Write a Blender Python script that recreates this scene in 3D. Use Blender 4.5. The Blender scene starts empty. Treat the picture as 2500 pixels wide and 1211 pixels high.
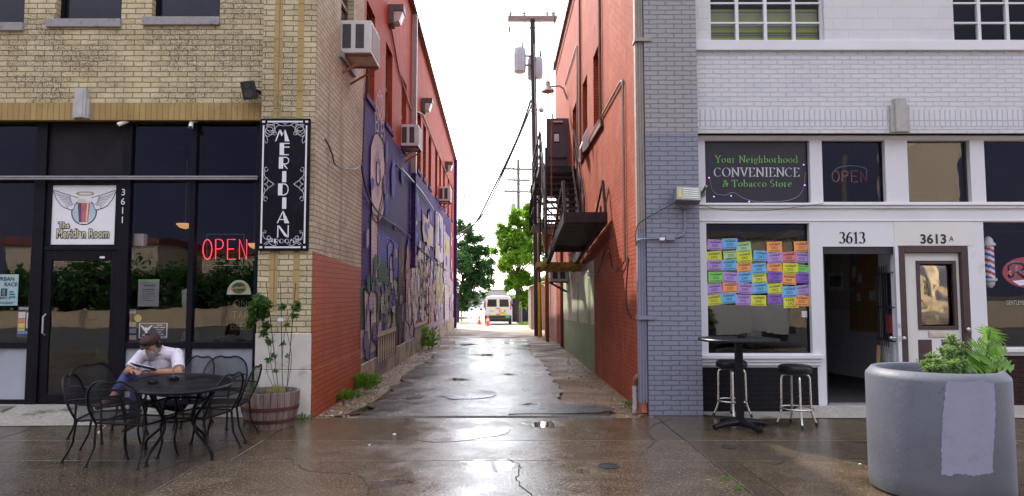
import bpy, bmesh, math, random
from mathutils import Vector, Matrix
R = math.radians
random.seed(7)
S = bpy.context.scene
COL = S.collection
# ---------------------------------------------------------------- camera
F, CX, CY, H = 1665.0, 1225.0, 605.5, 1.62      # focal length in photo pixels, vanishing point, eye height
TH = math.atan(109.5 / F)
cd = bpy.data.cameras.new('camera'); cam = bpy.data.objects.new('camera', cd); COL.objects.link(cam)
cam.location = (0, 0, H); cam.rotation_euler = (R(90) + TH, 0, 0)
cd.sensor_fit = 'HORIZONTAL'; cd.sensor_width = 36; cd.lens = 36 * F / 2500; cd.shift_x = 25 / 2500
cd.clip_start = 0.1; cd.clip_end = 3000
S.camera = cam
# ---------------------------------------------------------------- sky and sun
SUN_EL, SUN_AZ = 44.0, -31.5
w = bpy.data.worlds.new("World"); S.world = w; w.use_nodes = True
wn = w.node_tree.nodes; wl_ = w.node_tree.links
sky = wn.new('ShaderNodeTexSky'); sky.sky_type = 'NISHITA'; sky.sun_disc = False
sky.sun_elevation = R(SUN_EL); sky.sun_rotation = R(SUN_AZ); sky.air_density = 1.0; sky.dust_density = 2.2; sky.ozone_density = 1.4
# thin bright cloud overhead and ahead, a dark storm front low behind the camera
tc = wn.new('ShaderNodeTexCoord'); sx_ = wn.new('ShaderNodeSeparateXYZ'); wl_.new(tc.outputs['Generated'], sx_.inputs[0])
def wmath(op, a, b=0.0, clamp=False):
    m = wn.new('ShaderNodeMath'); m.operation = op; m.use_clamp = clamp
    for i, v in enumerate((a, b)):
        if isinstance(v, (int, float)): m.inputs[i].default_value = v
        else: wl_.new(v, m.inputs[i])
    return m.outputs[0]
def wmix(f, a, b):
    m = wn.new('ShaderNodeMix'); m.data_type = 'RGBA'
    for s_, v in ((m.inputs[0], f), (m.inputs[6], a), (m.inputs[7], b)):
        if isinstance(v, (int, float)): s_.default_value = v
        elif isinstance(v, tuple): s_.default_value = (*v, 1)
        else: wl_.new(v, s_)
    return m.outputs[2]
cn = wn.new('ShaderNodeTexNoise'); cn.inputs['Scale'].default_value = 2.2; cn.inputs['Detail'].default_value = 6; wl_.new(tc.outputs['Generated'], cn.inputs['Vector'])
cloud_f = wmath('ADD', wmath('MULTIPLY', cn.outputs[0], .9), .1, True)
col = wmix(cloud_f, sky.outputs[0], (6.6, 6.4, 6.6))
back = wmath('MULTIPLY', wmath('ADD', wmath('MULTIPLY', sx_.outputs['Y'], -1.0), .05), 2.0, True)
low = wmath('SUBTRACT', 1.0, wmath('MULTIPLY', wmath('SUBTRACT', sx_.outputs['Z'], .22), 3.0, True), True)
storm = wmath('MULTIPLY', wmath('MULTIPLY', back, low, True), wmath('ADD', wmath('MULTIPLY', cn.outputs[0], -.35), 1.12, True), True)
col = wmix(storm, col, (.42, .43, .92))
glow = wmath('ADD', 1.0, wmath('MULTIPLY', wmath('MULTIPLY', wmath('MAXIMUM', sx_.outputs['Y'], 0.0), wmath('MAXIMUM', sx_.outputs['Y'], 0.0)), 1.1))   # the cloud is brightest towards the sun
vs_ = wn.new('ShaderNodeVectorMath'); vs_.operation = 'SCALE'; wl_.new(col, vs_.inputs[0]); wl_.new(glow, vs_.inputs['Scale']); col = vs_.outputs[0]
wl_.new(col, wn['Background'].inputs[0]); wn['Background'].inputs[1].default_value = 0.15
sd = bpy.data.lights.new('sun', 'SUN'); sd.energy = 2.4; sd.angle = R(0.6); sd.color = (1, .93, .82)
sun = bpy.data.objects.new('sun', sd); COL.objects.link(sun)
sv = Vector((math.sin(R(SUN_AZ)) * math.cos(R(SUN_EL)), math.cos(R(SUN_AZ)) * math.cos(R(SUN_EL)), math.sin(R(SUN_EL))))
sun.rotation_euler = (-sv).to_track_quat('-Z', 'Y').to_euler()
sun.location = sv * 60
S.view_settings.view_transform = 'Standard'; S.view_settings.look = 'None'
S.view_settings.exposure = 1.56; S.view_settings.gamma = 1.0; S.view_settings.use_curve_mapping = False
S.render.engine = 'CYCLES'
S.cycles.max_bounces = 7; S.cycles.transparent_max_bounces = 24; S.cycles.caustics_reflective = False; S.cycles.caustics_refractive = False

# ---------------------------------------------------------------- photo pixel -> world helpers
def ray(u, v):
    a = (u - CX) / F; b = (CY - v) / F
    return Vector((a, math.cos(TH) - b * math.sin(TH), math.sin(TH) + b * math.cos(TH)))
def at(u, v, Y):
    d = ray(u, v); t = Y / d.y
    return Vector((d.x * t, Y, H + d.z * t))
def XX(u, v, Y): return at(u, v, Y).x
def ZZ(v, Y): return at(CX, v, Y).z
def onx(u, v, X):                       # point on the wall plane x = X
    d = ray(u, v); t = X / d.x
    return Vector((X, d.y * t, H + d.z * t))
def gnd(u, v, z=0.0):
    d = ray(u, v); t = (z - H) / d.z
    return Vector((d.x * t, d.y * t, z))

# ---------------------------------------------------------------- mesh helpers
class MB:
    def __init__(s): s.v = []; s.f = []; s.m = []; s.k = 0
    def add(s, vs, fs):
        n = len(s.v); s.v += [tuple(p) for p in vs]
        for f in fs: s.f.append([i + n for i in f]); s.m.append(s.k)
        return s
    def face(s, *p): return s.add(p, [list(range(len(p)))])
    def box(s, x0, x1, y0, y1, z0, z1):
        x0, x1 = min(x0, x1), max(x0, x1); y0, y1 = min(y0, y1), max(y0, y1); z0, z1 = min(z0, z1), max(z0, z1)
        return s.add([(x0, y0, z0), (x1, y0, z0), (x1, y1, z0), (x0, y1, z0), (x0, y0, z1), (x1, y0, z1), (x1, y1, z1), (x0, y1, z1)],
                     [(0, 3, 2, 1), (4, 5, 6, 7), (0, 1, 5, 4), (1, 2, 6, 5), (2, 3, 7, 6), (3, 0, 4, 7)])
    def obox(s, c, d, M):
        c = Vector(c); pts = []
        for k in range(8):
            q = Vector(((k & 1) - .5, ((k >> 1) & 1) - .5, ((k >> 2) & 1) - .5))
            pts.append(c + M @ Vector((q.x * d[0], q.y * d[1], q.z * d[2])))
        return s.add(pts, [(0, 2, 3, 1), (4, 5, 7, 6), (0, 1, 5, 4), (1, 3, 7, 5), (3, 2, 6, 7), (2, 0, 4, 6)])
    def bar(s, p, q, w, h=None):
        p = Vector(p); q = Vector(q); d = q - p; L = d.length
        if L < 1e-6: return s
        z = d / L; up = Vector((0, 0, 1)) if abs(z.z) < .95 else Vector((0, 1, 0))
        x = up.cross(z).normalized(); y = z.cross(x)
        return s.obox((p + q) / 2, (w, h or w, L), Matrix((x, y, z)).transposed())
    def tube(s, pts, r, n=8, cap=True):
        pts = [Vector(p) for p in pts]; N = len(pts); rs = r if isinstance(r, (list, tuple)) else [r] * N
        rings = []; prev = None
        for i, p in enumerate(pts):
            t = (pts[min(i + 1, N - 1)] - pts[max(i - 1, 0)])
            if t.length < 1e-9: t = Vector((0, 0, 1))
            t.normalize()
            if prev is None:
                a = Vector((0, 0, 1)) if abs(t.z) < .9 else Vector((1, 0, 0)); x = a.cross(t).normalized()
            else: x = (prev - t * prev.dot(t)); x = x.normalized() if x.length > 1e-6 else Vector((1, 0, 0))
            prev = x; y = t.cross(x)
            rings += [p + (x * math.cos(2 * math.pi * j / n) + y * math.sin(2 * math.pi * j / n)) * rs[i] for j in range(n)]
        fs = [(i * n + j, i * n + (j + 1) % n, (i + 1) * n + (j + 1) % n, (i + 1) * n + j) for i in range(N - 1) for j in range(n)]
        if cap: fs += [tuple(reversed(range(n))), tuple(range((N - 1) * n, N * n))]
        return s.add(rings, fs)
    def lathe(s, prof, cx=0, cy=0, cz=0, n=24, cap0=True, cap1=True, M=None):
        vs = []
        for r, z in prof:
            for j in range(n):
                p = Vector((r * math.cos(2 * math.pi * j / n), r * math.sin(2 * math.pi * j / n), z))
                if M is not None: p = M @ p
                vs.append(p + Vector((cx, cy, cz)))
        N = len(prof)
        fs = [(i * n + j, i * n + (j + 1) % n, (i + 1) * n + (j + 1) % n, (i + 1) * n + j) for i in range(N - 1) for j in range(n)]
        if cap0: fs.append(tuple(reversed(range(n))))
        if cap1: fs.append(tuple(range((N - 1) * n, N * n)))
        return s.add(vs, fs)
    def prism(s, pts, off):
        off = Vector(off); a = [Vector(p) for p in pts]; n = len(a)
        return s.add(a + [p + off for p in a], [tuple(range(n)), tuple(reversed(range(n, 2 * n)))] + [(i, (i + 1) % n, n + (i + 1) % n, n + i) for i in range(n)])
    def ell(s, c, r, M=None, nu=14, nv=9):
        vs = []
        for i in range(nv + 1):
            a = math.pi * i / nv
            for j in range(nu):
                b = 2 * math.pi * j / nu
                p = Vector((r[0] * math.sin(a) * math.cos(b), r[1] * math.sin(a) * math.sin(b), r[2] * math.cos(a)))
                if M is not None: p = M @ p
                vs.append(p + Vector(c))
        return s.add(vs, [(i * nu + j, i * nu + (j + 1) % nu, (i + 1) * nu + (j + 1) % nu, (i + 1) * nu + j) for i in range(nv) for j in range(nu)])
    def build(s, name, mats, parent=None, smooth=0, bevel=0, seg=2, loc=None):
        me = bpy.data.meshes.new(name)
        off = wloc(parent) if parent else Vector(loc or (0, 0, 0))
        me.from_pydata([(p[0] - off.x, p[1] - off.y, p[2] - off.z) for p in s.v], [], s.f)
        mats = mats if isinstance(mats, (list, tuple)) else [mats]
        for m in mats: me.materials.append(m)
        if len(mats) > 1: me.polygons.foreach_set('material_index', s.m)
        bm = bmesh.new(); bm.from_mesh(me); bmesh.ops.recalc_face_normals(bm, faces=bm.faces); bm.to_mesh(me); bm.free()
        if smooth:
            me.polygons.foreach_set('use_smooth', [True] * len(me.polygons)); me.set_sharp_from_angle(angle=R(smooth))
        o = bpy.data.objects.new(name, me); COL.objects.link(o)
        if parent: o.parent = parent
        elif loc: o.location = loc
        if bevel:
            b = o.modifiers.new('bevel', 'BEVEL'); b.width = bevel; b.segments = seg; b.limit_method = 'ANGLE'; b.angle_limit = R(40)
        return o
def wloc(o):
    v = Vector((0, 0, 0))
    while o: v += o.location; o = o.parent
    return v
def tag(o, label, cat, group=None):
    o['label'] = label; o['category'] = cat
    if group: o['group'] = group
    return o
def root(name, loc, label, cat, group=None):
    o = bpy.data.objects.new(name, None); o.empty_display_size = .1; o.location = loc; COL.objects.link(o)
    return tag(o, label, cat, group)
def struct(o): o['kind'] = 'structure'; return o
def copy_tree(o, parent=None):
    c = o.copy(); COL.objects.link(c)
    if parent: c.parent = parent
    for ch in list(o.children): copy_tree(ch, c)
    return c
def place(o, loc, rz=0): o.location = loc; o.rotation_euler = (0, 0, rz); return o
def arc(cx, cy, r, a0, a1, n=10, ry=None):
    ry = r if ry is None else ry
    return [(cx + r * math.cos(R(a0 + (a1 - a0) * i / n)), cy + ry * math.sin(R(a0 + (a1 - a0) * i / n))) for i in range(n + 1)]
def smoothpts(pts, k=4):                 # Catmull-Rom
    P = [Vector(p) for p in pts]; out = []
    for i in range(len(P) - 1):
        a = P[max(i - 1, 0)]; b = P[i]; c = P[i + 1]; d = P[min(i + 2, len(P) - 1)]
        for j in range(k):
            t = j / k
            out.append(.5 * ((2 * b) + (c - a) * t + (2 * a - 5 * b + 4 * c - d) * t * t + (3 * b - a - 3 * c + d) * t ** 3))
    return out + [P[-1]]

# ---------------------------------------------------------------- lettering
_font_cache = {}
def text(mb, s, size, fn, align='C', offset=0.0, sx=1.0):
    key = (s, round(offset, 4))
    if key not in _font_cache:
        c = bpy.data.curves.new('lettering', 'FONT'); c.body = s; c.size = 1; c.offset = offset; c.resolution_u = 3
        o = bpy.data.objects.new('lettering', c); COL.objects.link(o)
        dg = bpy.context.evaluated_depsgraph_get(); dg.update()
        me = bpy.data.meshes.new_from_object(o.evaluated_get(dg))
        _font_cache[key] = ([tuple(v.co) for v in me.vertices], [tuple(p.vertices) for p in me.polygons])
        bpy.data.objects.remove(o); bpy.data.meshes.remove(me); bpy.data.curves.remove(c)
    vs, fs = _font_cache[key]
    if not vs: return
    x0 = min(v[0] for v in vs); x1 = max(v[0] for v in vs)
    sh = {'C': (x0 + x1) / 2, 'L': x0, 'R': x1}[align]
    mb.add([fn((v[0] - sh) * size * sx, v[1] * size) for v in vs], fs)
def nib(mb, pts, fn, wx, wy):           # broad-nib pen stroke
    for (a, b), (c, d) in zip(pts, pts[1:]):
        mb.face(fn(a - wx, b - wy), fn(c - wx, d - wy), fn(c + wx, d + wy), fn(a + wx, b + wy))
def stroke(mb, pts, fn, w):             # even ribbon
    h = w / 2
    for (a, b), (c, d) in zip(pts, pts[1:]):
        L = math.hypot(c - a, d - b)
        if L < 1e-7: continue
        dx, dy = (c - a) / L * h, (d - b) / L * h
        mb.face(fn(a - dx * .5 - dy, b - dy * .5 + dx), fn(c + dx * .5 - dy, d + dy * .5 + dx), fn(c + dx * .5 + dy, d + dy * .5 - dx), fn(a - dx * .5 + dy, b - dy * .5 - dx))
# a small serif stroke alphabet: (advance, strokes, serif bars (x0, x1, y))
G = {
 'C': (.86, [arc(.45, .5, .4, 48, 312, 14, .5)], [(.70, .74, .78)]),
 'O': (.98, [arc(.49, .5, .41, 0, 360, 18, .5)], []),
 'N': (.96, [[(.16, 0), (.16, 1)], [(.16, 1), (.80, 0)], [(.80, 0), (.80, 1)]], [(.02, .3, 0), (.02, .2, 1), (.66, .94, 1)]),
 'V': (.90, [[(.12, 1), (.45, 0)], [(.45, 0), (.78, 1)]], [(0, .28, 1), (.66, .92, 1)]),
 'E': (.74, [[(.16, 0), (.16, 1)], [(.16, .985), (.62, .985)], [(.16, .52), (.5, .52)], [(.16, .015), (.64, .015)], [(.62, .985), (.62, .82)], [(.65, .015), (.66, .2)]], [(.02, .3, 0), (.02, .3, 1)]),
 'I': (.42, [[(.2, 0), (.2, 1)]], [(.05, .35, 0), (.05, .35, 1)]),
 'Y': (.86, [[(.1, 1), (.42, .48)], [(.74, 1), (.42, .48)], [(.42, .48), (.42, 0)]], [(0, .24, 1), (.62, .88, 1), (.28, .56, 0)]),
 'T': (.84, [[(.4, 0), (.4, 1)], [(.04, .985), (.78, .985)], [(.05, .985), (.03, .8)], [(.77, .985), (.79, .8)]], [(.26, .54, 0)]),
 'S': (.62, [arc(.3, .74, .2, 40, 270, 10, .26) + arc(.3, .25, .23, 90, -150, 10, .25)], []),
 'o': (.64, [arc(.3, .3, .25, 0, 360, 14, .3)], []),
 'u': (.68, [[(.14, .6), (.14, .16)] + arc(.3, .16, .16, 180, 350, 6), [(.5, .6), (.5, 0)]], [(.04, .16, .6), (.4, .52, .6), (.5, .62, 0)]),
 'r': (.5, [[(.15, 0), (.15, .6)], arc(.33, .42, .17, 170, 60, 6)], [(.04, .28, 0), (.04, .16, .6)]),
 'e': (.58, [[(.08, .32), (.5, .36)] + arc(.29, .3, .22, 15, 310, 12, .3)], []),
 'i': (.34, [[(.16, 0), (.16, .6)], [(.15, .82), (.17, .86)]], [(.04, .28, 0), (.06, .16, .6)]),
 'g': (.6, [arc(.28, .38, .2, 0, 360, 12, .22), [(.2, .18), (.12, .08), (.4, 0), (.5, -.12), (.3, -.26), (.08, -.16), (.2, .0)], [(.4, .55), (.54, .6)]], []),
 'h': (.68, [[(.14, 0), (.14, 1)], arc(.32, .42, .18, 170, 0, 7) + [(.5, 0)]], [(.04, .26, 0), (.4, .62, 0), (.04, .16, 1)]),
 'b': (.66, [[(.13, .02), (.13, 1)], arc(.34, .3, .22, 160, -160, 12, .3)], [(.03, .15, 1)]),
 'd': (.66, [[(.5, 0), (.5, 1)], arc(.29, .3, .22, 20, 340, 12, .3)], [(.4, .52, 1), (.5, .6, 0)]),
 'a': (.58, [[(.1, .48), (.2, .58), (.34, .56), (.4, .44), (.4, 0)], arc(.26, .17, .15, 60, 330, 9, .17)], [(.4, .52, 0)]),
 'c': (.54, [arc(.29, .3, .22, 50, 310, 11, .3)], []),
 't': (.42, [[(.18, .82), (.18, .1), (.26, .02), (.38, .06)], [(.04, .6), (.36, .6)]], []),
 '&': (.8, [[(.72, .1), (.5, 0), (.2, .02), (.1, .2), (.24, .42), (.5, .62), (.5, .86), (.36, .98), (.22, .86), (.26, .66), (.72, 0)], [(.72, .5), (.6, .2), (.5, .06)]], [(.58, .82, .52)]),
 '3': (.62, [arc(.28, .76, .2, 150, -70, 9, .24) + arc(.28, .27, .24, 80, -150, 11, .27)], []),
 '6': (.64, [[(.5, .92), (.34, .98), (.16, .7), (.08, .34)] + arc(.3, .3, .22, 180, 540, 14, .3)], []),
 '1': (.46, [[(.1, .84), (.24, 1), (.24, 0)]], [(.08, .4, 0)]),
 ' ': (.34, [], []),
}
def serif(mb, s, size, fn, w=.075, align='C', track=.04):
    tot = sum(G[c][0] + track for c in s) - track
    x = {'C': -tot / 2, 'L': 0}[align]
    for c in s:
        adv, st, sf = G[c]
        f2 = lambda a, b, x=x: fn((a + x) * size, b * size)
        for p in st:
            nib(mb, p, f2, w, w * .18); stroke(mb, p, f2, w * .62)
        for x0, x1, y in sf: stroke(mb, [(x0, y), (x1, y)], f2, .05)
        x += adv + track

# ---------------------------------------------------------------- materials
MATS = {}
def _base(name):
    m = bpy.data.materials.new(name); m.use_nodes = True
    nt = m.node_tree; return m, nt, nt.nodes, nt.links, nt.nodes['Principled BSDF']
def coords(nt, kind):
    if kind == 'pos': return nt.nodes.new('ShaderNodeNewGeometry').outputs['Position']
    return nt.nodes.new('ShaderNodeTexCoord').outputs['Object']
def noise(nt, vec, scale, detail=4, rough=.55):
    n = nt.nodes.new('ShaderNodeTexNoise'); n.inputs['Scale'].default_value = scale; n.inputs['Detail'].default_value = detail; n.inputs['Roughness'].default_value = rough
    nt.links.new(vec, n.inputs['Vector']); return n.outputs[0]
def ramp(nt, fac, stops):
    r = nt.nodes.new('ShaderNodeValToRGB'); e = r.color_ramp.elements
    while len(e) < len(stops): e.new(.5)
    for i, (p, c) in enumerate(stops):
        e[i].position = p; e[i].color = (c, c, c, 1) if not isinstance(c, (tuple, list)) else (*c, 1)
    nt.links.new(fac, r.inputs[0]); return r.outputs[0]
def mixc(nt, fac, a, b, mode='MIX'):
    m = nt.nodes.new('ShaderNodeMix'); m.data_type = 'RGBA'; m.blend_type = mode
    for sock, val in ((m.inputs[0], fac), (m.inputs[6], a), (m.inputs[7], b)):
        if isinstance(val, (int, float)): sock.default_value = val if sock == m.inputs[0] else (val, val, val, 1)
        elif isinstance(val, (tuple, list)): sock.default_value = (*val, 1)
        else: nt.links.new(val, sock)
    return m.outputs[2]
def mth(nt, op, a, b=0.0, clamp=False):
    m = nt.nodes.new('ShaderNodeMath'); m.operation = op; m.use_clamp = clamp
    for i, val in enumerate((a, b)):
        if isinstance(val, (int, float)): m.inputs[i].default_value = val
        else: nt.links.new(val, m.inputs[i])
    return m.outputs[0]
def bump(nt, h, P, dist=.004, strength=.7):
    b = nt.nodes.new('ShaderNodeBump'); b.inputs['Strength'].default_value = strength; b.inputs['Distance'].default_value = dist
    nt.links.new(h, b.inputs['Height']); nt.links.new(b.outputs[0], P.inputs['Normal'])
def scalev(nt, vec, s):
    m = nt.nodes.new('ShaderNodeMapping'); m.inputs['Scale'].default_value = s; nt.links.new(vec, m.inputs['Vector']); return m.outputs[0]
def mat(name, col, rough=.6, metal=0, var=.15, vs=6, bmp=0, bs=60, spec=.5, co='pos', dirt=None, ds=3, dth=(.5, .7), emit=0, fine=0, stretch=None):
    if name in MATS: return MATS[name]
    m, nt, N, L, P = _base(name); MATS[name] = m
    v = coords(nt, co)
    if stretch: v = scalev(nt, v, stretch)
    n = noise(nt, v, vs)
    lo = tuple(max(0, c * (1 - var)) for c in col); hi = tuple(min(1, c * (1 + var)) for c in col)
    c = mixc(nt, ramp(nt, n, [(.3, 0), (.7, 1)]), lo, hi)
    if fine:
        c = mixc(nt, ramp(nt, noise(nt, v, vs * 14, 3), [(.42, 0), (.62, 1)]), c, tuple(x * (1 - fine) for x in col))
    if dirt: c = mixc(nt, ramp(nt, noise(nt, v, ds, 8, .65), [(dth[0], 0), (dth[1], 1)]), c, dirt)
    L.new(c, P.inputs['Base Color'])
    P.inputs['Metallic'].default_value = metal; P.inputs['Specular IOR Level'].default_value = spec
    rr = ramp(nt, noise(nt, v, vs * 2.3), [(.3, max(.03, rough - .1)), (.7, min(1, rough + .1))]); L.new(rr, P.inputs['Roughness'])
    if bmp: bump(nt, noise(nt, v, bs, 5), P, bmp, .6)
    if emit:
        P.inputs['Emission Color'].default_value = (*col, 1); P.inputs['Emission Strength'].default_value = emit
    return m
def brick(name, axis, a, b, mortar, course=.0715, length=.235, ms=.006, rough=.75, bd=.006, grime=None, gth=(.52, .7), gs=1.6, sold=False, spec=.4, var=.0, wet=0, painted=False, streak=None, fade=None):
    if name in MATS: return MATS[name]
    m, nt, N, L, P = _base(name); MATS[name] = m
    pos = coords(nt, 'pos'); sp = N.new('ShaderNodeSeparateXYZ'); L.new(pos, sp.inputs[0])
    cb = N.new('ShaderNodeCombineXYZ'); L.new(sp.outputs['X' if axis == 'x' else 'Y'], cb.inputs[0]); L.new(sp.outputs['Z'], cb.inputs[1])
    wob = noise(nt, pos, 7, 2); wb = mth(nt, 'MULTIPLY', mth(nt, 'SUBTRACT', wob, .5), .02)
    vv = N.new('ShaderNodeVectorMath'); vv.operation = 'ADD'; L.new(cb.outputs[0], vv.inputs[0])
    cw = N.new('ShaderNodeCombineXYZ'); L.new(wb, cw.inputs[1]); L.new(wb, cw.inputs[0]); L.new(cw.outputs[0], vv.inputs[1])
    t = N.new('ShaderNodeTexBrick'); t.inputs['Scale'].default_value = 1; t.inputs['Brick Width'].default_value = length; t.inputs['Row Height'].default_value = course
    t.inputs['Mortar Size'].default_value = ms; t.inputs['Mortar Smooth'].default_value = .35; t.inputs['Bias'].default_value = 0
    t.offset = 0 if sold else .5
    L.new(vv.outputs[0], t.inputs['Vector'])
    t.inputs['Color1'].default_value = (*a, 1); t.inputs['Color2'].default_value = (*b, 1); t.inputs['Mortar'].default_value = (*mortar, 1)
    c = t.outputs['Color']
    if var: c = mixc(nt, ramp(nt, noise(nt, pos, .8, 6, .6), [(.3, 0), (.75, var)]), c, tuple(x * .45 for x in a))
    if fade: c = mixc(nt, ramp(nt, noise(nt, pos, 2.2, 7, .7), [(.5, 0), (.78, .75)]), c, fade)
    if grime:
        g = ramp(nt, noise(nt, pos, 62, 6, .8), [(.44, 0), (.62, 1)])
        g2 = ramp(nt, noise(nt, pos, gs, 5, .6), [(gth[0], 0), (gth[1], 1)])
        gm = mth(nt, 'MULTIPLY', g, mth(nt, 'ADD', g2, .1), True)
        c = mixc(nt, gm, c, grime)
    if streak:
        sv_ = scalev(nt, pos, (5, 5, .22)); c = mixc(nt, ramp(nt, noise(nt, sv_, 1, 5, .6), [(.56, 0), (.72, .75)]), c, streak)
    L.new(c, P.inputs['Base Color']); P.inputs['Roughness'].default_value = rough; P.inputs['Specular IOR Level'].default_value = spec
    h = mth(nt, 'SUBTRACT', mth(nt, 'MULTIPLY', noise(nt, pos, 45, 5), .35), t.outputs['Fac'])
    bump(nt, h, P, bd, .9)
    return m
def glass(name, tint=(.75, .78, .85), ior=1.42, rough=.0, amt=1.0):
    if name in MATS: return MATS[name]
    m, nt, N, L, P = _base(name); MATS[name] = m; N.remove(P)
    tr = N.new('ShaderNodeBsdfTransparent'); tr.inputs[0].default_value = (*tint, 1)
    gl = N.new('ShaderNodeBsdfGlossy'); gl.inputs['Roughness'].default_value = rough; gl.inputs['Color'].default_value = (amt, amt, amt, 1)
    fr = N.new('ShaderNodeFresnel'); bf = N.new('ShaderNodeNewGeometry').outputs['Backfacing']; L.new(mth(nt, 'ADD', mth(nt, 'MULTIPLY', bf, 1 / ior - ior), ior), fr.inputs[0])
    mx = N.new('ShaderNodeMixShader'); L.new(fr.outputs[0], mx.inputs[0]); L.new(tr.outputs[0], mx.inputs[1]); L.new(gl.outputs[0], mx.inputs[2])
    bp = N.new('ShaderNodeBump'); bp.inputs['Distance'].default_value = .004; bp.inputs['Strength'].default_value = .45
    nz = noise(nt, coords(nt, 'pos'), 1.3, 2); L.new(nz, bp.inputs['Height']); L.new(bp.outputs[0], gl.inputs['Normal'])
    L.new(mx.outputs[0], N['Material Output'].inputs[0]); return m
def wiremesh(name, col, scale=95, fill=.3):
    if name in MATS: return MATS[name]
    m, nt, N, L, P = _base(name); MATS[name] = m
    P.inputs['Base Color'].default_value = (*col, 1); P.inputs['Roughness'].default_value = .4
    v = coords(nt, 'obj'); sp = N.new('ShaderNodeSeparateXYZ'); L.new(v, sp.inputs[0])
    h = mth(nt, 'ADD', sp.outputs[1], sp.outputs[2])
    fa = mth(nt, 'FRACT', mth(nt, 'MULTIPLY', mth(nt, 'ADD', h, sp.outputs[0]), scale)); fb = mth(nt, 'FRACT', mth(nt, 'MULTIPLY', mth(nt, 'SUBTRACT', h, sp.outputs[0]), scale))
    al = mth(nt, 'MAXIMUM', mth(nt, 'LESS_THAN', fa, fill), mth(nt, 'LESS_THAN', fb, fill))
    L.new(al, P.inputs['Alpha']); return m
def leafmat(name, a, b):
    if name in MATS: return MATS[name]
    m, nt, N, L, P = _base(name); MATS[name] = m
    n = noise(nt, coords(nt, 'obj'), 1.7, 3); n2 = noise(nt, coords(nt, 'obj'), 23, 2)
    c = mixc(nt, ramp(nt, mth(nt, 'ADD', mth(nt, 'MULTIPLY', n, .6), mth(nt, 'MULTIPLY', n2, .4)), [(.35, 0), (.65, 1)]), a, b)
    L.new(c, P.inputs['Base Color']); P.inputs['Roughness'].default_value = .5
    td = N.new('ShaderNodeBsdfTranslucent'); L.new(mixc(nt, .5, c, (b[0] * 1.5, b[1] * 1.5, b[2] * .5)), td.inputs[0])
    mx = N.new('ShaderNodeMixShader'); mx.inputs[0].default_value = .45; L.new(P.outputs[0], mx.inputs[1]); L.new(td.outputs[0], mx.inputs[2])
    L.new(mx.outputs[0], N['Material Output'].inputs[0]); return m
def neonmat(name, col, e):
    m, nt, N, L, P = _base(name); P.inputs['Base Color'].default_value = (*col, 1); P.inputs['Emission Color'].default_value = (*col, 1); P.inputs['Emission Strength'].default_value = e; return m

def wallgrid(mb, plane, c, a0, a1, b0, b1, holes, depth, n):
    """flat wall at plane = c over a0..a1 x b0..b1 with rectangular holes (a0,a1,b0,b1) and their reveals; n = direction the reveal goes"""
    A = sorted(set([a0, a1] + [min(max(x, a0), a1) for h in holes for x in h[:2]])); B = sorted(set([b0, b1] + [min(max(x, b0), b1) for h in holes for x in h[2:4]]))
    P = (lambda a, b, d=0: (a, c + d, b)) if plane == 'y' else (lambda a, b, d=0: (c + d, a, b))
    for i in range(len(A) - 1):
        for j in range(len(B) - 1):
            ca, cb_ = (A[i] + A[i + 1]) / 2, (B[j] + B[j + 1]) / 2
            if any(h[0] < ca < h[1] and h[2] < cb_ < h[3] for h in holes): continue
            mb.face(P(A[i], B[j]), P(A[i + 1], B[j]), P(A[i + 1], B[j + 1]), P(A[i], B[j + 1]))
    for h in holes:
        d = depth * n
        q = [(h[0], h[2]), (h[1], h[2]), (h[1], h[3]), (h[0], h[3])]
        for k in range(4):
            p, r = q[k], q[(k + 1) % 4]
            if abs(p[0] - r[0]) < 1e-9 and p[0] in (a0, a1): continue
            if abs(p[1] - r[1]) < 1e-9 and p[1] in (b0, b1): continue
            mb.face(P(*p), P(*r), P(*r, d), P(*p, d))
# ================================================================ SETTING: ground, sidewalk, alley
XL, XR = -2.5, 1.95
def gz(y):
    K = [(-500, 0), (9.3, 0), (36, -.2), (50, -.7), (100, -2.0), (300, -6.0), (3000, -6.0)]
    for (a, za), (b, zb) in zip(K, K[1:]):
        if a <= y <= b: return za + (zb - za) * (y - a) / (b - a)
    return 0
def gpt(u, v, up=0.0):                  # point on the sloping alley ground
    z = 0
    for _ in range(8): p = gnd(u, v, z); z = gz(p.y)
    return Vector((p.x, p.y, z + up))

def groundmat():
    m, nt, N, L, P = _base('gravel_dirt')
    pos = coords(nt, 'pos'); n1 = noise(nt, pos, .9, 6); n2 = noise(nt, pos, 32, 4, .7)
    vo = N.new('ShaderNodeTexVoronoi'); vo.inputs['Scale'].default_value = 34; L.new(pos, vo.inputs['Vector'])
    st = ramp(nt, vo.outputs['Color'], [(.2, (.07, .042, .02)), (.55, (.16, .095, .042)), (.9, (.32, .23, .13))])
    c = mixc(nt, ramp(nt, n1, [(.35, 0), (.65, 1)]), st, mixc(nt, n2, (.075, .042, .018), (.21, .12, .05)))
    sp = N.new('ShaderNodeSeparateXYZ'); L.new(pos, sp.inputs[0])
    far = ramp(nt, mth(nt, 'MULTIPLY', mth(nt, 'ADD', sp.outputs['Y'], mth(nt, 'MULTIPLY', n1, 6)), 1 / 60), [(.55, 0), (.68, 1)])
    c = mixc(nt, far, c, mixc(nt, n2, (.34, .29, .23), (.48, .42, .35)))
    L.new(c, P.inputs['Base Color'])
    ro = mixc(nt, far, ramp(nt, n1, [(.35, .35), (.6, .8)]), .9); L.new(ro, P.inputs['Roughness'])
    bump(nt, mth(nt, 'ADD', vo.outputs['Distance'], n2), P, .012, .9); return m
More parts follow.
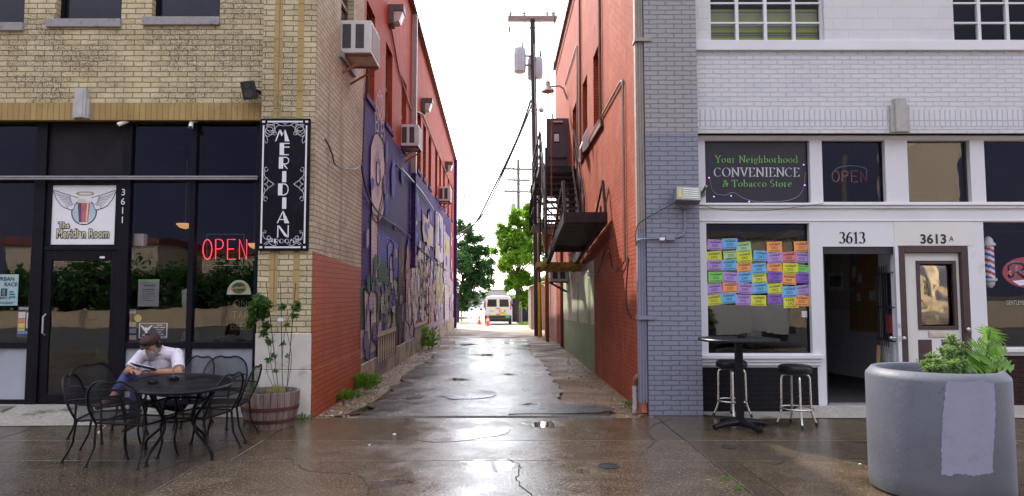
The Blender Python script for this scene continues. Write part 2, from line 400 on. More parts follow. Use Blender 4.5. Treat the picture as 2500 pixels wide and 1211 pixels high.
def wetmat(name, a, b, fleck, flsc, dry=None, wet=(.42, .6), r=(.07, .36), bd=.0025, pools=()):
    """wet ground: aggregate flecks, smooth water film where the noise is low, rougher where it has drained"""
    m, nt, N, L, P = _base(name); pos = coords(nt, 'pos')
    n1 = noise(nt, pos, .55, 6, .6); n2 = noise(nt, pos, 3.1, 6, .65); nf = noise(nt, pos, flsc, 3, .7)
    c = mixc(nt, ramp(nt, n2, [(.3, 0), (.7, 1)]), a, b)
    c = mixc(nt, ramp(nt, nf, [(.56, 0), (.68, .8)]), c, fleck)
    c = mixc(nt, ramp(nt, noise(nt, pos, flsc * .7, 3, .7), [(.6, 0), (.7, .7)]), c, tuple(x * .3 for x in a))
    wm = ramp(nt, mth(nt, 'ADD', mth(nt, 'MULTIPLY', n1, .65), mth(nt, 'MULTIPLY', n2, .35)), [(wet[0], 0), (wet[1], 1)])
    if dry: c = mixc(nt, ramp(nt, mth(nt, 'ADD', mth(nt, 'MULTIPLY', n1, .5), mth(nt, 'MULTIPLY', n2, .5)), [(.52, 0), (.60, .85)]), c, dry)
    L.new(c, P.inputs['Base Color'])
    pm = None; sp = N.new('ShaderNodeSeparateXYZ'); L.new(pos, sp.inputs[0]); wv = mth(nt, 'MULTIPLY', mth(nt, 'SUBTRACT', noise(nt, pos, 3.1, 6, .7), .5), 3.4)
    for px_, py_, rx_, ry_ in pools:              # standing water: shallow hollows with soft, ragged damp margins
        dx_ = mth(nt, 'POWER', mth(nt, 'ABSOLUTE', mth(nt, 'MULTIPLY', mth(nt, 'SUBTRACT', sp.outputs[0], px_), 1 / rx_)), 2.0); dy_ = mth(nt, 'POWER', mth(nt, 'ABSOLUTE', mth(nt, 'MULTIPLY', mth(nt, 'SUBTRACT', sp.outputs[1], py_), 1 / ry_)), 2.0)
        k_ = ramp(nt, mth(nt, 'ADD', mth(nt, 'ADD', dx_, dy_), wv), [(.5, 1), (1.15, 0)]); pm = k_ if pm is None else mth(nt, 'MAXIMUM', pm, k_)
    ro = mixc(nt, wm, r[0], r[1])
    if pm is not None: ro = mixc(nt, pm, ro, .025)
    L.new(ro, P.inputs['Roughness']); P.inputs['Specular IOR Level'].default_value = .55
    h = mth(nt, 'MULTIPLY', mth(nt, 'ADD', nf, mth(nt, 'MULTIPLY', noise(nt, scalev(nt, pos, (9, 26, 9)), 1, 3), .7)), mth(nt, 'ADD', mth(nt, 'MULTIPLY', wm, .7), .4))
    if pm is not None: h = mth(nt, 'MULTIPLY', h, mth(nt, 'SUBTRACT', 1.0, mth(nt, 'MULTIPLY', pm, .97)))
    bump(nt, h, P, bd, .8); return m
GROUND = groundmat()
def pool(u, v, du, dv):
    c = gpt(u, v); e = gpt(u + du, v); f_ = gpt(u, v - dv); return (c.x, c.y, e.x - c.x, max(.05, f_.y - c.y))
WPOOL = [pool(1192, 1134, 80, 20), pool(1330, 1036, 60, 9), pool(1420, 1150, 50, 10), pool(960, 1180, 60, 12)]
APOOL = [pool(1246, 916, 20, 4), pool(1290, 989, 26, 3), pool(1144, 842, 34, 4), pool(1236, 838, 22, 3), pool(1190, 868, 60, 4), pool(1120, 928, 44, 5), pool(1005, 975, 30, 5)]
WALK = wetmat('wet_concrete', (.050, .035, .020), (.108, .077, .045), (.36, .29, .19), 48, bd=.006, r=(.035, .22), pools=WPOOL)
WALKB = wetmat('wet_concrete_pale', (.066, .047, .030), (.125, .093, .060), (.38, .31, .22), 44, bd=.006, r=(.04, .28), pools=WPOOL)
WALKC = wetmat('wet_concrete_dark', (.040, .029, .019), (.088, .064, .041), (.32, .26, .18), 52, bd=.005, r=(.03, .2), pools=WPOOL)
WALK2 = wetmat('wet_concrete_patch', (.11, .09, .072), (.16, .13, .105), (.28, .25, .21), 60, bd=.0015, r=(.12, .45))
DRY = mat('dry_concrete', (.36, .33, .29), .8, var=.2, vs=2.2, bmp=.002, bs=90, dirt=(.12, .09, .06), ds=1.6, dth=(.55, .68), fine=.25)
ASPH = wetmat('wet_asphalt', (.032, .025, .022), (.075, .058, .046), (.17, .15, .135), 46, wet=(.40, .62), r=(.05, .30), bd=.010, dry=(.11, .07, .04), pools=APOOL)
ASPH2 = wetmat('patch_asphalt', (.02, .019, .021), (.04, .037, .037), (.10, .09, .09), 80, r=(.25, .5), bd=.004)
STREET = mat('street_asphalt', (.09, .088, .085), .7, var=.2, bmp=.003)
WATER = mat('standing_water', (.022, .018, .014), .03, var=.2, spec=.6)

mb = MB(); ys = [-500, -60, -2, 9.3, 14, 22, 30, 36, 43, 50, 75, 100, 300, 900, 2500]; xs = [-900, -60, -3, 2.5, 60, 900]
for y0, y1 in zip(ys, ys[1:]):
    for x0, x1 in zip(xs, xs[1:]):
        mb.face((x0, y0, gz(y0) - .03), (x1, y0, gz(y0) - .03), (x1, y1, gz(y1) - .03), (x0, y1, gz(y1) - .03))
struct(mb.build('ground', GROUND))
mb = MB(); mb.box(-90, 90, -13.0, -0.6, -.2, -.018); struct(mb.build('street', STREET))
# sidewalk slabs, separated by 10 mm joints (the ground shows in the gap)
mb = MB(); yb = [-.45, 1.6, 3.6, 5.35, 6.72, 7.62, 8.98]; g = .008
for i, (y0, y1) in enumerate(zip(yb, yb[1:])):
    xb = [-14, -9.5, -6.2, -2.85, 2.02, 2.27, 6.4, 10.5, 16] if y1 < 6.8 else [-14, -9.5, -5.6, -2.62, 2.02, 4.6, 8.4, 16]
    for j, (x0, x1) in enumerate(zip(xb, xb[1:])):
        mb.k = (0, 2, 0, 3, 2, 0, 3)[(i * 3 + j * 2) % 7]
        mb.box(x0 + g, x1 - g, y0 + g, y1 - g, -.15, 0)
for x0, x1 in ((-14, -2.55), (2.02, 16)): mb.box(x0, x1, 8.99, 9.75, -.15, -.002)
struct(mb.build('sidewalk', [WALK, WALK2, WALKB, WALKC], bevel=.003, seg=1))
def blob(pts, n=28, j=.08, k=4):
    P = smoothpts([(*p, 0) for p in pts] + [(*pts[0], 0)], k); return [(p.x + random.uniform(-j, j), p.y + random.uniform(-j, j)) for p in P[:-1]]
mb = MB()    # paler smooth repair patch in front of the asphalt, roughly rectangular
pp = [(1075, 1040), (1090, 1024), (1160, 1022), (1236, 1024), (1246, 1044), (1232, 1060), (1180, 1068), (1100, 1078), (1030, 1077), (1052, 1060)]
mb.face(*[gnd(u, v, .004) for u, v in blob(pp, j=.8, k=2)]); struct(mb.build('concrete_patch', WALK2))
# raised dry ramps in front of the doors
def ramp_slab(x0, x1, y0, z1, y1=9.28, e=.5):
    mb = MB(); mb.prism([(x0, y1 + .3, z1), (x0 + .1, y1 - .25, z1 - .01), (x0 + e, y0, .006), (x0 + e, y0, -.1), (x0, y1 + .3, -.1)], (x1 - x0 - e, 0, 0)); return mb
mb = MB()
mb.add([(-7.6, 8.62, .004), (-4.35, 8.5, .004), (-4.2, 9.26, .006), (-5.0, 9.26, .13), (-7.6, 9.26, .13), (-6.2, 8.42, .004)], [(0, 5, 1, 3, 4), (1, 2, 3)])
mb.add([(-4.2, 9.26, .13), (-3.2, 9.26, .13), (-3.2, 9.0, .004), (-4.2, 9.0, .004)], [(0, 1, 2, 3)])
struct(mb.build('door_ramp', DRY))
mb = MB(); mb.box(-14, -6.45, 8.92, 9.3, -.1, .12); struct(mb.build('step', mat('old_step', (.17, .15, .12), .7, var=.3, bmp=.003), bevel=.012))
mb = MB(); mb.add([(4.12, 9.5, .10), (9.5, 9.5, .10), (9.5, 8.95, .006), (4.05, 8.95, .006), (3.9, 9.5, .004)], [(0, 3, 2, 1), (0, 4, 3)])
mb.add([(2.62, 9.5, .005), (3.9, 9.5, .005), (4.05, 8.95, .006), (3.3, 8.9, .004), (2.62, 9.25, .004)], [(0, 1, 2, 3, 4)]); struct(mb.build('shop_ramp', DRY))
# alley asphalt: irregular strip
rows = [(1017, 878, 1500), (1004, 893, 1468), (985, 915, 1366), (962, 945, 1366), (940, 968, 1356), (915, 1000, 1345), (895, 1022, 1328), (878, 1046, 1314), (862, 1072, 1300), (848, 1096, 1292), (836, 1112, 1288), (824, 1128, 1286)]
fine = []
for (v0, l0, r0), (v1, l1, r1) in zip(rows, rows[1:]):
    for k in range(4):
        t = k / 4; v = v0 + (v1 - v0) * t; s_ = (v - 760) / 130
        fine.append((v, l0 + (l1 - l0) * t + random.uniform(-11, 11) * s_, r0 + (r1 - r0) * t + random.uniform(-9, 9) * s_))
mb = MB(); vs = []; C_ = 9
for v, l, r in fine:
    for j in range(C_): vs.append(gpt(l + (r - l) * j / (C_ - 1), v, .012 + random.uniform(-.003, .004)))
n0 = len(vs); vs += [Vector((p.x, p.y - .02, -.03)) for p in vs[:C_]]
fs = [(i * C_ + j, i * C_ + j + 1, (i + 1) * C_ + j + 1, (i + 1) * C_ + j) for i in range(len(fine) - 1) for j in range(C_ - 1)] + [(n0 + j, n0 + j + 1, j + 1, j) for j in range(C_ - 1)]
mb.add(vs, fs); struct(mb.build('alley_asphalt', ASPH, smooth=40))
def flat(name, pts, m, up, j=.9):
    mb = MB(); mb.face(*[gpt(u, v, up) for u, v in blob(pts, j=j)]); return struct(mb.build(name, m))
flat('asphalt_patch', [(1072, 968), (1120, 959), (1190, 957), (1212, 966), (1180, 975), (1110, 977)], ASPH2, .022)
flat('asphalt_patch', [(1240, 1014), (1250, 1000), (1300, 992), (1400, 990), (1470, 994), (1500, 1006), (1400, 1013)], ASPH2, .022)
PUD = [[(1222, 917), (1234, 911), (1256, 911), (1270, 916), (1258, 921), (1238, 921)], [(1252, 990), (1280, 986), (1320, 988), (1300, 993), (1262, 994)],
       [(1128, 846), (1146, 836), (1172, 838), (1164, 846), (1140, 850)], [(1218, 840), (1252, 837), (1266, 842), (1240, 847), (1222, 845)], [(1214, 870), (1250, 865), (1282, 868), (1256, 875), (1222, 875)],
       [(1120, 872), (1150, 866), (1200, 868), (1190, 876), (1140, 880)], [(1192, 828), (1222, 826), (1260, 829), (1230, 833)], [(1010, 903), (1034, 892), (1060, 893), (1040, 903)]]
flat('puddle', [(800, 1016), (850, 1006), (900, 985), (950, 952), (985, 938), (970, 960), (915, 990), (880, 1008)], WATER, -.012)
for q in ([(330, 1170), (470, 1120), (560, 1090), (630, 1070)], [(1300, 1211), (1262, 1172), (1270, 1140), (1236, 1118)], [(700, 1118), (760, 1150), (880, 1162), (900, 1211)], [(1560, 1112), (1600, 1076), (1580, 1050), (1640, 1022)], [(1960, 1105), (1900, 1130), (1850, 1128)]):
    mb = MB(); P_ = [gnd(p_.x + random.uniform(-5, 5), p_.y + random.uniform(-2, 2), .0025) for p_ in smoothpts([(*p, 0) for p in q], 9)]
    for a, b in zip(P_, P_[1:]): d = (b - a).normalized(); n = Vector((-d.y, d.x, 0)) * random.uniform(.003, .007); mb.face(a - n, b - n, b + n, a + n)
    struct(mb.build('sidewalk_crack', mat('crack_dirt', (.02, .015, .01), .8)))
# loose stones along the walls
mb = MB(); bmi = bmesh.new(); bmesh.ops.create_icosphere(bmi, subdivisions=1, radius=1); IV = [v.co.copy() for v in bmi.verts]; IF = [[v.index for v in f.verts] for f in bmi.faces]; bmi.free()
for i in range(900):
    t = random.random() ** 1.6; y = 9.2 + t * 22
    x = XL + .05 + abs(random.gauss(0, .28)) if random.random() < .7 else XR - .05 - abs(random.gauss(0, .3))
    r = random.uniform(.008, .022) * (1.5 if random.random() < .06 else 1); mb.k = random.choice((0, 0, 1, 2))
    mb.add([(x + p.x * r * random.uniform(.7, 1.3), y + p.y * r, gz(y) - .03 + r * .4 + p.z * r * .7) for p in IV], IF)
o = mb.build('gravel', [mat('stone_tan', (.3, .24, .17), .7), mat('stone_grey', (.22, .21, .2), .7), mat('stone_pale', (.5, .46, .4), .7)]); o['kind'] = 'stuff'

# ================================================================ LEFT BUILDING
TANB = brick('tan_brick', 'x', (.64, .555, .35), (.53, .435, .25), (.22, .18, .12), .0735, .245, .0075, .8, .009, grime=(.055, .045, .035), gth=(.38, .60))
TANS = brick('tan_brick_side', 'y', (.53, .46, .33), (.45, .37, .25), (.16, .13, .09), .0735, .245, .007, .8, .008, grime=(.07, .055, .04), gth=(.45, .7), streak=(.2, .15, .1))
GOLD = brick('gold_soldier', 'x', (.42, .29, .10), (.35, .23, .075), (.24, .18, .11), .6, .078, .007, .8, .006, sold=True, grime=(.08, .06, .03))
GOLDV = brick('gold_stack', 'x', (.44, .32, .13), (.38, .27, .10), (.24, .18, .11), .24, .6, .007, .8, .006, sold=True, grime=(.1, .07, .03))
TERRA = brick('terracotta_paint', 'y', (.43, .088, .030), (.36, .07, .024), (.19, .038, .014), .0735, .24, .007, .6, .012, var=.5, spec=.25, streak=(.24, .045, .018))
REDW = brick('red_paint_left', 'y', (.47, .058, .018), (.41, .049, .015), (.27, .036, .013), .0735, .24, .007, .7, .009, var=.5, spec=.2, fade=(.46, .10, .05), streak=(.24, .035, .02))
PURP = brick('purple_paint', 'y', (.062, .032, .20), (.055, .028, .175), (.042, .022, .14), .0735, .24, .006, .75, .006, var=.45, spec=.15)
FRM = mat('black_frame', (.0055, .0045, .009), .42, var=.3, vs=3, spec=.18, dirt=(.02, .017, .022), ds=4, dth=(.62, .8))
STONE = mat('cast_stone', (.42, .41, .41), .75, var=.12, bmp=.002, bs=70, dirt=(.2, .18, .17), ds=5, dth=(.55, .75))
SILL = mat('stone_sill', (.30, .29, .30), .75, var=.15, bmp=.002, bs=60, dirt=(.12, .11, .11), ds=6)
DPANE = mat('dark_pane', (.012, .012, .02), .05, var=.3, spec=.5)
GLASS = glass('shop_glass', (.95, .95, .98), 1.6)
BASEW = mat('white_concrete', (.62, .58, .52), .7, var=.12, vs=3, bmp=.003, bs=40, dirt=(.32, .28, .22), ds=4, dth=(.56, .72))
ROOFM = mat('roofing', (.12, .11, .1), .9)
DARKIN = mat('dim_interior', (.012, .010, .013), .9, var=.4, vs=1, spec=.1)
BULK = mat('grey_panel', (.33, .35, .40), .55, var=.1, vs=1.5, dirt=(.22, .22, .24), ds=2)
WOODT = mat('brown_window_frame', (.16, .10, .06), .6, var=.2)
WHITE = mat('white_enamel', (.75, .75, .74), .4, var=.05, dirt=(.5, .46, .4), ds=5, dth=(.6, .8))
STEEL = mat('galvanised', (.45, .45, .46), .45, metal=.7, var=.15)
BLACK = mat('black_paint', (.012, .012, .014), .4)
BRN = mat('red_brown_pipe', (.26, .07, .04), .5)

LB = root('brick_building', (-6, 9.3, 0), 'tan brick building with a black storefront and a purple mural along its alley wall', 'building')
YF, YS, YP = 9.12, 9.3, 9.0
zl, zc = ZZ(291, YF), ZZ(251, YF)
up = [(-10, XX(60, 20, YF), ZZ(56, YF), ZZ(56, YF) + 1.6), (XX(137, 20, YF), XX(297, 20, YF), ZZ(47, YF), ZZ(47, YF) + 1.6), (XX(371, 20, YF), XX(537, 20, YF), ZZ(42, YF), ZZ(42, YF) + 1.6)]
up[0] = (up[0][1] - (up[1][1] - up[1][0]), up[0][1], up[0][2], up[0][3])
xp = XX(633, 500, YP)
mb = MB(); wallgrid(mb, 'y', YF, -9.2, xp, zl, 9.9, up, .14, 1)
mb.face((-9.2, YF, zl), (xp, YF, zl), (xp, YS + .1, zl), (-9.2, YS + .1, zl))
mb.build('facade_wall', TANB, LB)
mb = MB(); mb.box(-9.2, xp, YF - .004, YF + .05, zl - .012, zc); mb.build('lintel_course', GOLD, LB)
for i, h in enumerate(up):
    mb = MB(); y = YF + .10; t = .05
    mb.box(h[0], h[1], y, y + .06, h[2], h[2] + t); mb.box(h[0], h[0] + t, y, y + .06, h[2] + t, h[3]); mb.box(h[1] - t, h[1], y, y + .06, h[2] + t, h[3]); mb.box(h[0] + t, h[1] - t, y, y + .06, h[3] - t, h[3])
    f = mb.build('window', FRM, LB)
    mb = MB(); mb.face((h[0], y + .04, h[2]), (h[1], y + .04, h[2]), (h[1], y + .04, h[3]), (h[0], y + .04, h[3])); mb.build('pane', DPANE, f)
    mb = MB(); mb.box(h[0] - .11, h[1] + .01, YF - .045, YF + .12, h[2] - .12, h[2] - .004); mb.build('sill', SILL, f, bevel=.008)
mb = MB(); mb.box(xp, XL - .004, YP, YS + .2, 0.0, 9.9); mb.build('pilaster', TANB, LB)
for u0, u1 in ((664, 683), (721, 736)):
    mb = MB(); x0, x1 = XX(u0, 400, YP), XX(u1, 400, YP); mb.box(x0, x1, YP - .004, YP + .02, ZZ(760, YP), 9.85); mb.build('gold_brick_band', GOLDV, LB)
mb = MB(); mb.box(xp - .005, XL + .012, YP - .022, YS, .62, 1.09); mb.box(xp - .005, XL + .022, YP - .03, YS, 0, .615); mb.build('pilaster_base', BASEW, LB, bevel=.008)
# alley side
ysd = [9.0, 12.1, 33.3, 35.6]
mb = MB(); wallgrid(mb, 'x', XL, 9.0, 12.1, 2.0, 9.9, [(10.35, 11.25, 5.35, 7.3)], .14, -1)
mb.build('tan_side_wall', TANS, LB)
mb = MB(); mb.face((XL + .003, 9.0, 0), (XL + .003, 12.1, -.1), (XL + .003, 12.1, 2.05), (XL + .003, 9.0, 2.17)); mb.box(XL, XL + .024, 9.3, 12.08, -.1, .6); mb.box(XL, XL + .034, 8.972, 9.3, -.1, .615); mb.box(XL, XL + .02, 8.98, 9.32, .62, 1.09)
mb.build('terracotta_wall_base', TERRA, LB)
wins = [(12.3, 13.15), (14.4, 15.3), (16.75, 17.6), (19.9, 20.8), (21.4, 22.2), (23.0, 23.9), (25.3, 26.2), (27.0, 27.8), (28.8, 29.7), (31.2, 32.0), (33.6, 34.3)]
zw0, zw1 = 5.27, 7.05
mb = MB(); wallgrid(mb, 'x', XL, 12.1, 35.6, 5.15, 8.6, [(a, b, zw0, zw1) for a, b in wins], .16, -1)
mb.face((XL, 12.1, 8.6), (XL, 35.6, 8.6), (XL, 18.5, 9.42), (XL, 12.1, 9.75)); mb.face((XL, 33.3, -.3), (XL, 35.6, -.3), (XL, 35.6, 5.15), (XL, 33.3, 5.15))
mb.build('red_side_wall', REDW, LB)
for a, b in wins + [(10.35, 11.25)]:
    z0, z1 = (zw0, zw1) if a > 12 else (5.35, 7.3)
    mb = MB(); x = XL - .1; t = .06
    mb.box(x - .04, x, a, a + t, z0, z1); mb.box(x - .04, x, b - t, b, z0, z1); mb.box(x - .04, x, a + t, b - t, z0, z0 + t); mb.box(x - .04, x, a + t, b - t, z1 - t, z1); mb.box(x - .035, x + .012, a + t, b - t, (z0 + z1) / 2 - .03, (z0 + z1) / 2 + .03)
    f = mb.build('alley_window', WOODT, LB)
    mb = MB(); mb.face((x - .02, a, z0), (x - .02, b, z0), (x - .02, b, z1), (x - .02, a, z1)); mb.build('pane', DPANE, f)
    mb = MB(); mb.box(XL - .1, XL + .045, a - .06, b + .06, z0 - .1, z0 - .003); mb.build('sill', PURP if a > 12 else SILL, f)
mb = MB(); mb.box(XL - .01, XL + .045, 12.1, 35.6, -.4, .36); mb.build('concrete_foot', mat('tan_foot', (.36, .28, .19), .8, var=.25, bmp=.004, bs=30, dirt=(.12, .09, .12), ds=1.4, dth=(.45, .6)), LB, bevel=.01)
# bumpy tile coping along the parapet
mb = MB()
for i in range(78):
    y = 9.1 + i * .34; z = 9.9 - (y - 9) * .049
    mb.obox((XL - .04, y, z), (.36, .33, .05), Matrix.Rotation(R(-7), 3, 'X')); mb.obox((XL + .11, y + .12, z + .01), (.05, .09, .1), Matrix.Rotation(R(-10), 3, 'X'))
mb.build('parapet_coping', mat('coping_tile', (.16, .10, .09), .6), LB)
mb = MB(); mb.box(-9.2, XL - .2, 9.2, 35.5, 7.9, 8.0); mb.face((-9.2, 35.6, -.5), (XL, 35.6, -.5), (XL, 35.6, 8.6), (-9.2, 35.6, 8.6)); mb.face((-9.2, 9.15, 0), (-9.2, 35.6, 0), (-9.2, 35.6, 8.6), (-9.2, 9.15, 9.9)); mb.build('roof', ROOFM, LB)
# storefront
zs = .14
cols = [(-9.2, 0), (82, 110), (294, 318), (463, 477), (625, 636)]
mb = MB(); zt = ZZ(303, YS); zr0, zr1 = ZZ(443, YS), ZZ(429, YS); zk0, zk1 = ZZ(850, YS), ZZ(835, YS)
xc = [(XX(a, 600, YS), XX(b, 600, YS)) for a, b in cols[1:]]; xc[-1] = (xc[-1][0], xp)
for x0, x1 in xc: mb.box(x0, x1, YS - .05, YS + .09, zs - .02, zl - .005)
segs = [(-9.2, xc[0][0]), (xc[0][1], xc[1][0]), (xc[1][1], xc[2][0]), (xc[2][1], xc[3][0])]
for i, (x0, x1) in enumerate(segs):
    mb.box(x0, x1, YS - .04, YS + .08, zt, zl - .006); mb.box(x0, x1, YS - .04, YS + .08, zr0, zr1)
    if i != 1: mb.box(x0, x1, YS - .045, YS + .08, zk0, zk1); mb.box(x0, x1, YS - .03, YS + .08, zs - .02, zs + .05)
mb.build('storefront_frame', FRM, LB, bevel=.006)
for i, (x0, x1) in enumerate(segs):
    if i != 1:
        mb = MB(); mb.face((x0, YS, zk1), (x1, YS, zk1), (x1, YS, zr0), (x0, YS, zr0)); mb.build('shop_window', GLASS, LB)
        mb = MB(); mb.box(x0, x1, YS - .01, YS + .03, zs + .05, zk0); mb.build('bulkhead_panel', BULK, LB)
    mb = MB(); mb.face((x0, YS, zr1), (x1, YS, zr1), (x1, YS, zt), (x0, YS, zt)); mb.build('transom_window', GLASS if i != 1 else mat('dull_board', (.014, .011, .016), .6, var=.4, vs=2, spec=.2), LB)
# door
dx0, dx1 = segs[1]; zd = ZZ(612, YS); gx0, gx1 = XX(122, 800, YS), XX(268, 800, YS); gz0, gz1 = ZZ(962, YS), ZZ(637, YS)
mb = MB(); mb.box(dx0, dx1, YS - .03, YS + .07, zd, zd + .05); mb.box(dx0, gx0, YS - .02, YS + .05, zs, zd); mb.box(gx1, dx1, YS - .02, YS + .05, zs, zd); mb.box(gx0, gx1, YS - .02, YS + .05, gz1, zd); mb.box(gx0, gx1, YS - .02, YS + .05, zs, gz0)
D = mb.build('door', FRM, LB, bevel=.006)
mb = MB(); mb.face((gx0, YS, gz0), (gx1, YS, gz0), (gx1, YS, gz1), (gx0, YS, gz1)); mb.build('glass', GLASS, D)
hx = XX(103, 800, YS); mb = MB(); mb.tube([(hx + .06, YS - .03, 1.05), (hx + .06, YS - .08, 1.08), (hx + .06, YS - .08, 1.3), (hx + .06, YS - .03, 1.33)], .012); mb.build('handle', STEEL, D)
mb = MB(); mb.box(XX(246, 628, YS), XX(258, 628, YS), YS - .026, YS - .018, ZZ(631, YS), ZZ(626, YS)); mb.build('door_label', WHITE, D)
# interior
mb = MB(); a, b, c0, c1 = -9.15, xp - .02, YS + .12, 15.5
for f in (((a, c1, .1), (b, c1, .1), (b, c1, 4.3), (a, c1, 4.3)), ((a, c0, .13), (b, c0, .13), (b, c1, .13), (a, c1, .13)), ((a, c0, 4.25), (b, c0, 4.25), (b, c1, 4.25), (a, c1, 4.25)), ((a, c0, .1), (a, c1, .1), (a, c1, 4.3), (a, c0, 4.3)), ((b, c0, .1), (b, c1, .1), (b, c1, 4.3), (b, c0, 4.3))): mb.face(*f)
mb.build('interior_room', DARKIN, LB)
# stepped keystone ornament
mb = MB(); y = YF; x = lambda u: XX(u, 255, y)
mb.box(x(183), x(222), y - .05, y + .02, zl - .0, ZZ(243, y)); mb.box(x(189), x(217), y - .075, y + .02, zl + .002, ZZ(219, y)); mb.box(x(195), x(211), y - .085, y + .02, zl + .004, ZZ(226, y)); mb.build('keystone', STONE, LB, bevel=.006)
# house number, one digit above the other
mb = MB(); y = YS - .054
for i, c in enumerate('3611'):
    cx_, z = XX(300, 500, y), ZZ(477 + i * 22.5, y); text(mb, c, .13, lambda a, b: (cx_ + a, y, z + b))
mb.build('house_number', WHITE, LB)

# ---------------------------------------------------------------- mural (painted on the alley wall)
def paint(name, c, k=.8, **kw):
    return brick('paint_' + name, 'y', tuple(x * .95 for x in c), tuple(x * .86 for x in c), tuple(x * k * .85 for x in c), .0735, .24, .006, .75, .006, spec=.15, **kw)
mcols = {'pale': (.66, .58, .60), 'lav': (.46, .38, .48), 'blue': (.10, .12, .55), 'sky': (.22, .27, .62), 'green': (.05, .13, .08), 'lime': (.30, .36, .20), 'tan': (.55, .46, .34), 'brown': (.11, .05, .045), 'pink': (.52, .32, .33), 'yellow': (.6, .45, .07), 'dark': (.03, .018, .05), 'white': (.62, .6, .66), 'grey': (.17, .16, .22), 'violet': (.14, .08, .36)}
MP = {k: paint(k, v, fade=tuple(x * .55 + .12 for x in v)) for k, v in mcols.items()}
ART = [
 ('lav', [(985, 660), (996, 605), (1030, 640), (1070, 640), (1106, 690), (1105, 792), (1060, 800), (1010, 835), (985, 868)]), ('pink', [(988, 690), (1002, 640), (1040, 690), (1064, 700), (1064, 790), (1010, 815), (988, 840)]), ('violet', [(920, 806), (970, 790), (972, 850), (948, 870), (920, 880)]),  # colour, pixel outline in the photograph, in painting order
 ('blue', [(918, 548), (948, 575), (976, 600), (976, 680), (918, 660)]), ('lime', [(920, 655), (945, 672), (970, 690), (970, 790), (920, 806)]), ('green', [(920, 640), (932, 632), (946, 648), (948, 690), (922, 690)]), ('green', [(880, 700), (902, 690), (906, 720), (890, 760), (888, 800), (880, 806)]),
 ('sky', [(945, 600), (952, 585), (960, 596), (963, 660), (946, 655)]), ('white', [(951, 630), (954, 620), (959, 630), (959, 690), (950, 690)]),
 ('pale', [(905, 520), (922, 530), (921, 700), (918, 800), (912, 830), (904, 825)]), ('pale', [(904, 360), (912, 330), (922, 325), (934, 345), (939, 400), (938, 470), (928, 520), (920, 545), (908, 530), (903, 440)]), ('lav', [(914, 390), (922, 360), (930, 395), (930, 450), (922, 490), (914, 450)]), ('white', [(918, 405), (922, 388), (927, 405), (927, 440), (922, 455), (918, 440)]), ('pale', [(934, 470), (943, 445), (943, 490), (933, 530), (922, 545), (922, 528)]),
 ('lav', [(880, 806), (905, 800), (920, 810), (918, 880), (880, 885)]), ('pale', [(888, 705), (900, 715), (904, 830), (900, 890), (890, 860)]),
 ('sky', [(929, 700), (936, 690), (942, 698), (950, 690), (952, 715), (964, 720), (955, 735), (960, 760), (950, 758), (944, 785), (938, 760), (929, 762), (934, 735)]), ('violet', [(956, 705), (962, 698), (966, 712), (966, 770), (957, 770)]),
 ('grey', [(880, 876), (930, 846), (948, 838), (946, 880), (920, 905), (880, 918)]),
 ('brown', [(974, 600), (979, 590), (985, 605), (986, 700), (984, 780), (978, 860), (974, 850), (972, 720)]), ('dark', [(968, 720), (973, 715), (971, 860), (967, 850)]), ('dark', [(983, 700), (987, 700), (986, 870), (983, 860)]),
 ('pink', [(990, 640), (1000, 590), (1010, 590), (1016, 640), (1010, 720), (1012, 790), (1000, 800), (990, 780)]), ('pale', [(1006, 660), (1018, 640), (1026, 660), (1022, 780), (1008, 790)]), ('lav', [(988, 740), (1000, 730), (1010, 780), (1008, 820), (988, 840)]),
 ('tan', [(1020, 640), (1032, 628), (1040, 648), (1042, 770), (1022, 778)]), ('tan', [(1034, 640), (1040, 622), (1046, 640), (1046, 765), (1040, 768)]), ('pink', [(1046, 680), (1054, 655), (1060, 680), (1060, 790), (1046, 790)]), ('sky', [(1036, 640), (1048, 655), (1058, 668), (1058, 700), (1048, 660)]),
 ('yellow', [(1011, 545), (1014, 510), (1021, 480), (1023, 486), (1019, 545), (1013, 558)]), ('green', [(1013, 540), (1016, 500), (1019, 488), (1018, 540)]),
 ('tan', [(1030, 515), (1044, 535), (1046, 510), (1049, 530), (1050, 545), (1058, 555), (1058, 605), (1050, 600), (1048, 618), (1040, 590), (1034, 590), (1030, 560)]),
 ('pale', [(1063, 515), (1074, 520), (1082, 535), (1082, 640), (1072, 640), (1062, 630)]), ('white', [(1066, 520), (1072, 530), (1072, 600), (1066, 590)]), ('violet', [(1073, 540), (1077, 545), (1077, 620), (1073, 610)]),
 ('lime', [(1064, 650), (1078, 650), (1080, 750), (1064, 755)]), ('yellow', [(1066, 665), (1071, 668), (1070, 720), (1066, 715)]), ('yellow', [(1075, 680), (1079, 690), (1078, 740), (1074, 735)]),
 ('lav', [(1083, 560), (1098, 580), (1098, 700), (1084, 690)]), ('pale', [(1085, 690), (1097, 700), (1096, 790), (1085, 795)]), ('yellow', [(1088, 590), (1093, 580), (1096, 600), (1092, 625), (1088, 615)]),
 ('lav', [(1012, 800), (1080, 780), (1094, 780), (1094, 800), (1012, 838)])]
by = {}
for i, (c, pts) in enumerate(ART):
    P = [onx(u, v, XL + .0022 + .0009 * i) for u, v in pts]
    by.setdefault(c, MB()).face(*P)
    n = by.setdefault('dark', MB())                     # ink outline
    if c in ('pale', 'sky', 'tan', 'white', 'pink'):
        for p, q in zip(P, P[1:] + P[:1]):
            d = (q - p); 
            if d.length > .05: n.bar(p + Vector((.0007, 0, 0)), q + Vector((.0007, 0, 0)), .03, .001)
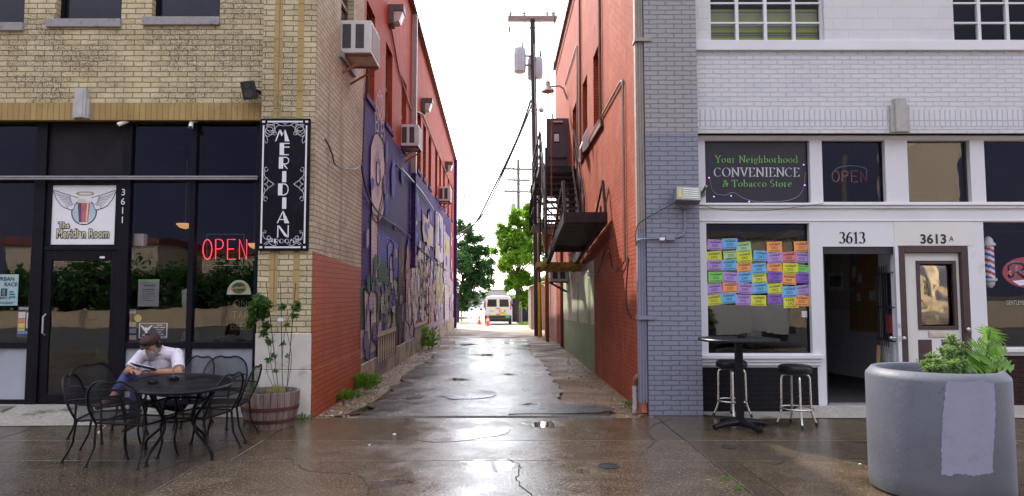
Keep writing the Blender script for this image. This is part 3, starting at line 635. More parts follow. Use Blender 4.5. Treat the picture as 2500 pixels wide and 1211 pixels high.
for r0, (ua, va, ub, vb, dv) in enumerate([(922, 812, 968, 792, 42), (1012, 792, 1044, 780, 26)]):     # painted balustrade
    A, B = onx(ua, va, XL + .05), onx(ub, vb, XL + .05); z0, z1 = A.z - .62, A.z
    X = XL + .046
    by['brown'].face((X, A.y, z0), (X, B.y, z0), (X, B.y, z1), (X, A.y, z1)); k = int((B.y - A.y) / .28)
    by['tan'].face((X + .001, A.y, z1 - .1), (X + .001, B.y, z1 - .1), (X + .001, B.y, z1), (X + .001, A.y, z1))
    for i in range(k):
        y = A.y + .1 + i * .28
        by['tan'].face((X + .002, y, z0), (X + .002, y + .12, z0), (X + .002, y + .16, z0 + .25), (X + .002, y + .1, z0 + .5), (X + .002, y + .02, z0 + .5), (X + .002, y - .04, z0 + .25))
for i in range(26):                                       # scribbled petals and paving round the pale figure
    y = random.uniform(26.0, 29.5); z = random.uniform(3.2, 5.0); p = [onx(1225 + F * XL / y, 700, XL)]
    by['violet'].add([(XL + .045, y, z), (XL + .045, y + .12, z + .02), (XL + .045, y + .1, z + .2)], [(0, 1, 2)])
for i in range(40):
    y = random.uniform(20.5, 23.4); z = random.uniform(.9, 2.9); by['dark'].add([(XL + .044, y, z), (XL + .044, y + .22, z), (XL + .044, y + .22, z + .14), (XL + .044, y, z + .14)], [(0, 1, 2, 3)])
for i in range(14):                                       # paint runs under the dark figure
    y = random.uniform(16.2, 17.6); z = random.uniform(.5, 1.2); by['dark'].face((XL + .047, y, z), (XL + .047, y + .035, z), (XL + .047, y + .03, z + 1.2), (XL + .047, y, z + 1.2))
def fleck(c, ua, ub, za, zb, n, w_, h_):
    for _ in range(n):
        y = -F * XL / (1225 - random.uniform(ua, ub)) * 1.0; z = random.uniform(za, zb); a, b = random.uniform(.5, 1.4) * w_ * y / 15, random.uniform(.4, 1.5) * h_; k = random.uniform(-.3, .3)
        q = [(y, z), (y + a * .5, z - b * .2), (y + a, z + b * .1 + k * a), (y + a * .9, z + b), (y + a * .4, z + b * 1.15), (y - a * .1, z + b * .7)]
        X = XL + .034 + random.uniform(0, .0095)
        by[c].face(*[(X, p, r) for p, r in q])
        if random.random() < .3:
            for (p, r), (p2, r2) in zip(q, q[1:] + q[:1]): stroke(by['dark'], [(p, r), (p2, r2)], lambda s, t: (X + .0006, s, t), .018)
fleck('pink', 988, 1062, .6, 2.6, 34, .35, .25); fleck('pale', 988, 1104, .6, 3.0, 74, .3, .3); fleck('tan', 1004, 1064, .6, 2.5, 26, .3, .22); fleck('lav', 884, 1100, .5, 2.6, 30, .35, .25); fleck('yellow', 1060, 1100, .9, 3.2, 16, .2, .16); fleck('violet', 890, 1100, .6, 4.0, 18, .3, .35); fleck('lime', 922, 968, .75, 1.8, 14, .3, .18); fleck('white', 1060, 1104, 1.0, 4.6, 30, .18, .3); fleck('grey', 884, 960, .4, 1.3, 16, .4, .2); fleck('brown', 980, 1070, .6, 2.4, 8, .2, .3); fleck('blue', 884, 1060, 2.2, 4.6, 12, .5, .5); fleck('green', 884, 950, 1.2, 2.2, 10, .25, .25)
for i in range(34):                                       # thin wavering ink lines
    y = random.uniform(12.6, 31); z = random.uniform(.8, 4.6); P_ = smoothpts([(y + random.uniform(-.25, .25), z + .22 * k, 0) for k in range(5)], 3); stroke(by['dark' if i % 3 else 'pale'], [(q_.x, q_.y) for q_ in P_], lambda s, t: (XL + .0455, s, t), .022)
for i in range(11):                                       # loops of the halo
    a = 2 * math.pi * i / 11; c = onx(922, 330, XL); yy, zz = c.y + .9 * .35 * math.cos(a), c.z + .1 + .55 * math.sin(a)
    stroke(by['white'], arc(yy, zz, .2, 0, 360, 10, .26), lambda p, q: (XL + .046, p, q), .025)
mb = MB(); mb.face((XL, 12.1, -.2), (XL, 33.3, -.2), (XL, 33.3, 5.149), (XL, 12.1, 5.149)); ks = list(by)
for i, c in enumerate(ks): mb.k = i + 1; mb.add(by[c].v, by[c].f)
mb.build('mural', [PURP] + [MP[c] for c in ks], LB)
# ================================================================ RIGHT BUILDING
WHB = brick('white_painted_brick', 'x', (.61, .61, .635), (.57, .57, .595), (.50, .50, .525), .0655, .225, .008, .5, .009, var=.08, fade=(.5, .5, .56))  # mortar tone lowered to stand for shade in the recessed joints
WHSM = brick('white_smooth_brick', 'x', (.60, .595, .61), (.585, .58, .60), (.56, .555, .575), .16, .42, .004, .5, .003, var=.05, fade=(.5, .5, .53))
WHS = brick('white_soldier', 'x', (.60, .60, .64), (.58, .58, .62), (.42, .42, .46), .21, .072, .008, .5, .008, sold=True)
GRYB = brick('grey_painted_brick', 'x', (.225, .235, .30), (.215, .225, .285), (.13, .137, .18), .0655, .225, .008, .45, .010, var=.1)  # mortar darkened, painting in the shade of the sunken joints
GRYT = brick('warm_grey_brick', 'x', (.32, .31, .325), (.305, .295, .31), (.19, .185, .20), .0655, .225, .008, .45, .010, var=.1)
REDR = brick('red_paint_right', 'y', (.46, .095, .046), (.39, .08, .038), (.22, .05, .027), .068, .23, .008, .75, .014, var=.6, spec=.15, fade=(.44, .17, .105), streak=(.22, .05, .028))
GRNP = brick('green_paint', 'y', (.21, .33, .11), (.19, .30, .10), (.14, .23, .08), .068, .23, .006, .55, .006, var=.5, streak=(.08, .13, .05))
PALE = brick('pale_green_paint', 'y', (.54, .58, .40), (.50, .54, .37), (.44, .48, .33), .068, .23, .006, .55, .006, var=.3, fade=(.3, .36, .2))
PWHT = brick('pink_white_paint', 'y', (.55, .50, .50), (.52, .47, .47), (.48, .43, .43), .068, .23, .006, .55, .006)
PINK = brick('pink_block', 'y', (.40, .18, .13), (.38, .165, .12), (.32, .14, .10), .2, .4, .008, .7, .006, var=.4, fade=(.5, .33, .27))
BLKB = brick('black_painted_brick', 'x', (.006, .005, .009), (.005, .0045, .008), (.012, .011, .017), .0655, .225, .007, .45, .012, spec=.22)
MARB = brick('maroon_brick', 'x', (.035, .013, .016), (.028, .011, .014), (.012, .006, .007), .0655, .225, .007, .45, .008, spec=.2)
WOOD = mat('white_wood', (.66, .66, .69), .42, var=.05, vs=1.3, bmp=.0008, bs=25, dirt=(.50, .48, .48), ds=2.6, dth=(.62, .75))
CREAM = mat('cream_wood', (.66, .65, .62), .45, var=.04, vs=1.3)
BROWN = mat('dark_brown_paint', (.055, .03, .03), .45, var=.15)
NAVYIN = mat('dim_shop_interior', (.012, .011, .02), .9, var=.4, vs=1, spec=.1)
CHROME = mat('chrome', (.62, .60, .56), .22, metal=1, var=.08)
NICKEL = mat('brushed_nickel', (.5, .5, .5), .3, metal=1, var=.1)
ORN = mat('grey_ornament', (.40, .385, .36), .7, var=.08, bmp=.001, dirt=(.3, .28, .26), ds=6)
YPr, YW, YG = 9.15, 9.28, 9.42
RB = root('painted_building', (5, 9.4, 0), 'white painted brick shop building with grey corner pier and red alley wall', 'building')
xpr = XX(1710, 650, YPr); XE = 9.6
zh = ZZ(325, YW)
mb = MB(); zsplit = ZZ(326, YPr)
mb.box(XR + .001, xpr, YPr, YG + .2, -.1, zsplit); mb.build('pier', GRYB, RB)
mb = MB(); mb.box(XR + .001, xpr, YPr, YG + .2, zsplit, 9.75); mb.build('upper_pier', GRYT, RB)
uw = [(XX(1733, 50, YW), XX(2012, 50, YW)), (XX(2328, 50, YW), XX(2328, 50, YW) + XX(2012, 50, YW) - XX(1733, 50, YW))]
zu = ZZ(100, YW); zb = ZZ(125, YW); zs1, zs0 = ZZ(268, YW), ZZ(308, YW)
mb = MB(); mb.box(xpr, XE, YW, YW + .05, zs1, zb); mb.box(xpr, XE, YW + .001, YW + .05, zh + .001, zs0); mb.build('white_brick_wall', WHB, RB)
mb = MB(); mb.box(xpr, XE, YW - .003, YW + .05, zs0, zs1); mb.build('soldier_course', WHS, RB)
mb = MB(); wallgrid(mb, 'y', YW, xpr, XE, zu, 9.75, [(a, b, zu, zu + 1.75) for a, b in uw], .12, 1); mb.build('upper_white_wall', WHSM, RB)
mb = MB(); mb.box(xpr, XE, YW - .05, YW + .1, zb, zu - .002); mb.build('sill_band', WOOD, RB, bevel=.006)
STRIPE = None
def stripemat():
    m, nt, N, L, P = _base('striped_blind'); pos = coords(nt, 'pos'); sp = N.new('ShaderNodeSeparateXYZ'); L.new(pos, sp.inputs[0])
    f = mth(nt, 'DIVIDE', mth(nt, 'SUBTRACT', sp.outputs[2], zu), .55)
    r = N.new('ShaderNodeValToRGB'); r.color_ramp.interpolation = 'CONSTANT'; e = r.color_ramp.elements
    T, B_, Y_, Gn = (.10, .17, .20), (.03, .05, .08), (.42, .44, .05), (.30, .33, .15)
    st = [(0, T), (.14, Y_), (.20, B_), (.22, Gn), (.25, B_), (.27, Gn), (.30, B_), (.33, Y_), (.40, Gn), (.46, T), (.50, Gn), (.84, T), (.88, Y_), (.93, T)]
    while len(e) < len(st): e.new(.5)
    for i, (p, c) in enumerate(st): e[i].position = p; e[i].color = (*c, 1)
    L.new(f, r.inputs[0]); L.new(r.outputs[0], P.inputs['Base Color']); P.inputs['Roughness'].default_value = .8; return m
STRIPE = stripemat()
UGL = glass('upper_glass', (.8, .8, .85), 1.3)
for i, (a, b) in enumerate(uw):
    mb = MB(); y = YW + .06; t = .022; z1 = zu + 1.75
    mb.box(a, a + .03, y, y + .05, zu, z1); mb.box(b - .03, b, y, y + .05, zu, z1); mb.box(a + .03, b - .03, y, y + .05, zu, zu + .03); mb.box(a + .03, b - .03, y, y + .05, z1 - .03, z1)
    for k in range(1, 4): x = a + (b - a) * k / 4; mb.box(x - t, x + t, y - .004, y + .05, zu + .03, z1 - .03)
    zz = zu + .285
    while zz < z1 - .1: mb.box(a + .03, b - .03, y + .004, y + .046, zz - .012, zz + .012); zz += .285 + .0
    f = mb.build('window', WOOD, RB)
    mb = MB(); mb.face((a, y + .03, zu), (b, y + .03, zu), (b, y + .03, z1), (a, y + .03, z1)); mb.build('pane', UGL, f)
    mb = MB(); mb.face((a - .3, y + .9, zu - .2), (b + .3, y + .9, zu - .2), (b + .3, y + .9, z1 + .2), (a - .3, y + .9, z1 + .2)); mb.build('dark_room', NAVYIN, f)
    if i == 0:
        mb = MB(); mb.box(a + .02, b - .02, y + .10, y + .115, zu + .005, zu + .52); mb.build('striped_blind', STRIPE, f)
# woodwork of the shopfront
def hx(u0, u1, v0, v1, Y=YG):
    vm = (v0 + v1) / 2; return (XX(u0, vm, Y), XX(u1, vm, Y), ZZ(v1, Y), ZZ(v0, Y))
T1, T2, T3, T4 = hx(1722, 1978, 343, 495), hx(2008, 2162, 343, 493), hx(2217, 2370, 343, 493), hx(2405, 2680, 343, 493)
W1, W4 = hx(1727, 1980, 545, 863), hx(2407, 2690, 542, 848)
D1, D2 = hx(2014, 2190, 602, 975), hx(2199, 2371, 600, 975)
zfl = .09
D1 = (D1[0], D1[1], -.1, D1[3]); D2 = (D2[0], D2[1], -.1, D2[3])
zbk = ZZ(897, YG)
K1, K4 = (xpr + .01, XX(1998, 940, YG), -.1, zbk), (W4[0] - .02, XE, -.1, ZZ(868, YG))
mb = MB(); wallgrid(mb, 'y', YG, xpr, XE, -.1, zh - .002, [T1, T2, T3, T4, W1, W4, D1, D2, K1, K4], .11, 1); mb.build('shopfront_woodwork', WOOD, RB)
mb = MB(); z = ZZ(497, YG); mb.box(xpr, XE, YG - .05, YG + .02, z - .03, z); mb.box(xpr, XE, YG - .03, YG + .02, z - .07, z - .032); mb.box(xpr, XE, YG - .018, YG + .02, ZZ(341, YG), zh - .004); z = ZZ(540, YG)
mb.box(xpr, XE, YG - .012, YG + .02, z - .004, z + .02); mb.build('cornice_moulding', WOOD, RB, bevel=.006)
mb = MB(); a = xpr + .004; b = XX(2006, 880, YG); z = ZZ(866, YG); mb.box(a, b, YG - .07, YG + .02, z - .05, z); mb.box(a + .01, b - .015, YG - .045, YG + .02, z - .10, z - .052); mb.box(a + .02, b - .02, YG - .03, YG + .02, z - .145, z - .102)
mb.build('window_sill', WOOD, RB, bevel=.005)
mb = MB(); z = ZZ(850, YG); mb.box(W4[0] - .06, XE, YG - .06, YG + .02, z - .05, z); mb.build('window_sill', WOOD, RB, bevel=.005)
mb = MB(); mb.box(K1[0] - .01, K1[1], YG + .012, YG + .1, -.1, zbk + .02); mb.build('black_brick_base', BLKB, RB)
mb = MB(); mb.box(K4[0], XE, YG + .012, YG + .1, -.1, K4[3] + .02); mb.build('maroon_brick_base', MARB, RB)
mb = MB(); zc0 = ZZ(600, YG); mb.box(D1[1] + .005, XX(2377, 570, YG), YG - .006, YG + .02, zc0 + .003, ZZ(543, YG)); mb.build('cream_panel', CREAM, RB)
for i, h in enumerate((T1, T2, T3, T4, W1, W4)):
    mb = MB(); y = YG + .085; t = .014
    mb.box(h[0], h[1], y - .012, y + .012, h[2], h[2] + t); mb.box(h[0], h[1], y - .012, y + .012, h[3] - t, h[3]); mb.box(h[0], h[0] + t, y - .012, y + .012, h[2] + t, h[3] - t); mb.box(h[1] - t * 1.6, h[1], y - .012, y + .012, h[2] + t, h[3] - t)
    f = mb.build('shop_window', BROWN if i in (2, 3, 5) else FRM, RB)
    mb = MB(); mb.face((h[0], y, h[2]), (h[1], y, h[2]), (h[1], y, h[3]), (h[0], y, h[3])); mb.build('pane', GLASS, f)
# interiors
mb = MB(); yb_ = YG + .13
def room(mb, x0, x1, y1, z0=.085, z1=4.0):
    mb.face((x0, yb_, z0), (x1, yb_, z0), (x1, y1, z0), (x0, y1, z0)); mb.face((x0, yb_, z1), (x1, yb_, z1), (x1, y1, z1), (x0, y1, z1)); mb.face((x0, y1, z0), (x1, y1, z0), (x1, y1, z1), (x0, y1, z1))
    mb.face((x0, yb_, z0), (x0, y1, z0), (x0, y1, z1), (x0, yb_, z1)); mb.face((x1, yb_, z0), (x1, y1, z0), (x1, y1, z1), (x1, yb_, z1))
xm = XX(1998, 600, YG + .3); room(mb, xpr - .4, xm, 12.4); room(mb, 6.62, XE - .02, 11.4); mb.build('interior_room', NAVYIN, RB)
mb = MB(); x0, x1, y1 = D1[0] - .02, D2[0] + .08, 15.2
mb.face((x0, yb_ - .02, .09), (x1 + 2, yb_ - .02, .09), (x1 + 2, y1, .09), (x0 - .4, y1, .09)); mb.face((x0 - .4, yb_, 2.5), (x1 + 2, yb_, 2.5), (x1 + 2, y1, 2.5), (x0 - .4, y1, 2.5)); mb.build('entry_floor', mat('dark_floor', (.06, .055, .058), .6), RB)
mb = MB(); mb.face((x0 - .38, yb_ - .01, 2.495), (x1 + .02, yb_ - .01, 2.495), (x1 + 1.4, 13.4, 2.495), (x0 + .6, 13.4, 2.495)); mb.face((x0, yb_ + .02, .1), (x0 + 1.15, 12.4, .1), (x0 + 1.15, 12.4, 2.49), (x0, yb_ + .02, 2.49)); mb.build('entry_bounce_ceiling', mat('entry_bounce_paint', (.78, .78, .78), .7), RB)  # unseen white ceiling and side wall added to bounce light into the entry
A, B = Vector((XX(2005, 900, 13.5), 13.5, 0)), Vector((XX(2205, 900, 11.5), 11.5, 0)); dv = (B - A); nrm = Vector((dv.y, -dv.x, 0)).normalized()
EW = mat('entry_white_wall', (.72, .72, .75), .6, var=.06); ESD = mat('entry_siding', (.50, .50, .52), .6, var=.08)
mb = MB(); mb.face(A + Vector((0, 0, .09)), B + Vector((0, 0, .09)), B + Vector((0, 0, 1.3)), A + Vector((0, 0, 1.3))); mb.build('entry_wall', EW, RB)
mb = MB()
for i in range(6):
    z = 1.3 + i * .2; n0 = nrm * .004; n1 = nrm * .022
    mb.face(A + n1 + Vector((0, 0, z)), B + n1 + Vector((0, 0, z)), B + n0 + Vector((0, 0, z + .2)), A + n0 + Vector((0, 0, z + .2))); mb.face(A + n1 + Vector((0, 0, z)), B + n1 + Vector((0, 0, z)), B + n0 + Vector((0, 0, z)), A + n0 + Vector((0, 0, z)))
mb.build('entry_siding', ESD, RB)
def onentry(u, v, up_=.03):              # point on the slanted entry wall
    d = ray(u, v); a = A + nrm * up_; t = (a.x * nrm.x + a.y * nrm.y) / (d.x * nrm.x + d.y * nrm.y); return Vector((d.x * t, d.y * t, H + d.z * t))
def epanel(name, u0, v0, u1, v1, m, up_=.03, th=.012, parent=None):
    p = [onentry(u0, v0, up_), onentry(u1, v0, up_), onentry(u1, v1, up_), onentry(u0, v1, up_)]; p[1].z = p[0].z; p[2].z = p[3].z
    mb = MB(); mb.prism(p, -nrm * th); return mb.build(name, m, parent)
CORK = mat('cork', (.42, .25, .11), .9, var=.2, vs=30)
cb = root('corkboard', onentry(2110, 810, .03), 'brown corkboard with pinned papers on the wall inside the open door', 'notice board')
epanel('board', 2074, 612, 2144, 806, CORK, .035, .015, cb)
PPR = mat('paper_dim', (.7, .7, .72), .8, var=.2); PPB = mat('paper_blue_dim', (.22, .24, .34), .8, var=.4); PPG = mat('paper_green_note', (.18, .42, .04), .7)
for i, (u0, v0, u1, v1, m) in enumerate([(2077, 616, 2092, 650, PPB), (2080, 652, 2090, 676, PPR), (2094, 668, 2104, 690, PPR), (2076, 690, 2090, 712, PPB), (2092, 715, 2102, 735, PPR), (2078, 722, 2088, 738, PPB), (2122, 710, 2140, 734, PPR), (2118, 684, 2124, 692, PPB)]):
    o = epanel('pinned_paper', u0, v0, u1, v1, m, .040 + .002 * (i % 2), .002, cb)
p0 = [onentry(u, v, .042) for u, v in ((2096, 736), (2102, 744), (2103, 757), (2093, 767), (2086, 752))]; mb = MB(); mb.prism(p0, -nrm * .002); mb.build('green_note', PPG, cb)
o = root('framed_picture', onentry(2034, 706, .03), 'white framed picture on the siding inside the open doorway', 'picture')
epanel('frame', 2022, 666, 2058, 708, PPR, .034, .015, o); epanel('print', 2027, 674, 2053, 700, PPB, .036, .002, o)
# doorway: dark header, open barred door
mb = MB(); mb.box(D1[0], D1[1], YG + .02, YG + .12, D1[3] - .10, D1[3] - .001); mb.box(D1[0], D1[0] + .03, YG + .03, YG + .12, .09, D1[3] - .1); mb.build('door_header', mat('dark_frame', (.02, .018, .025), .5), RB)
mb = MB(); mb.box(D1[0] - .02, D1[1], YG + .0, YG + .2, .075, .096); mb.build('threshold', STEEL, RB)
E1, E0 = Vector((XX(2190, 750, 9.36), 9.36, 0)), Vector((XX(2148, 750, 10.28), 10.28, 0))
dd = (E0 - E1); L_ = dd.length; dd.normalize(); nn = Vector((-dd.y, dd.x, 0)); nn = nn if nn.x < 0 else -nn     # nn faces the opening
MD = Matrix((dd, nn, Vector((0, 0, 1)))).transposed(); zt_ = ZZ(603, 9.36)
def dl(a, n, z): return E1 + dd * a + nn * n + Vector((0, 0, z))
mb = MB(); mb.obox(dl(L_ / 2, -.02, (zt_ + .1) / 2), (L_, .045, zt_ - .1), MD); OD = mb.build('open_door', WOOD, RB, bevel=.003)
mb = MB(); mb.obox(dl(L_ * .5, .005, 1.42), (L_ * .66, .01, .95), MD); mb.build('door_glass', mat('dark_door_glass', (.02, .02, .03), .12), OD)
for k in range(2):
    mb = MB(); mb.obox(dl(L_ * (.3 + .4 * k), .004, .5), (L_ * .26, .012, .5), MD); mb.build('door_panel', WOOD, OD, bevel=.004)
mb = MB()
for k in range(6): a_ = L_ * (.22 + .13 * k); mb.tube([dl(a_, .07, .86), dl(a_, .07, 2.0)], .008, 6)
for z in (.95, 1.42, 1.9): mb.tube([dl(L_ * .12, .07, z), dl(L_ * .92, .07, z)], .010, 6); mb.tube([dl(L_ * .12, .0, z), dl(L_ * .12, .07, z)], .01, 6); mb.tube([dl(L_ * .92, 0, z), dl(L_ * .92, .07, z)], .01, 6)
mb.build('security_bars', BLACK, OD)
mb = MB(); mb.obox(dl(L_ * .42, .014, 1.18), (L_ * .3, .006, .26), MD); mb.build('red_sign', mat('red_card', (.5, .03, .05), .6), OD)
mb = MB()
for s_ in (.02, -.065): mb.lathe([(.012, 0), (.012, .035), (.028, .05), (.03, .07), (.018, .085)], M=Matrix.Rotation(0, 3, 'X'), n=12) if False else mb.ell(dl(.065, s_ + (.05 if s_ > 0 else -.02), 1.0), (.03, .03, .03))
mb.tube([dl(.065, -.1, 1.0), dl(.065, .08, 1.0)], .013); mb.build('door_knob', NICKEL, OD, smooth=40)
mb = MB(); mb.obox(dl(-.002, -.02, 1.0), (.006, .028, .07), MD); mb.obox(dl(-.002, -.02, 1.17), (.006, .028, .06), MD); mb.build('latch_plate', NICKEL, OD)
o = root('wooden_post', dl(L_ * .8, .1, .1), 'pale wooden stick leaning behind the open barred door', 'stick'); mb = MB(); mb.bar(dl(L_ * .8, .12, .1), dl(L_ * .86, .06, .85), .045, .03); mb.build('stick', mat('pine_wood', (.55, .38, .16), .6), o)
# closed cream door, brown frame
mb = MB(); y = YG; f = .095
mb.box(D2[0], D2[0] + f, y + .0, y + .1, .09, D2[3]); mb.box(D2[1] - f, D2[1], y + .0, y + .1, .09, D2[3]); mb.box(D2[0] + f, D2[1] - f, y + .0, y + .1, D2[3] - f, D2[3]); mb.build('brown_door_frame', BROWN, RB, bevel=.006)
a0, a1, zt2 = D2[0] + f + .003, D2[1] - f - .003, D2[3] - f - .004
q = hx(2240, 2334, 638, 803, YG + .06)
mb = MB(); wallgrid(mb, 'y', YG + .06, a0, a1, .1, zt2, [q], .03, 1); CD = mb.build('cream_door', CREAM, RB)
mb = MB(); t = .04; y0, y1 = YG + .045, YG + .075
mb.box(q[0] - .01, q[0] + t, y0, y1, q[2] - .01, q[3] + .01); mb.box(q[1] - t, q[1] + .01, y0, y1, q[2] - .01, q[3] + .01); mb.box(q[0] + t, q[1] - t, y0, y1, q[2] - .01, q[2] + t); mb.box(q[0] + t, q[1] - t, y0, y1, q[3] - t, q[3] + .01); mb.build('glass_frame', BROWN, CD, bevel=.004)
mb = MB(); nx, nz = 22, 34; vs = []
for j in range(nz + 1):                      # rippled mirror film, buckled in the frame
    for i in range(nx + 1):
        s_, t_ = i / nx * 2 - 1, j / nz * 2 - 1
        vs.append((q[0] + (q[1] - q[0]) * i / nx, YG + .085 + .028 * (s_ * s_) * (1 - .7 * t_ * t_) + .03 * t_ ** 4 + .0010 * math.sin(7 * s_ + 4 * t_) + .0006 * math.sin(13 * t_ + 3 * s_), q[2] + (q[3] - q[2]) * j / nz))
mb.add(vs, [(j * (nx + 1) + i, j * (nx + 1) + i + 1, (j + 1) * (nx + 1) + i + 1, (j + 1) * (nx + 1) + i) for j in range(nz) for i in range(nx)])
mb.build('mirror_film', mat('mirror_film', (.30, .27, .215), .04, metal=1, var=.03), CD, smooth=60)
mb = MB(); r_ = hx(2266, 2316, 808, 823, YG + .06); mb.box(r_[0], r_[1], YG + .046, YG + .062, r_[2], r_[3]); mb.box(r_[0] + .02, r_[1] - .02, YG + .04, YG + .047, r_[2] + .018, r_[3] - .018); mb.build('mail_slot', mat('satin_metal', (.55, .5, .5), .35, metal=.8), CD, bevel=.003)
for u0, u1 in ((2243, 2276), (2300, 2336)):
    r_ = hx(u0, u1, 829, 930, YG + .06); mb = MB(); mb.box(r_[0], r_[1], YG + .05, YG + .062, r_[2], r_[3]); mb.build('brown_panel', BROWN, CD, bevel=.008)
for u, v, k in ((2353, 781, 0), (2355, 804, 1)):
    p = at(u, v, YG + .06); mb = MB(); mb.lathe([(.036, 0), (.036, .02), (.02, .03), (.02, .045)] if k == 0 else [(.036, 0), (.034, .012), (.014, .02), (.014, .05), (.03, .06), (.03, .085), (.015, .095)], p.x, p.y, p.z, 16, M=Matrix.Rotation(R(90), 3, 'X')); mb.build('deadbolt' if k == 0 else 'door_knob', NICKEL, CD, smooth=40)
# numbers over the doors
NUM = mat('black_numeral', (.012, .012, .014), .4)
p = at(2081, 594, YG - .004); mb = MB(); serif(mb, '3613', .155, lambda a, b: (p.x + a, p.y, p.z + b), .085, track=.02); mb.build('door_number', NUM, RB)
p2 = at(2279, 594, YG - .01); mb = MB(); text(mb, '3613', .178, lambda a, b: (p2.x + a, p2.y, p2.z + b), offset=.028, sx=1.05); mb.build('door_number', NUM, RB)
p3 = at(2323, 589, YG - .01); mb = MB(); text(mb, 'A', .10, lambda a, b: (p3.x + a, p3.y, p3.z + b), offset=.006, sx=.95); mb.build('door_letter', NUM, RB)
# grey stepped ornament
mb = MB(); x = lambda u: XX(u, 285, YW)
mb.box(x(2170), x(2216), YW - .05, YW + .02, zh + .002, ZZ(258, YW)); mb.box(x(2179), x(2206), YW - .085, YW + .02, zh + .003, ZZ(243, YW)); mb.build('ornament', ORN, RB, bevel=.007)
# ---- alley wall
wr = [(13.3, 14.25, 5.1, 6.62), (15.3, 16.15, 5.1, 6.62), (17.5, 18.5, 5.1, 6.62), (19.75, 20.65, 4.95, 6.75), (10.75, 10.7501, 5, 5.0001)][:4]
mb = MB(); wallgrid(mb, 'x', XR, 9.2, 24.4, -.3, 9.75, wr, .22, 1); mb.face((XR, 24.4, 4.0), (9, 24.4, 4), (9, 24.4, 9.75), (XR, 24.4, 9.75)); mb.build('red_alley_wall', REDR, RB)
for i, (a, b, z0, z1) in enumerate(wr[:3]):
    mb = MB(); x = XR + .14; t = .06
    mb.box(x, x + .05, a, a + t, z0, z1); mb.box(x, x + .05, b - t, b, z0, z1); mb.box(x, x + .05, a + t, b - t, z0, z0 + t); mb.box(x, x + .05, a + t, b - t, z1 - t, z1); mb.box(x - .01, x + .04, a + t, b - t, (z0 + z1) / 2 - .03, (z0 + z1) / 2 + .03)
    f = mb.build('alley_window', CREAM, RB); mb = MB(); mb.face((x + .02, a, z0), (x + .02, b, z0), (x + .02, b, z1), (x + .02, a, z1)); mb.build('pane', DPANE, f)
mb = MB(); mb.box(XR - .06, XR + .02, 12.9, 16.7, 4.82, 4.93); mb.build('ledge', mat('ledge_brown', (.14, .05, .035), .6), RB)
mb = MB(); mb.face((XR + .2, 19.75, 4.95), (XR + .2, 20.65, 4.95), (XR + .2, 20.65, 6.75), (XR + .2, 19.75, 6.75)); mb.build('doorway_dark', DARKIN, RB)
X = XR - .003
mb = MB(); mb.face((X, 14.4, -.15), (X, 22.2, -.2), (X, 22.2, .78), (X, 14.4, .95)); mb.build('green_painted_panel', GRNP, RB)
mb = MB(); mb.face((X, 14.4, .95), (X, 22.2, .78), (X, 22.2, 2.3), (X, 14.4, 2.3)); mb.build('pale_painted_panel', PALE, RB)
X -= .001; mb = MB(); mb.face((X, 14.4, 1.0), (X, 14.85, 1.0), (X, 14.7, 1.6), (X, 15.0, 2.0), (X, 15.8, 2.05), (X, 22.2, 2.05), (X, 22.2, 2.31), (X, 14.4, 2.31)); mb.build('white_paint_border', PWHT, RB)
mb = MB(); mb.face((X, 15.1, .3), (X, 15.5, .3), (X, 15.4, 1.95), (X, 14.95, 1.95)); mb.face((X, 17.3, .3), (X, 17.8, .3), (X, 17.7, 1.9), (X, 17.2, 1.9)); mb.build('green_stripe', GRNP, RB)
mb = MB(); mb.box(XR - .08, XR + .4, 9.16, 24.5, 9.75, 9.83); mb.build('parapet_coping', mat('coping_red', (.17, .05, .035), .6), RB)
mb = MB(); mb.box(XR, XE, 9.3, 24.4, 9.4, 9.5); mb.face((XE, 9.2, -.2), (XE, 24.4, -.2), (XE, 24.4, 9.75), (XE, 9.2, 9.75)); mb.face((XR, 24.39, -.2), (XE, 24.39, -.2), (XE, 24.39, 9.75), (XR, 24.39, 9.75)); mb.build('roof', ROOFM, RB)
mb = MB(); mb.box(XR + .02, XE, 24.4, 30.2, -.4, 3.9); mb.build('rear_block_wing', PINK, RB)
mb = MB(); mb.tube([(XR + .5, 22.5, 9.5), (XR + .5, 22.5, 10.9)], .12, 12); mb.build('chimney_pipe', STEEL, RB, smooth=40)
# grey exit door standing open over the landing
EXD = mat('grey_steel_door', (.085, .065, .075), .5, var=.12, dirt=(.12, .07, .05), ds=8, dth=(.62, .75))
mb = MB(); mb.box(1.30, XR + .02, 19.66, 19.71, 5.0, 6.72); ED = mb.build('exit_door', EXD, RB, bevel=.004)
mb = MB(); mb.box(1.5, 1.78, 19.6, 19.66, 6.58, 6.63); mb.build('door_closer', STEEL, ED)
mb = MB(); mb.box(1.36, 1.86, 19.58, 19.62, 5.55, 5.6); mb.box(1.36, 1.4, 19.6, 19.67, 5.54, 5.61); mb.box(1.82, 1.86, 19.6, 19.67, 5.54, 5.61); mb.build('push_bar', EXD, ED)
mb = MB(); mb.box(1.5, 1.7, 19.652, 19.659, 5.98, 6.3); mb.build('notice_frame', BLACK, ED)
mb = MB(); mb.box(1.53, 1.67, 19.648, 19.653, 6.03, 6.25); mb.build('notice_paper', PPR, ED)
mb = MB(); text(mb, 'EXIT', .07, lambda a, b: (1.6 + a, 19.656, 6.39 + b), offset=.01); mb.build('door_lettering', mat('rust_red_letter', (.28, .05, .03), .6), ED)

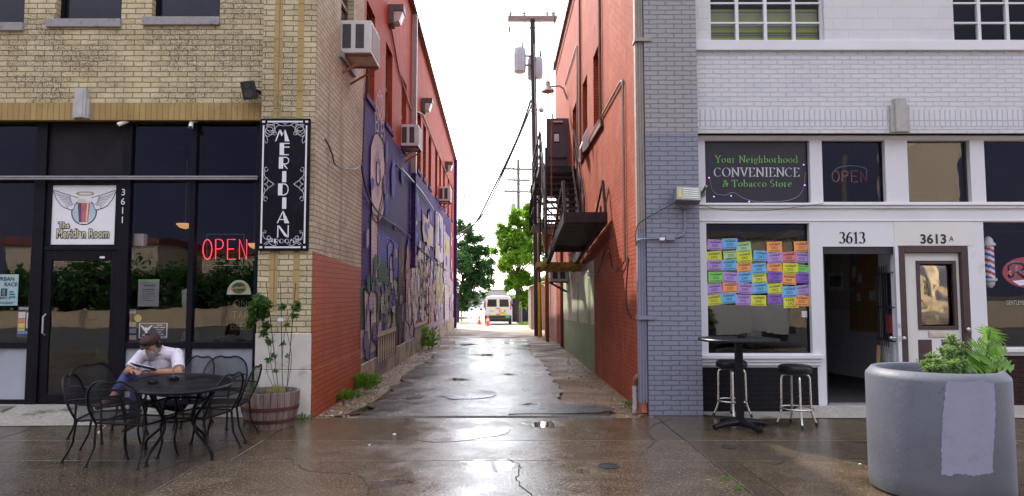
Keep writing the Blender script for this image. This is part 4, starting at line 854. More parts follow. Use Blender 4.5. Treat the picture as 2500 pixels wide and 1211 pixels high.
# ================================================================ fixtures on the right building
def pipe(name, pts, r, m, label, cat, group=None, straps=()):
    o = root(name, pts[0], label, cat, group); mb = MB(); mb.tube(pts, r, 8); mb.build('pipe', m, o, smooth=40)
    for p in straps: mb = MB(); mb.box(p[0] - r * 1.6, p[0] + r * 1.6, p[1] - r * 1.6, p[1] + r * 1.6, p[2] - .03, p[2] + .03); mb.build('strap', m, o)
    return o
DSB = mat('beige_downspout', (.29, .26, .225), .5, var=.1, dirt=(.3, .22, .16), ds=3, dth=(.6, .75)); DSG = mat('grey_downspout', (.20, .215, .28), .5, var=.1)
o = root('downspout', (1.88, 9.24, 0), 'tall downspout beige above and grey below beside the grey brick pier', 'downspout')
zsp = ZZ(560, 9.25)
def corr(z0, z1):
    mb = MB(); mb.box(1.835, 1.945, 9.185, 9.295, z0, z1)
    for k in range(3): mb.tube([(1.853 + k * .037, 9.18, z0), (1.853 + k * .037, 9.18, z1)], .012, 6)
    return mb
corr(zsp, 9.6).build('upper_length', DSB, o); corr(.16, zsp - .003).build('lower_length', DSG, o)
for z, m in ((ZZ(100, 9.2), DSB), (ZZ(775, 9.2), DSG)): mb = MB(); mb.box(1.82, 2.05, 9.13, 9.31, z - .025, z + .025); mb.build('strap', m, o)
mb = MB(); mb.tube([(1.89, 9.24, .2), (1.89, 9.22, .08), (1.89, 9.2, .02)], .06, 10); mb.build('rusty_shoe', BRN, o)
o = root('drain_pipe', (1.78, 9.34, 0), 'short rusty elbow drain pipe rising from the ground by the downspout', 'pipe')
p = [(1.80, 9.33, 0), (1.80, 9.33, .38)]; mb = MB(); mb.tube(p, .038, 12); mb.build('riser', mat('white_rust_pipe', (.42, .38, .40), .5, var=.2, dirt=(.22, .07, .03), ds=9, dth=(.5, .62)), o, smooth=40)
mb = MB(); mb.tube([(1.80, 9.33, .37)] + [(1.80 + .1 - .1 * math.cos(R(a)), 9.33, .40 + .1 * math.sin(R(a))) for a in range(0, 100, 15)] + [(1.97, 9.33, .50)], .045, 12); mb.build('elbow_bend', mat('rust_pipe', (.20, .06, .03), .6, var=.3, dirt=(.07, .03, .02), ds=9), o, smooth=40)
# floodlight
o = root('floodlight', at(1674, 478, YPr), 'wide grey floodlight with ribbed lamp on the grey brick pier', 'floodlight')
c = at(1677, 478, YPr - .16); HG = mat('grey_lamp_housing', (.17, .175, .20), .5, var=.1)
M_ = Matrix.Rotation(R(-14), 3, 'X') @ Matrix.Rotation(R(3), 3, 'Y')
mb = MB(); mb.obox(c, (.33, .16, .20), M_); mb.build('housing', HG, o, bevel=.012)
mb = MB(); mb.obox(c + M_ @ Vector((0, -.083, 0)), (.305, .008, .175), M_); L1 = mb.build('lens', mat('lamp_lens', (.33, .35, .31), .2, var=.1), o)
mb = MB()
for k in range(5): mb.obox(c + M_ @ Vector((.03, -.09, -.06 + .03 * k)), (.20, .008, .011), M_)
mb.build('fluorescent_tube', mat('tube_white', (.7, .72, .68), .3), L1)
mb = MB(); mb.obox(c + M_ @ Vector((-.115, -.09, 0)), (.04, .008, .13), M_); mb.build('lamp_base', mat('lamp_yellow', (.5, .42, .12), .5), L1)
mb = MB(); p = at(1671, 503, YPr - .03); mb.lathe([(.055, -.06), (.055, .03), (.04, .05)], p.x, p.y, p.z, 16, M=Matrix.Rotation(R(90), 3, 'X')); mb.tube([p, c + Vector((0, .02, -.05))], .02); mb.build('round_box', HG, o, smooth=40)
q0 = [at(1671, 510, YPr - .02), at(1672, 555, YPr - .02), at(1668, 572, YPr - .02), at(1655, 578, YPr - .02), at(1646, 579, YPr - .02)]
mb = MB(); mb.tube(smoothpts(q0), .013); q1 = [at(1625, 582, YPr - .02), at(1580, 583, YPr - .02), at(1562, 585, YPr - .02), at(1554, 592, 9.17), (1.85, 9.17, ZZ(600, 9.2))]; mb.tube(smoothpts(q1), .013); mb.build('conduit', DSG, o, smooth=40)
p = at(1636, 581, YPr - .02); mb = MB(); mb.box(p.x - .06, p.x + .06, YPr - .055, YPr + .01, p.z - .035, p.z + .035); mb.build('junction_box', DSG, o, bevel=.006)
p = at(1616, 584, YPr - .02); mb = MB(); mb.box(p.x - .035, p.x + .035, YPr - .05, YPr + .01, p.z - .02, p.z + .02); mb.build('white_cover', WHITE, o, bevel=.006)
o = root('flagpole_bracket', at(1715, 475, YG - .02), 'small grey tilted flagpole socket beside the convenience sign window', 'bracket')
p = at(1714, 473, YG - .02); mb = MB(); mb.lathe([(.045, -.01), (.045, .02), (.02, .03)], p.x, p.y, p.z, 14, M=Matrix.Rotation(R(90), 3, 'X')); mb.tube([p, at(1718, 466, YG - .1), at(1724, 454, YG - .22)], .02, 10); mb.build('socket', HG, o, smooth=40)
WIRE = mat('black_cable', (.012, .011, .013), .5)
def wire(name, pts, r, label, cat='cable', m=None, group=None, k=5):
    mb = MB(); mb.tube(smoothpts(pts, k), r, 5); o = mb.build(name, m or WIRE, loc=tuple(pts[0])); return tag(o, label, cat, group)
wire('cable', [at(1655, 492, YPr - .05), at(1610, 515, YPr - .03), at(1575, 535, YPr - .03), at(1556, 552, 9.16), at(1552, 580, 9.17), at(1553, 600, 9.18)], .006, 'thin black cable drooping from the floodlight to the downspout')
wire('cable', [at(1690, 494, YPr - .05), at(1740, 508, YG - .09), at(1800, 514, YG - .09), at(1880, 513, YG - .09), at(1950, 505, YG - .09), at(2010, 497, YG - .06)], .004, 'thin grey cable sagging along the ledge under the shop sign window')
# window lettering and neon
SIGNB = mat('navy_sign_film', (.012, .010, .024), .45, var=.15, vs=1.5)
sg = root('window_sign', at(1850, 495, YG + .07), 'dark window sign reading your neighborhood convenience and tobacco store', 'sign')
mb = MB(); mb.box(T1[0] + .014, T1[1] - .022, YG + .06, YG + .07, T1[2] + .014, T1[3] - .014); mb.build('panel', SIGNB, sg)
GRNL, WHL = mat('green_lettering', (.30, .75, .18), .5, var=.03), mat('white_lettering', (.88, .88, .92), .5, var=.03)
def line(u, v, s, size, m, w, track=.04):
    p = at(u, v, YG + .056); mb = MB(); serif(mb, s, size, lambda a, b: (p.x + a, p.y, p.z + b), w, track=track); mb.build('lettering', m, sg)
line(1847, 397, 'Your Neighborhood', .0985, GRNL, .06, .075); line(1848, 431, 'CONVENIENCE', .124, WHL, .066, .06); line(1849, 456, '& Tobacco Store', .0985, GRNL, .06, .085)
neon_red_off = mat('unlit_neon_tube', (.28, .08, .07), .4); NB = mat('unlit_blue_tube', (.07, .10, .22), .4)
OPN = {'O': [arc(.3, .5, .27, 0, 360, 18, .5)], 'P': [[(.08, 0), (.08, 1)] + arc(.3, .76, .24, 90, -90, 8, .24) + [(.08, .52)]], 'E': [[(.55, 1), (.08, 1), (.08, 0), (.55, 0)], [(.08, .52), (.46, .52)]], 'N': [[(.08, 0), (.08, 1), (.52, 0), (.52, 1)]]}
def neon(mb, s, p0, wd, ht, r, lean=0, gap=.72):
    sc = wd / (gap * (len(s) - 1) + .6)
    for i, c in enumerate(s):
        for st in OPN[c]: mb.tube([(p0.x + (i * gap + a) * sc + lean * b * ht, p0.y, p0.z + b * ht) for a, b in st], r, 6)
o = root('unlit_neon_sign', at(2075, 450, YG + .14), 'unlit dull red neon sign in the transom window above the open door', 'neon sign')
mb = MB(); p = at(2031, 444, YG + .13); neon(mb, 'OPEN', p, XX(2118, 430, YG + .13) - p.x, .155, .007); mb.build('letter_tubes', neon_red_off, o)
mb = MB(); mb.tube([(a, YG + .13, b) for a, b in arc(at(2078, 420, YG + .13).x, at(2078, 420, YG + .13).z, .24, 10, 170, 12, .09)], .007, 6); mb.build('arc_tube', NB, o)
# barber window contents
o = root('barber_pole', at(2416, 690, YG + .2), 'red white and blue striped barber pole behind the end window', 'barber pole')
p = at(2417, 680, YG + .2); zt_ = ZZ(600, YG + .2); BR, BW, BBl = mat('barber_red', (.5, .05, .06), .3), mat('barber_white', (.8, .8, .8), .3), mat('barber_blue', (.05, .08, .35), .3)
mb = MB(); n = 20; rows_ = 34; r = .062
vs = [(p.x + r * math.cos(2 * math.pi * j / n), p.y + r * math.sin(2 * math.pi * j / n), p.z + (zt_ - p.z) * i / rows_) for i in range(rows_ + 1) for j in range(n)]
for i in range(rows_):
    for j in range(n):
        mb.k = (0, 1, 2, 1)[int((i + j * 12 / n) // 3) % 4]; k0 = len(mb.v); mb.v += [vs[i * n + j], vs[i * n + (j + 1) % n], vs[(i + 1) * n + (j + 1) % n], vs[(i + 1) * n + j]]; mb.f.append([k0, k0 + 1, k0 + 2, k0 + 3]); mb.m.append(mb.k)
mb.build('striped_glass', [BR, BW, BBl], o, smooth=50)
for z, s_ in ((zt_, 1), (p.z, -1)): mb = MB(); mb.lathe([(.085, 0), (.085, .03 * s_), (.06, .05 * s_), (.055, .09 * s_), (.02, .13 * s_)], p.x, p.y, z, 18); mb.build('cap', CREAM, o, smooth=40)
o = root('oval_shop_sign', at(2500, 700, YG + .16), 'red oval window sign with white script letter and banner', 'sign')
c = at(2508, 665, YG + .16); ox = lambda a, b, d=0: (c.x + a, c.y - d, c.z + b)
mb = MB(); mb.prism([ox(.345 * math.cos(t), .215 * math.sin(t)) for t in [2 * math.pi * i / 36 for i in range(36)]], (0, .012, 0)); mb.build('oval_board', mat('oval_red', (.42, .035, .045), .4), o)
mb = MB(); ft = lambda a, b: ox(a - .12, b, .004)
for st in ([(-.13, .02), (-.15, .08), (-.08, .135), (.02, .13), (.08, .09), (.05, .03), (-.03, .0), (.03, -.04), (.09, -.08), (.15, -.05)], [(-.02, .13), (-.05, .02), (-.09, -.06), (-.15, -.07), (-.13, -.03)]):
    P_ = [(q_.x, q_.y) for q_ in smoothpts([(*z_, 0) for z_ in st], 5)]; stroke(mb, P_, ft, .034)
stroke(mb, [(.2, .02), (.2, -.06), (.27, -.06), (.3, .02)], ft, .034); mb.build('script_letter', WHL, o)
mb = MB(); mb.face(ox(-.22, -.12, .004), ox(.2, -.075, .004), ox(.22, -.15, .004), ox(-.12, -.185, .004)); mb.build('banner', WHL, o)
mb = MB(); text(mb, 'CO', .05, lambda a, b: ox(a - .0, b - .145, .008), offset=.01); mb.build('banner_lettering', NUM, o)
o = root('window_lettering', at(2500, 745, YG + .08), 'thin pale capital lettering across the barber window', 'lettering'); p = at(2456, 744, YG + .08); mb = MB(); text(mb, 'GENTLEMEN', .088, lambda a, b: (p.x + a, p.y - .004, p.z + b), 'L', sx=.6); mb.build('letters', mat('faint_letter', (.35, .35, .34), .5), o)
# flyers taped inside the big window
FC = {'p': (.44, .28, .62), 'd': (.24, .11, .52), 'b': (.15, .44, .74), 'g': (.22, .66, .12), 'l': (.40, .64, .28), 'y': (.62, .66, .04), 'o': (.85, .36, .10), 's': (.65, .2, .19)}
FN = {'p': 'lilac', 'd': 'deep purple', 'b': 'sky blue', 'g': 'bright green', 'l': 'pale green', 'y': 'yellow', 'o': 'orange', 's': 'salmon'}
FM = {k: mat('flyer_' + FN[k].replace(' ', '_'), v, .7, var=.05, vs=9) for k, v in FC.items()}; INK = mat('flyer_ink', (.05, .04, .06), .8)
FL = ["pbl.o.o", "yLybpsp", "pboboyG", "gpbydod", "popbybp", "ybpydyo"]
ORD = ['topmost', 'second', 'third', 'fourth', 'fifth', 'bottom']; COLN = ['first', 'second', 'third', 'fourth', 'fifth', 'sixth', 'last']
cux = [1745, 1782, 1818, 1855, 1891, 1928, 1960]; cvy = [601, 627, 653, 678, 705, 732]
fw, fh = .212, .145
def fx2(a, b, d=.0015): return (a, -d, b)
mb = MB(); text(mb, 'KARMA', .036, lambda a, b: fx2(a, b + .022), offset=.02, sx=1.1); text(mb, 'CONVENIENCE', .0225, lambda a, b: fx2(a, b - .062), offset=.02, sx=1.05); text(mb, 'APRIL 20 TH', .010, lambda a, b: fx2(a, b + .055), offset=.02)
stroke(mb, [(.040 * math.cos(t) / (1 + .6 * math.sin(t) ** 2), -.012 + .040 * math.sin(t) * math.cos(t) / (1 + .6 * math.sin(t) ** 2)) for t in [2 * math.pi * i / 30 for i in range(31)]], fx2, .006)
for k in range(4): stroke(mb, [(.055, .055 - .008 * k), (.085, .055 - .008 * k)], fx2, .003)
PRN = mb.build('printing', INK)
mb = MB(); mb.box(-fw / 2, fw / 2, 0, .001, -fh / 2, fh / 2); FS = mb.build('sheet', FM['p'])
FSM = {k: FS.data.copy() for k in FM}
for k in FM: FSM[k].materials.clear(); FSM[k].materials.append(FM[k])
bpy.data.objects.remove(FS); PM = PRN.data; bpy.data.objects.remove(PRN)
for r_, row in enumerate(FL):
    for c_, ch in enumerate(row):
        if ch == '.': continue
        k = ch.lower(); up_ = ch.isupper(); du = random.uniform(-3.5, 3.5); dvv = random.uniform(-3.5, 3.5) + (4 if r_ in (2, 3, 4, 5) and c_ == 5 else 0) + (-3 if c_ in (0, 1) else 0) + (3 if c_ == 6 else 0)
        p = at(cux[c_] + du, cvy[r_] + dvv, YG + .065)
        o = bpy.data.objects.new('flyer', FSM[k]); COL.objects.link(o); o.location = (p.x, YG + .069 - .0022 * ((c_ * 3 + r_ * 2) % 5), p.z)
        o.rotation_euler = (0, R(random.uniform(-7, 7) + (180 if up_ else 0)), 0)
        tag(o, f'{FN[k]} flyer{" hung upside down" if up_ else ""}, {COLN[c_]} across in the {ORD[r_]} row in the shop window', 'flyer', 'colourful flyers taped in the window')
        q_ = bpy.data.objects.new('printing', PM); COL.objects.link(q_); q_.parent = o
o = root('handwritten_note', at(1967, 768, YG + .09), 'small white handwritten note below the flyers in the window corner', 'note')
p = at(1967, 767, YG + .09); mb = MB(); mb.box(p.x - .055, p.x + .055, p.y, p.y + .001, p.z - .042, p.z + .042); mb.build('paper', WHITE, o)
mb = MB(); text(mb, 'Pet-Friend', .021, lambda a, b: (p.x + a, p.y - .002, p.z + b + .01)); text(mb, 'Friendly', .026, lambda a, b: (p.x + a, p.y - .002, p.z + b - .02)); mb.build('handwriting', mat('violet_ink', (.15, .08, .3), .7), o)
mb = MB(); text(mb, '800 ACT-N-GP', .075, lambda a, b: (-a, 0, b), sx=.9)
# string of fairy lights in the sign window
o = root('fairy_lights', at(1740, 490, YG + .05), 'string of small violet fairy lights around the tobacco sign window', 'string lights')
pts = [at(u, v, YG + .052) for u, v in ((1732, 432), (1738, 462), (1750, 474), (1772, 476), (1790, 470), (1815, 484), (1850, 493), (1880, 492), (1920, 490), (1950, 478), (1962, 455), (1966, 420))]
mb = MB(); mb.tube(smoothpts(pts, 4), .0045, 5); mb.build('wire', mat('pale_wire', (.25, .23, .26), .5), o)
for i, (u, v) in enumerate([(1731, 434), (1743, 480), (1785, 478), (1829, 492), (1962, 402), (1965, 452)]): p = at(u, v, YG + .05); mb = MB(); mb.ell(p, (.009, .009, .009), nu=8, nv=5); mb.build('bulb', neonmat('violet_bulb', (.55, .2, 1), 1.2) if i == 0 else bpy.data.materials['violet_bulb'], o)
# tagged shop goods seen dimly inside
# ================================================================ fixtures on the left building
SBL = mat('sign_black', (.0045, .004, .009), .5, spec=.15, var=.3, dirt=(.022, .02, .036), ds=2.2, dth=(.55, .8)); SWH = mat('sign_white', (.72, .71, .76), .5, var=.04)
ys = YP - .05
p0, p1 = at(636, 450, ys), at(758, 450, ys); zt, zb_ = ZZ(289, ys), ZZ(612, ys); cx = (p0.x + p1.x) / 2 - .02; hw = (p1.x - p0.x) / 2 - .0; cz = (zt + zb_) / 2; hh = (zt - zb_) / 2
o = root('wall_sign', (cx, YP, zb_), 'tall black wall sign with white art deco lettering spelling meridian room downwards', 'sign')
mb = MB(); mb.box(cx - hw, cx + hw, ys, YP - .006, cz - hh, cz + hh); mb.build('board', SBL, o, bevel=.006)
f = lambda a, b: (cx + a, ys - .004, cz + b)
mb = MB(); b_ = .045
for s_ in (-1, 1):
    stroke(mb, [(s_ * (hw - b_), -hh + .1), (s_ * (hw - b_), hh - .1)], f, .022); stroke(mb, [(-hw + .1, s_ * (hh - b_)), (hw - .1, s_ * (hh - b_))], f, .022)
    for t_ in (-1, 1): stroke(mb, [(s_ * (hw - b_) - .013, t_ * (hh - b_)), (s_ * (hw - b_) + .013, t_ * (hh - b_))], f, .026)
def scroll(mb, x, y, sx, sy):
    g = lambda pts: stroke(mb, [(x + sx * q_.x, y + sy * q_.y) for q_ in smoothpts([(*p, 0) for p in pts], 4)], f, .007)
    g([(.0, -.24), (.02, -.27), (.035, -.25), (.03, -.2), (.005, -.16), (.0, -.1)]); g([(.24, 0), (.27, -.02), (.25, -.035), (.2, -.03), (.16, -.005), (.1, 0)])
    g([(.01, -.03), (.05, -.015), (.12, -.05), (.13, -.12), (.08, -.16), (.02, -.13), (.01, -.08), (.05, -.05), (.1, -.07), (.09, -.12), (.05, -.12)]); g([(.03, -.01), (.03, -.1), (.12, -.1), (.15, -.14), (.13, -.16), (.11, -.14), (.12, -.02), (.03, -.04)]); g([(.0, -.15), (.04, -.18), (.09, -.14), (.15, -.05), (.19, -.03)])
for sx in (-1, 1):
    scroll(mb, sx * (hw - .065), hh - .065, -sx, 1)
    g = lambda pts: stroke(mb, [(sx * (hw - .06 - q_.x), q_.y) for q_ in smoothpts([(*p, 0) for p in pts], 4)], f, .008)
    for sy in (1, -1):
        g([(.03, sy * .22 ), (.055, sy * .2), (.04, sy * .18), (.01, sy * .2), (.005, sy * .24), (.03, sy * .25)]) if 0 else g([(.055, sy * .20), (.045, sy * .17), (.015, sy * .18), (.01, sy * .215), (.04, sy * .225)]); g([(.012, sy * .2), (.01, sy * .12), (.06, sy * .06), (.14, 0)]); g([(.01, sy * .05), (.03, sy * .09), (.06, sy * .06), (.05, sy * .02), (.01, 0)])
    y_ = -hh + .065; g2 = lambda pts: stroke(mb, [(sx * (hw - .065 - q_.x), y_ + q_.y) for q_ in smoothpts([(*p, 0) for p in pts], 4)], f, .007)
    g2([(.02, .2), (.045, .19), (.03, .165), (.005, .18), (.01, .12), (.06, .08), (.12, .1), (.12, .06), (.06, .05), (.02, .02)]); g2([(.2, .02), (.19, .045), (.165, .03), (.18, .005), (.12, .01), (.08, .06), (.06, .12), (.1, .12), (.09, .05), (.04, .01)])
mb.build('border', SWH, o)
DECO = {
 'M': [[(0, 0), (.1, 0), (.4, .93), (.30, 1)], [(.28, 1), (.44, 1), (.60, .62), (.5, .42)], [(.5, .42), (.62, .62), (.80, 1), (.76, 1)], [(.70, 1), (.80, 1), (1.12, 0), (.76, 0)]],
 'E': [[(0, 0), (.40, 0), (.40, 1), (0, 1)], [(.40, .92), (.9, .92), (.9, 1), (.40, 1)], [(.40, .62), (.9, .62), (.9, .70), (.40, .70)], [(.40, 0), (.86, 0), (.86, .08), (.40, .08)]],
 'R': [[(0, 0), (.40, 0), (.40, 1), (0, 1)]] + [[(.40, .92), (.62, .92), (.62, 1), (.40, 1)], [(.40, .36), (.62, .36), (.62, .44), (.40, .44)], [(.42, .3), (.72, -.02), (.84, -.0), (.52, .36), (.42, .36)]],
 'I': [[(.3, 0), (.68, 0), (.68, 1), (.3, 1)]],
 'D': [[(0, 0), (.40, 0), (.40, 1), (0, 1)], [(.40, .92), (.58, .92), (.58, 1), (.40, 1)], [(.40, 0), (.58, 0), (.58, .08), (.40, .08)]],
 'A': [[(0, 0), (.1, 0), (.52, .9), (.48, 1)], [(.46, 1), (.56, 1), (1.08, 0), (.66, 0)], [(.2, .26), (.62, .26), (.60, .34), (.24, .34)]],
 'N': [[(0, 0), (.1, 0), (.1, .96), (.0, 1)], [(0, 1), (.18, .98), (1.0, .0), (.88, .0), (.62, .12)], [(.88, 0), (.98, 0), (.98, 1), (.88, 1)]],
 'O': []}
def deco(mb, c, x, y, w_, h_):
    for P in DECO[c]: mb.face(*[f(x + a * w_, y + b * h_) for a, b in P])
    def ring(cx_, cy_, r0, r1, a0, a1, yr=1):
        A = arc(cx_, cy_, r0, a0, a1, 12, r0 * yr); B = arc(cx_, cy_, r1, a0, a1, 12, r1 * yr)
        for i in range(12): mb.face(f(x + A[i][0] * w_, y + A[i][1] * h_), f(x + A[i + 1][0] * w_, y + A[i + 1][1] * h_), f(x + B[i + 1][0] * w_, y + B[i + 1][1] * h_), f(x + B[i][0] * w_, y + B[i][1] * h_))
    if c == 'R': ring(.62, .68, .32, .24, -90, 90, 1)
    if c == 'D': ring(.58, .5, .38, .30, -90, 90, 1.316)
    if c == 'O': ring(.5, .5, .5, .42, 0, 360); ring(.34, .5, .33, .02, 90, 270, 1.3)
mb = MB()
for c, u, v0, v1, w_ in (('M', 672, 345, 317, .17), ('E', 683, 379, 349, .145), ('R', 681, 412, 383, .145), ('I', 681, 445, 418, .145), ('D', 679, 477, 448, .145), ('I', 681, 510, 482, .145), ('A', 676, 545, 515, .155), ('N', 677, 580, 550, .155)):
    p = at(u, (v0 + v1) / 2, ys); deco(mb, c, p.x - cx, ZZ(v0, ys) - cz, w_, ZZ(v1, ys) - ZZ(v0, ys))
x = at(669, 590, ys).x - cx
for c, dx in (('R', 0), ('O', .065), ('O', .135), ('M', .205)): deco(mb, c, x + dx, ZZ(594, ys) - cz, .062, .058)
for k in range(4):
    y = ZZ(594, ys) - cz + .056 - k * .012
    stroke(mb, [(x - .10 + .022 * k, y), (x - .012, y)], f, .007); stroke(mb, [(x + .285, y), (x + .375 - .022 * k, y)], f, .007)
mb.build('lettering', SWH, o)
# --- logo sign above the door
yl = YS - .02
a, b = at(125, 525, yl), at(281, 525, yl); zt, zb_ = ZZ(452, yl), ZZ(597, yl); cx = (a.x + b.x) / 2; hw = (b.x - a.x) / 2; cz = (zt + zb_) / 2; hh = (zt - zb_) / 2
o = root('logo_sign', (cx, yl, zb_), 'white square sign with a winged beer glass and halo over the black door', 'sign')
mb = MB(); mb.box(segs[1][0], cx - hw, yl, yl + .06, zd + .052, zr0 - .002); mb.box(cx + hw, segs[1][1], yl, yl + .06, zd + .052, zr0 - .002); mb.box(cx - hw, cx + hw, yl, yl + .06, cz + hh, zr0 - .002); mb.box(cx - hw, cx + hw, yl, yl + .06, zd + .052, cz - hh); mb.build('frame', FRM, o)
mb = MB(); mb.box(cx - hw, cx + hw, yl + .015, yl + .03, cz - hh, cz + hh); mb.build('panel', mat('sign_panel_white', (.78, .77, .80), .45, var=.03), o)
K = hw / 77.0                           # metres per photo pixel on this sign
def lf(d): return lambda u, v: (cx + (u - 203.5) * K, yl + .0145 - d, cz - (v - 525) * K)
def S_(pts, w_, d, mb, sm=1): stroke(mb, [(q.x, q.y) for q in smoothpts([(*p, 0) for p in pts], 4)] if sm else pts, lf(d), w_ / K)
cI, cW, cG, cP, cY, cB, cT = NUM, SWH, mat('logo_pale_blue', (.42, .56, .62), .5), mat('logo_red', (.48, .12, .13), .5), mat('logo_gold', (.62, .54, .25), .5), mat('logo_plum', (.10, .06, .12), .5), mat('logo_cream', (.62, .58, .42), .5)
mb = MB(); mb.k = 0; mb.face(*[lf(.001)(204 + 31 * math.cos(t), 519 + 31 * math.sin(t)) for t in [2 * math.pi * i / 30 for i in range(30)]])
mb.k = 1; mb.face(*[lf(.002)(204 + 28.3 * math.cos(t), 519 + 28.3 * math.sin(t)) for t in [2 * math.pi * i / 30 for i in range(30)]]); mb.build('roundel', [cI, cG], o)
for s_ in (-1, 1):
    mb = MB(); X_ = lambda u: 204 + s_ * u; mb.k = 0
    mb.face(*[lf(.003)(X_(u), v) for u, v in ((15, 484), (45, 476), (74, 467), (73, 474), (68, 486), (62, 494), (56, 502), (48, 507), (40, 510), (30, 512), (24, 510), (22, 498), (15, 490))]); mb.k = 1
    S_([(X_(15), 484), (X_(45), 475), (X_(74), 466), (X_(73), 474), (X_(68), 486), (X_(62), 494), (X_(56), 502), (X_(48), 507), (X_(40), 510), (X_(28), 513), (X_(22), 500)], 1.5 * K, .0035, mb)
    for i in range(9):
        t = i / 8; S_([(X_(34 - 6 * t), 481 + 20 * t), (X_(52 - 12 * t), 478 + 27 * t), (X_(72 - 34 * t), 472 + 39 * t)], .9 * K, .0036, mb)
    S_([(X_(36), 480), (X_(34), 488), (X_(30), 496), (X_(22), 502)], .8 * K, .0036, mb); mb.build('wing', [cW, cI], o)
mb = MB(); mb.k = 0; mb.face(*[lf(.004)(u, v) for u, v in ((187, 484), (221, 484), (214, 547), (194, 547))]); mb.k = 1; mb.face(*[lf(.0045)(u, v) for u, v in ((188, 496), (219, 496), (214, 543), (194, 543))]); mb.k = 2; mb.face(*[lf(.005)(u, v) for u, v in ((188, 496), (197, 496), (199, 543), (193, 543))]); mb.k = 3; mb.face(*[lf(.005)(u, v) for u, v in ((211, 492), (215, 492), (212, 542), (209, 542))]); mb.k = 3; mb.face(*[lf(.0048)(u, v) for u, v in ((189, 486), (208, 488), (207, 495), (188, 496))])
mb.build('beer_glass', [cW, cP, cB, cT], o)
mb = MB(); S_(arc(205, 473, 20, 0, 360, 20, 4), 2.6 * K, .004, mb, 0); mb.build('halo', cY, o)
for w_, (m_, d, of) in enumerate(((cI, .004, .11), (cT, .0048, .018))):
    mb = MB(); text(mb, 'The', 20 * K, lambda a, b: (cx + (157 - 203.5) * K + a, yl + .0145 - d, cz - (557 - 525) * K + b), offset=of, sx=.85); text(mb, 'Meridian Room', 29 * K, lambda a, b: (cx + a, yl + .0145 - d, cz - (580 - 525) * K + b), offset=of * .8, sx=.70); mb.build('lettering', m_, o)
# --- neon open sign
o = root('neon_sign', at(547, 640, YS + .1), 'glowing red neon open sign hanging inside the dark storefront window', 'neon sign')
NRED = neonmat('neon_red', (1, .03, .05), 1.2)
p = at(494, 633, YS + .1); mb = MB(); neon(mb, 'OPEN', p, XX(606, 610, YS + .1) - p.x, ZZ(585, YS) - ZZ(634, YS), .0045, -.02); mb.build('letter_tubes', NRED, o)
q = [at(u, v, YS + .13) for u, v in ((505, 572), (596, 572), (596, 648), (505, 648))]; mb = MB()
for a, b in zip(q, q[1:] + q[:1]): mb.bar(a, b, .008)
mb.build('support_frame', mat('neon_frame', (.05, .05, .06), .5), o)
# --- posters and stickers behind the glass
def paper(name, u0, v0, u1, v1, m, label, cat, Y=YS + .012, th=.002, grp=None):
    a = at(u0, (v0 + v1) / 2, Y); b = at(u1, (v0 + v1) / 2, Y); z0, z1 = ZZ(v1, Y), ZZ(v0, Y); o = root(name, ((a.x + b.x) / 2, Y, z0), label, cat, grp)
    mb = MB(); mb.box(a.x, b.x, Y, Y + th, z0, z1); mb.build('sheet', m, o)
    return o, (lambda s, t, d=.002: (a.x + (b.x - a.x) * s, Y - d, z0 + (z1 - z0) * t)), b.x - a.x, z1 - z0
def cells(mb, fn, lst, d=.0012):
    for s0, t0, s1, t1 in lst: mb.face(fn(s0, t0, d), fn(s1, t0, d), fn(s1, t1, d), fn(s0, t1, d))
def ptext(mb, fn, w_, h_, s, x, y, size, off=.02, sx=1, al='C'): text(mb, s, size, lambda a, b: fn(x + a / w_, y + b / h_, .0024), al, off, sx)
POST = mat('poster_mint', (.42, .60, .60), .6, var=.05)
o, fn, w_, h_ = paper('poster', -8, 670, 44, 746, POST, 'pale mint poster reading urban race in the end storefront window', 'poster')
mb = MB(); ptext(mb, fn, w_, h_, 'URBAN', .40, .80, .072, .03); ptext(mb, fn, w_, h_, 'RACE', .66, .62, .072, .03); ptext(mb, fn, w_, h_, 'MAY 8', .42, .2, .05, .02); cells(mb, fn, [(.2, .3, .5, .55), (.6, .42, .8, .46), (.6, .34, .86, .38), (.16, .1, .9, .12), (.16, .05, .8, .07)], .0024); mb.build('printing', INK, o)
mb = MB(); cells(mb, fn, [(.28, .32, .4, .52), (.62, .24, .9, .31)], .0034); mb.build('photo', mat('poster_teal', (.10, .30, .36), .6), o)
PBK = mat('poster_black', (.02, .02, .025), .6)
o, fn, w_, h_ = paper('poster', 42, 748, 84, 824, PBK, 'dark concert poster with coloured blocks beside the black door', 'poster')
mb = MB(); ptext(mb, fn, w_, h_, 'GRANADA', .5, .9, .045, .02, .9); mb.build('lettering', SWH, o)
for i, (c, q) in enumerate([((.45, .45, .48), (.06, .62, .46, .82)), ((.5, .08, .07), (.06, .48, .46, .60)), ((.55, .38, .08), (.06, .3, .46, .46)), ((.12, .2, .5), (.06, .12, .94, .2)), ((.5, .5, .52), (.54, .3, .94, .8)), ((.4, .45, .1), (.06, .21, .46, .29)), ((.05, .1, .3), (.6, .4, .86, .62))]):
    mb = MB(); cells(mb, fn, [q], .002 + .0004 * i); mb.build('poster_block', mat('poster_ink_%s' % ['grey', 'red', 'ochre', 'blue', 'silver', 'olive', 'navy'][i], c, .6), o)
o, fn, w_, h_ = paper('notice', 337, 682, 388, 748, mat('notice_grey', (.16, .155, .15), .7, var=.15), 'grey printed notice with a green top strip in the storefront window', 'notice')
mb = MB(); ptext(mb, fn, w_, h_, 'america', .55, .74, .05, .015); cells(mb, fn, [(.2, .62 - .07 * k, .8, .64 - .07 * k) for k in range(7)], .0024); mb.build('printing', INK, o)
mb = MB(); cells(mb, fn, [(0, .9, 1, 1)], .003); mb.build('green_strip', mat('strip_green', (.16, .26, .10), .7), o)
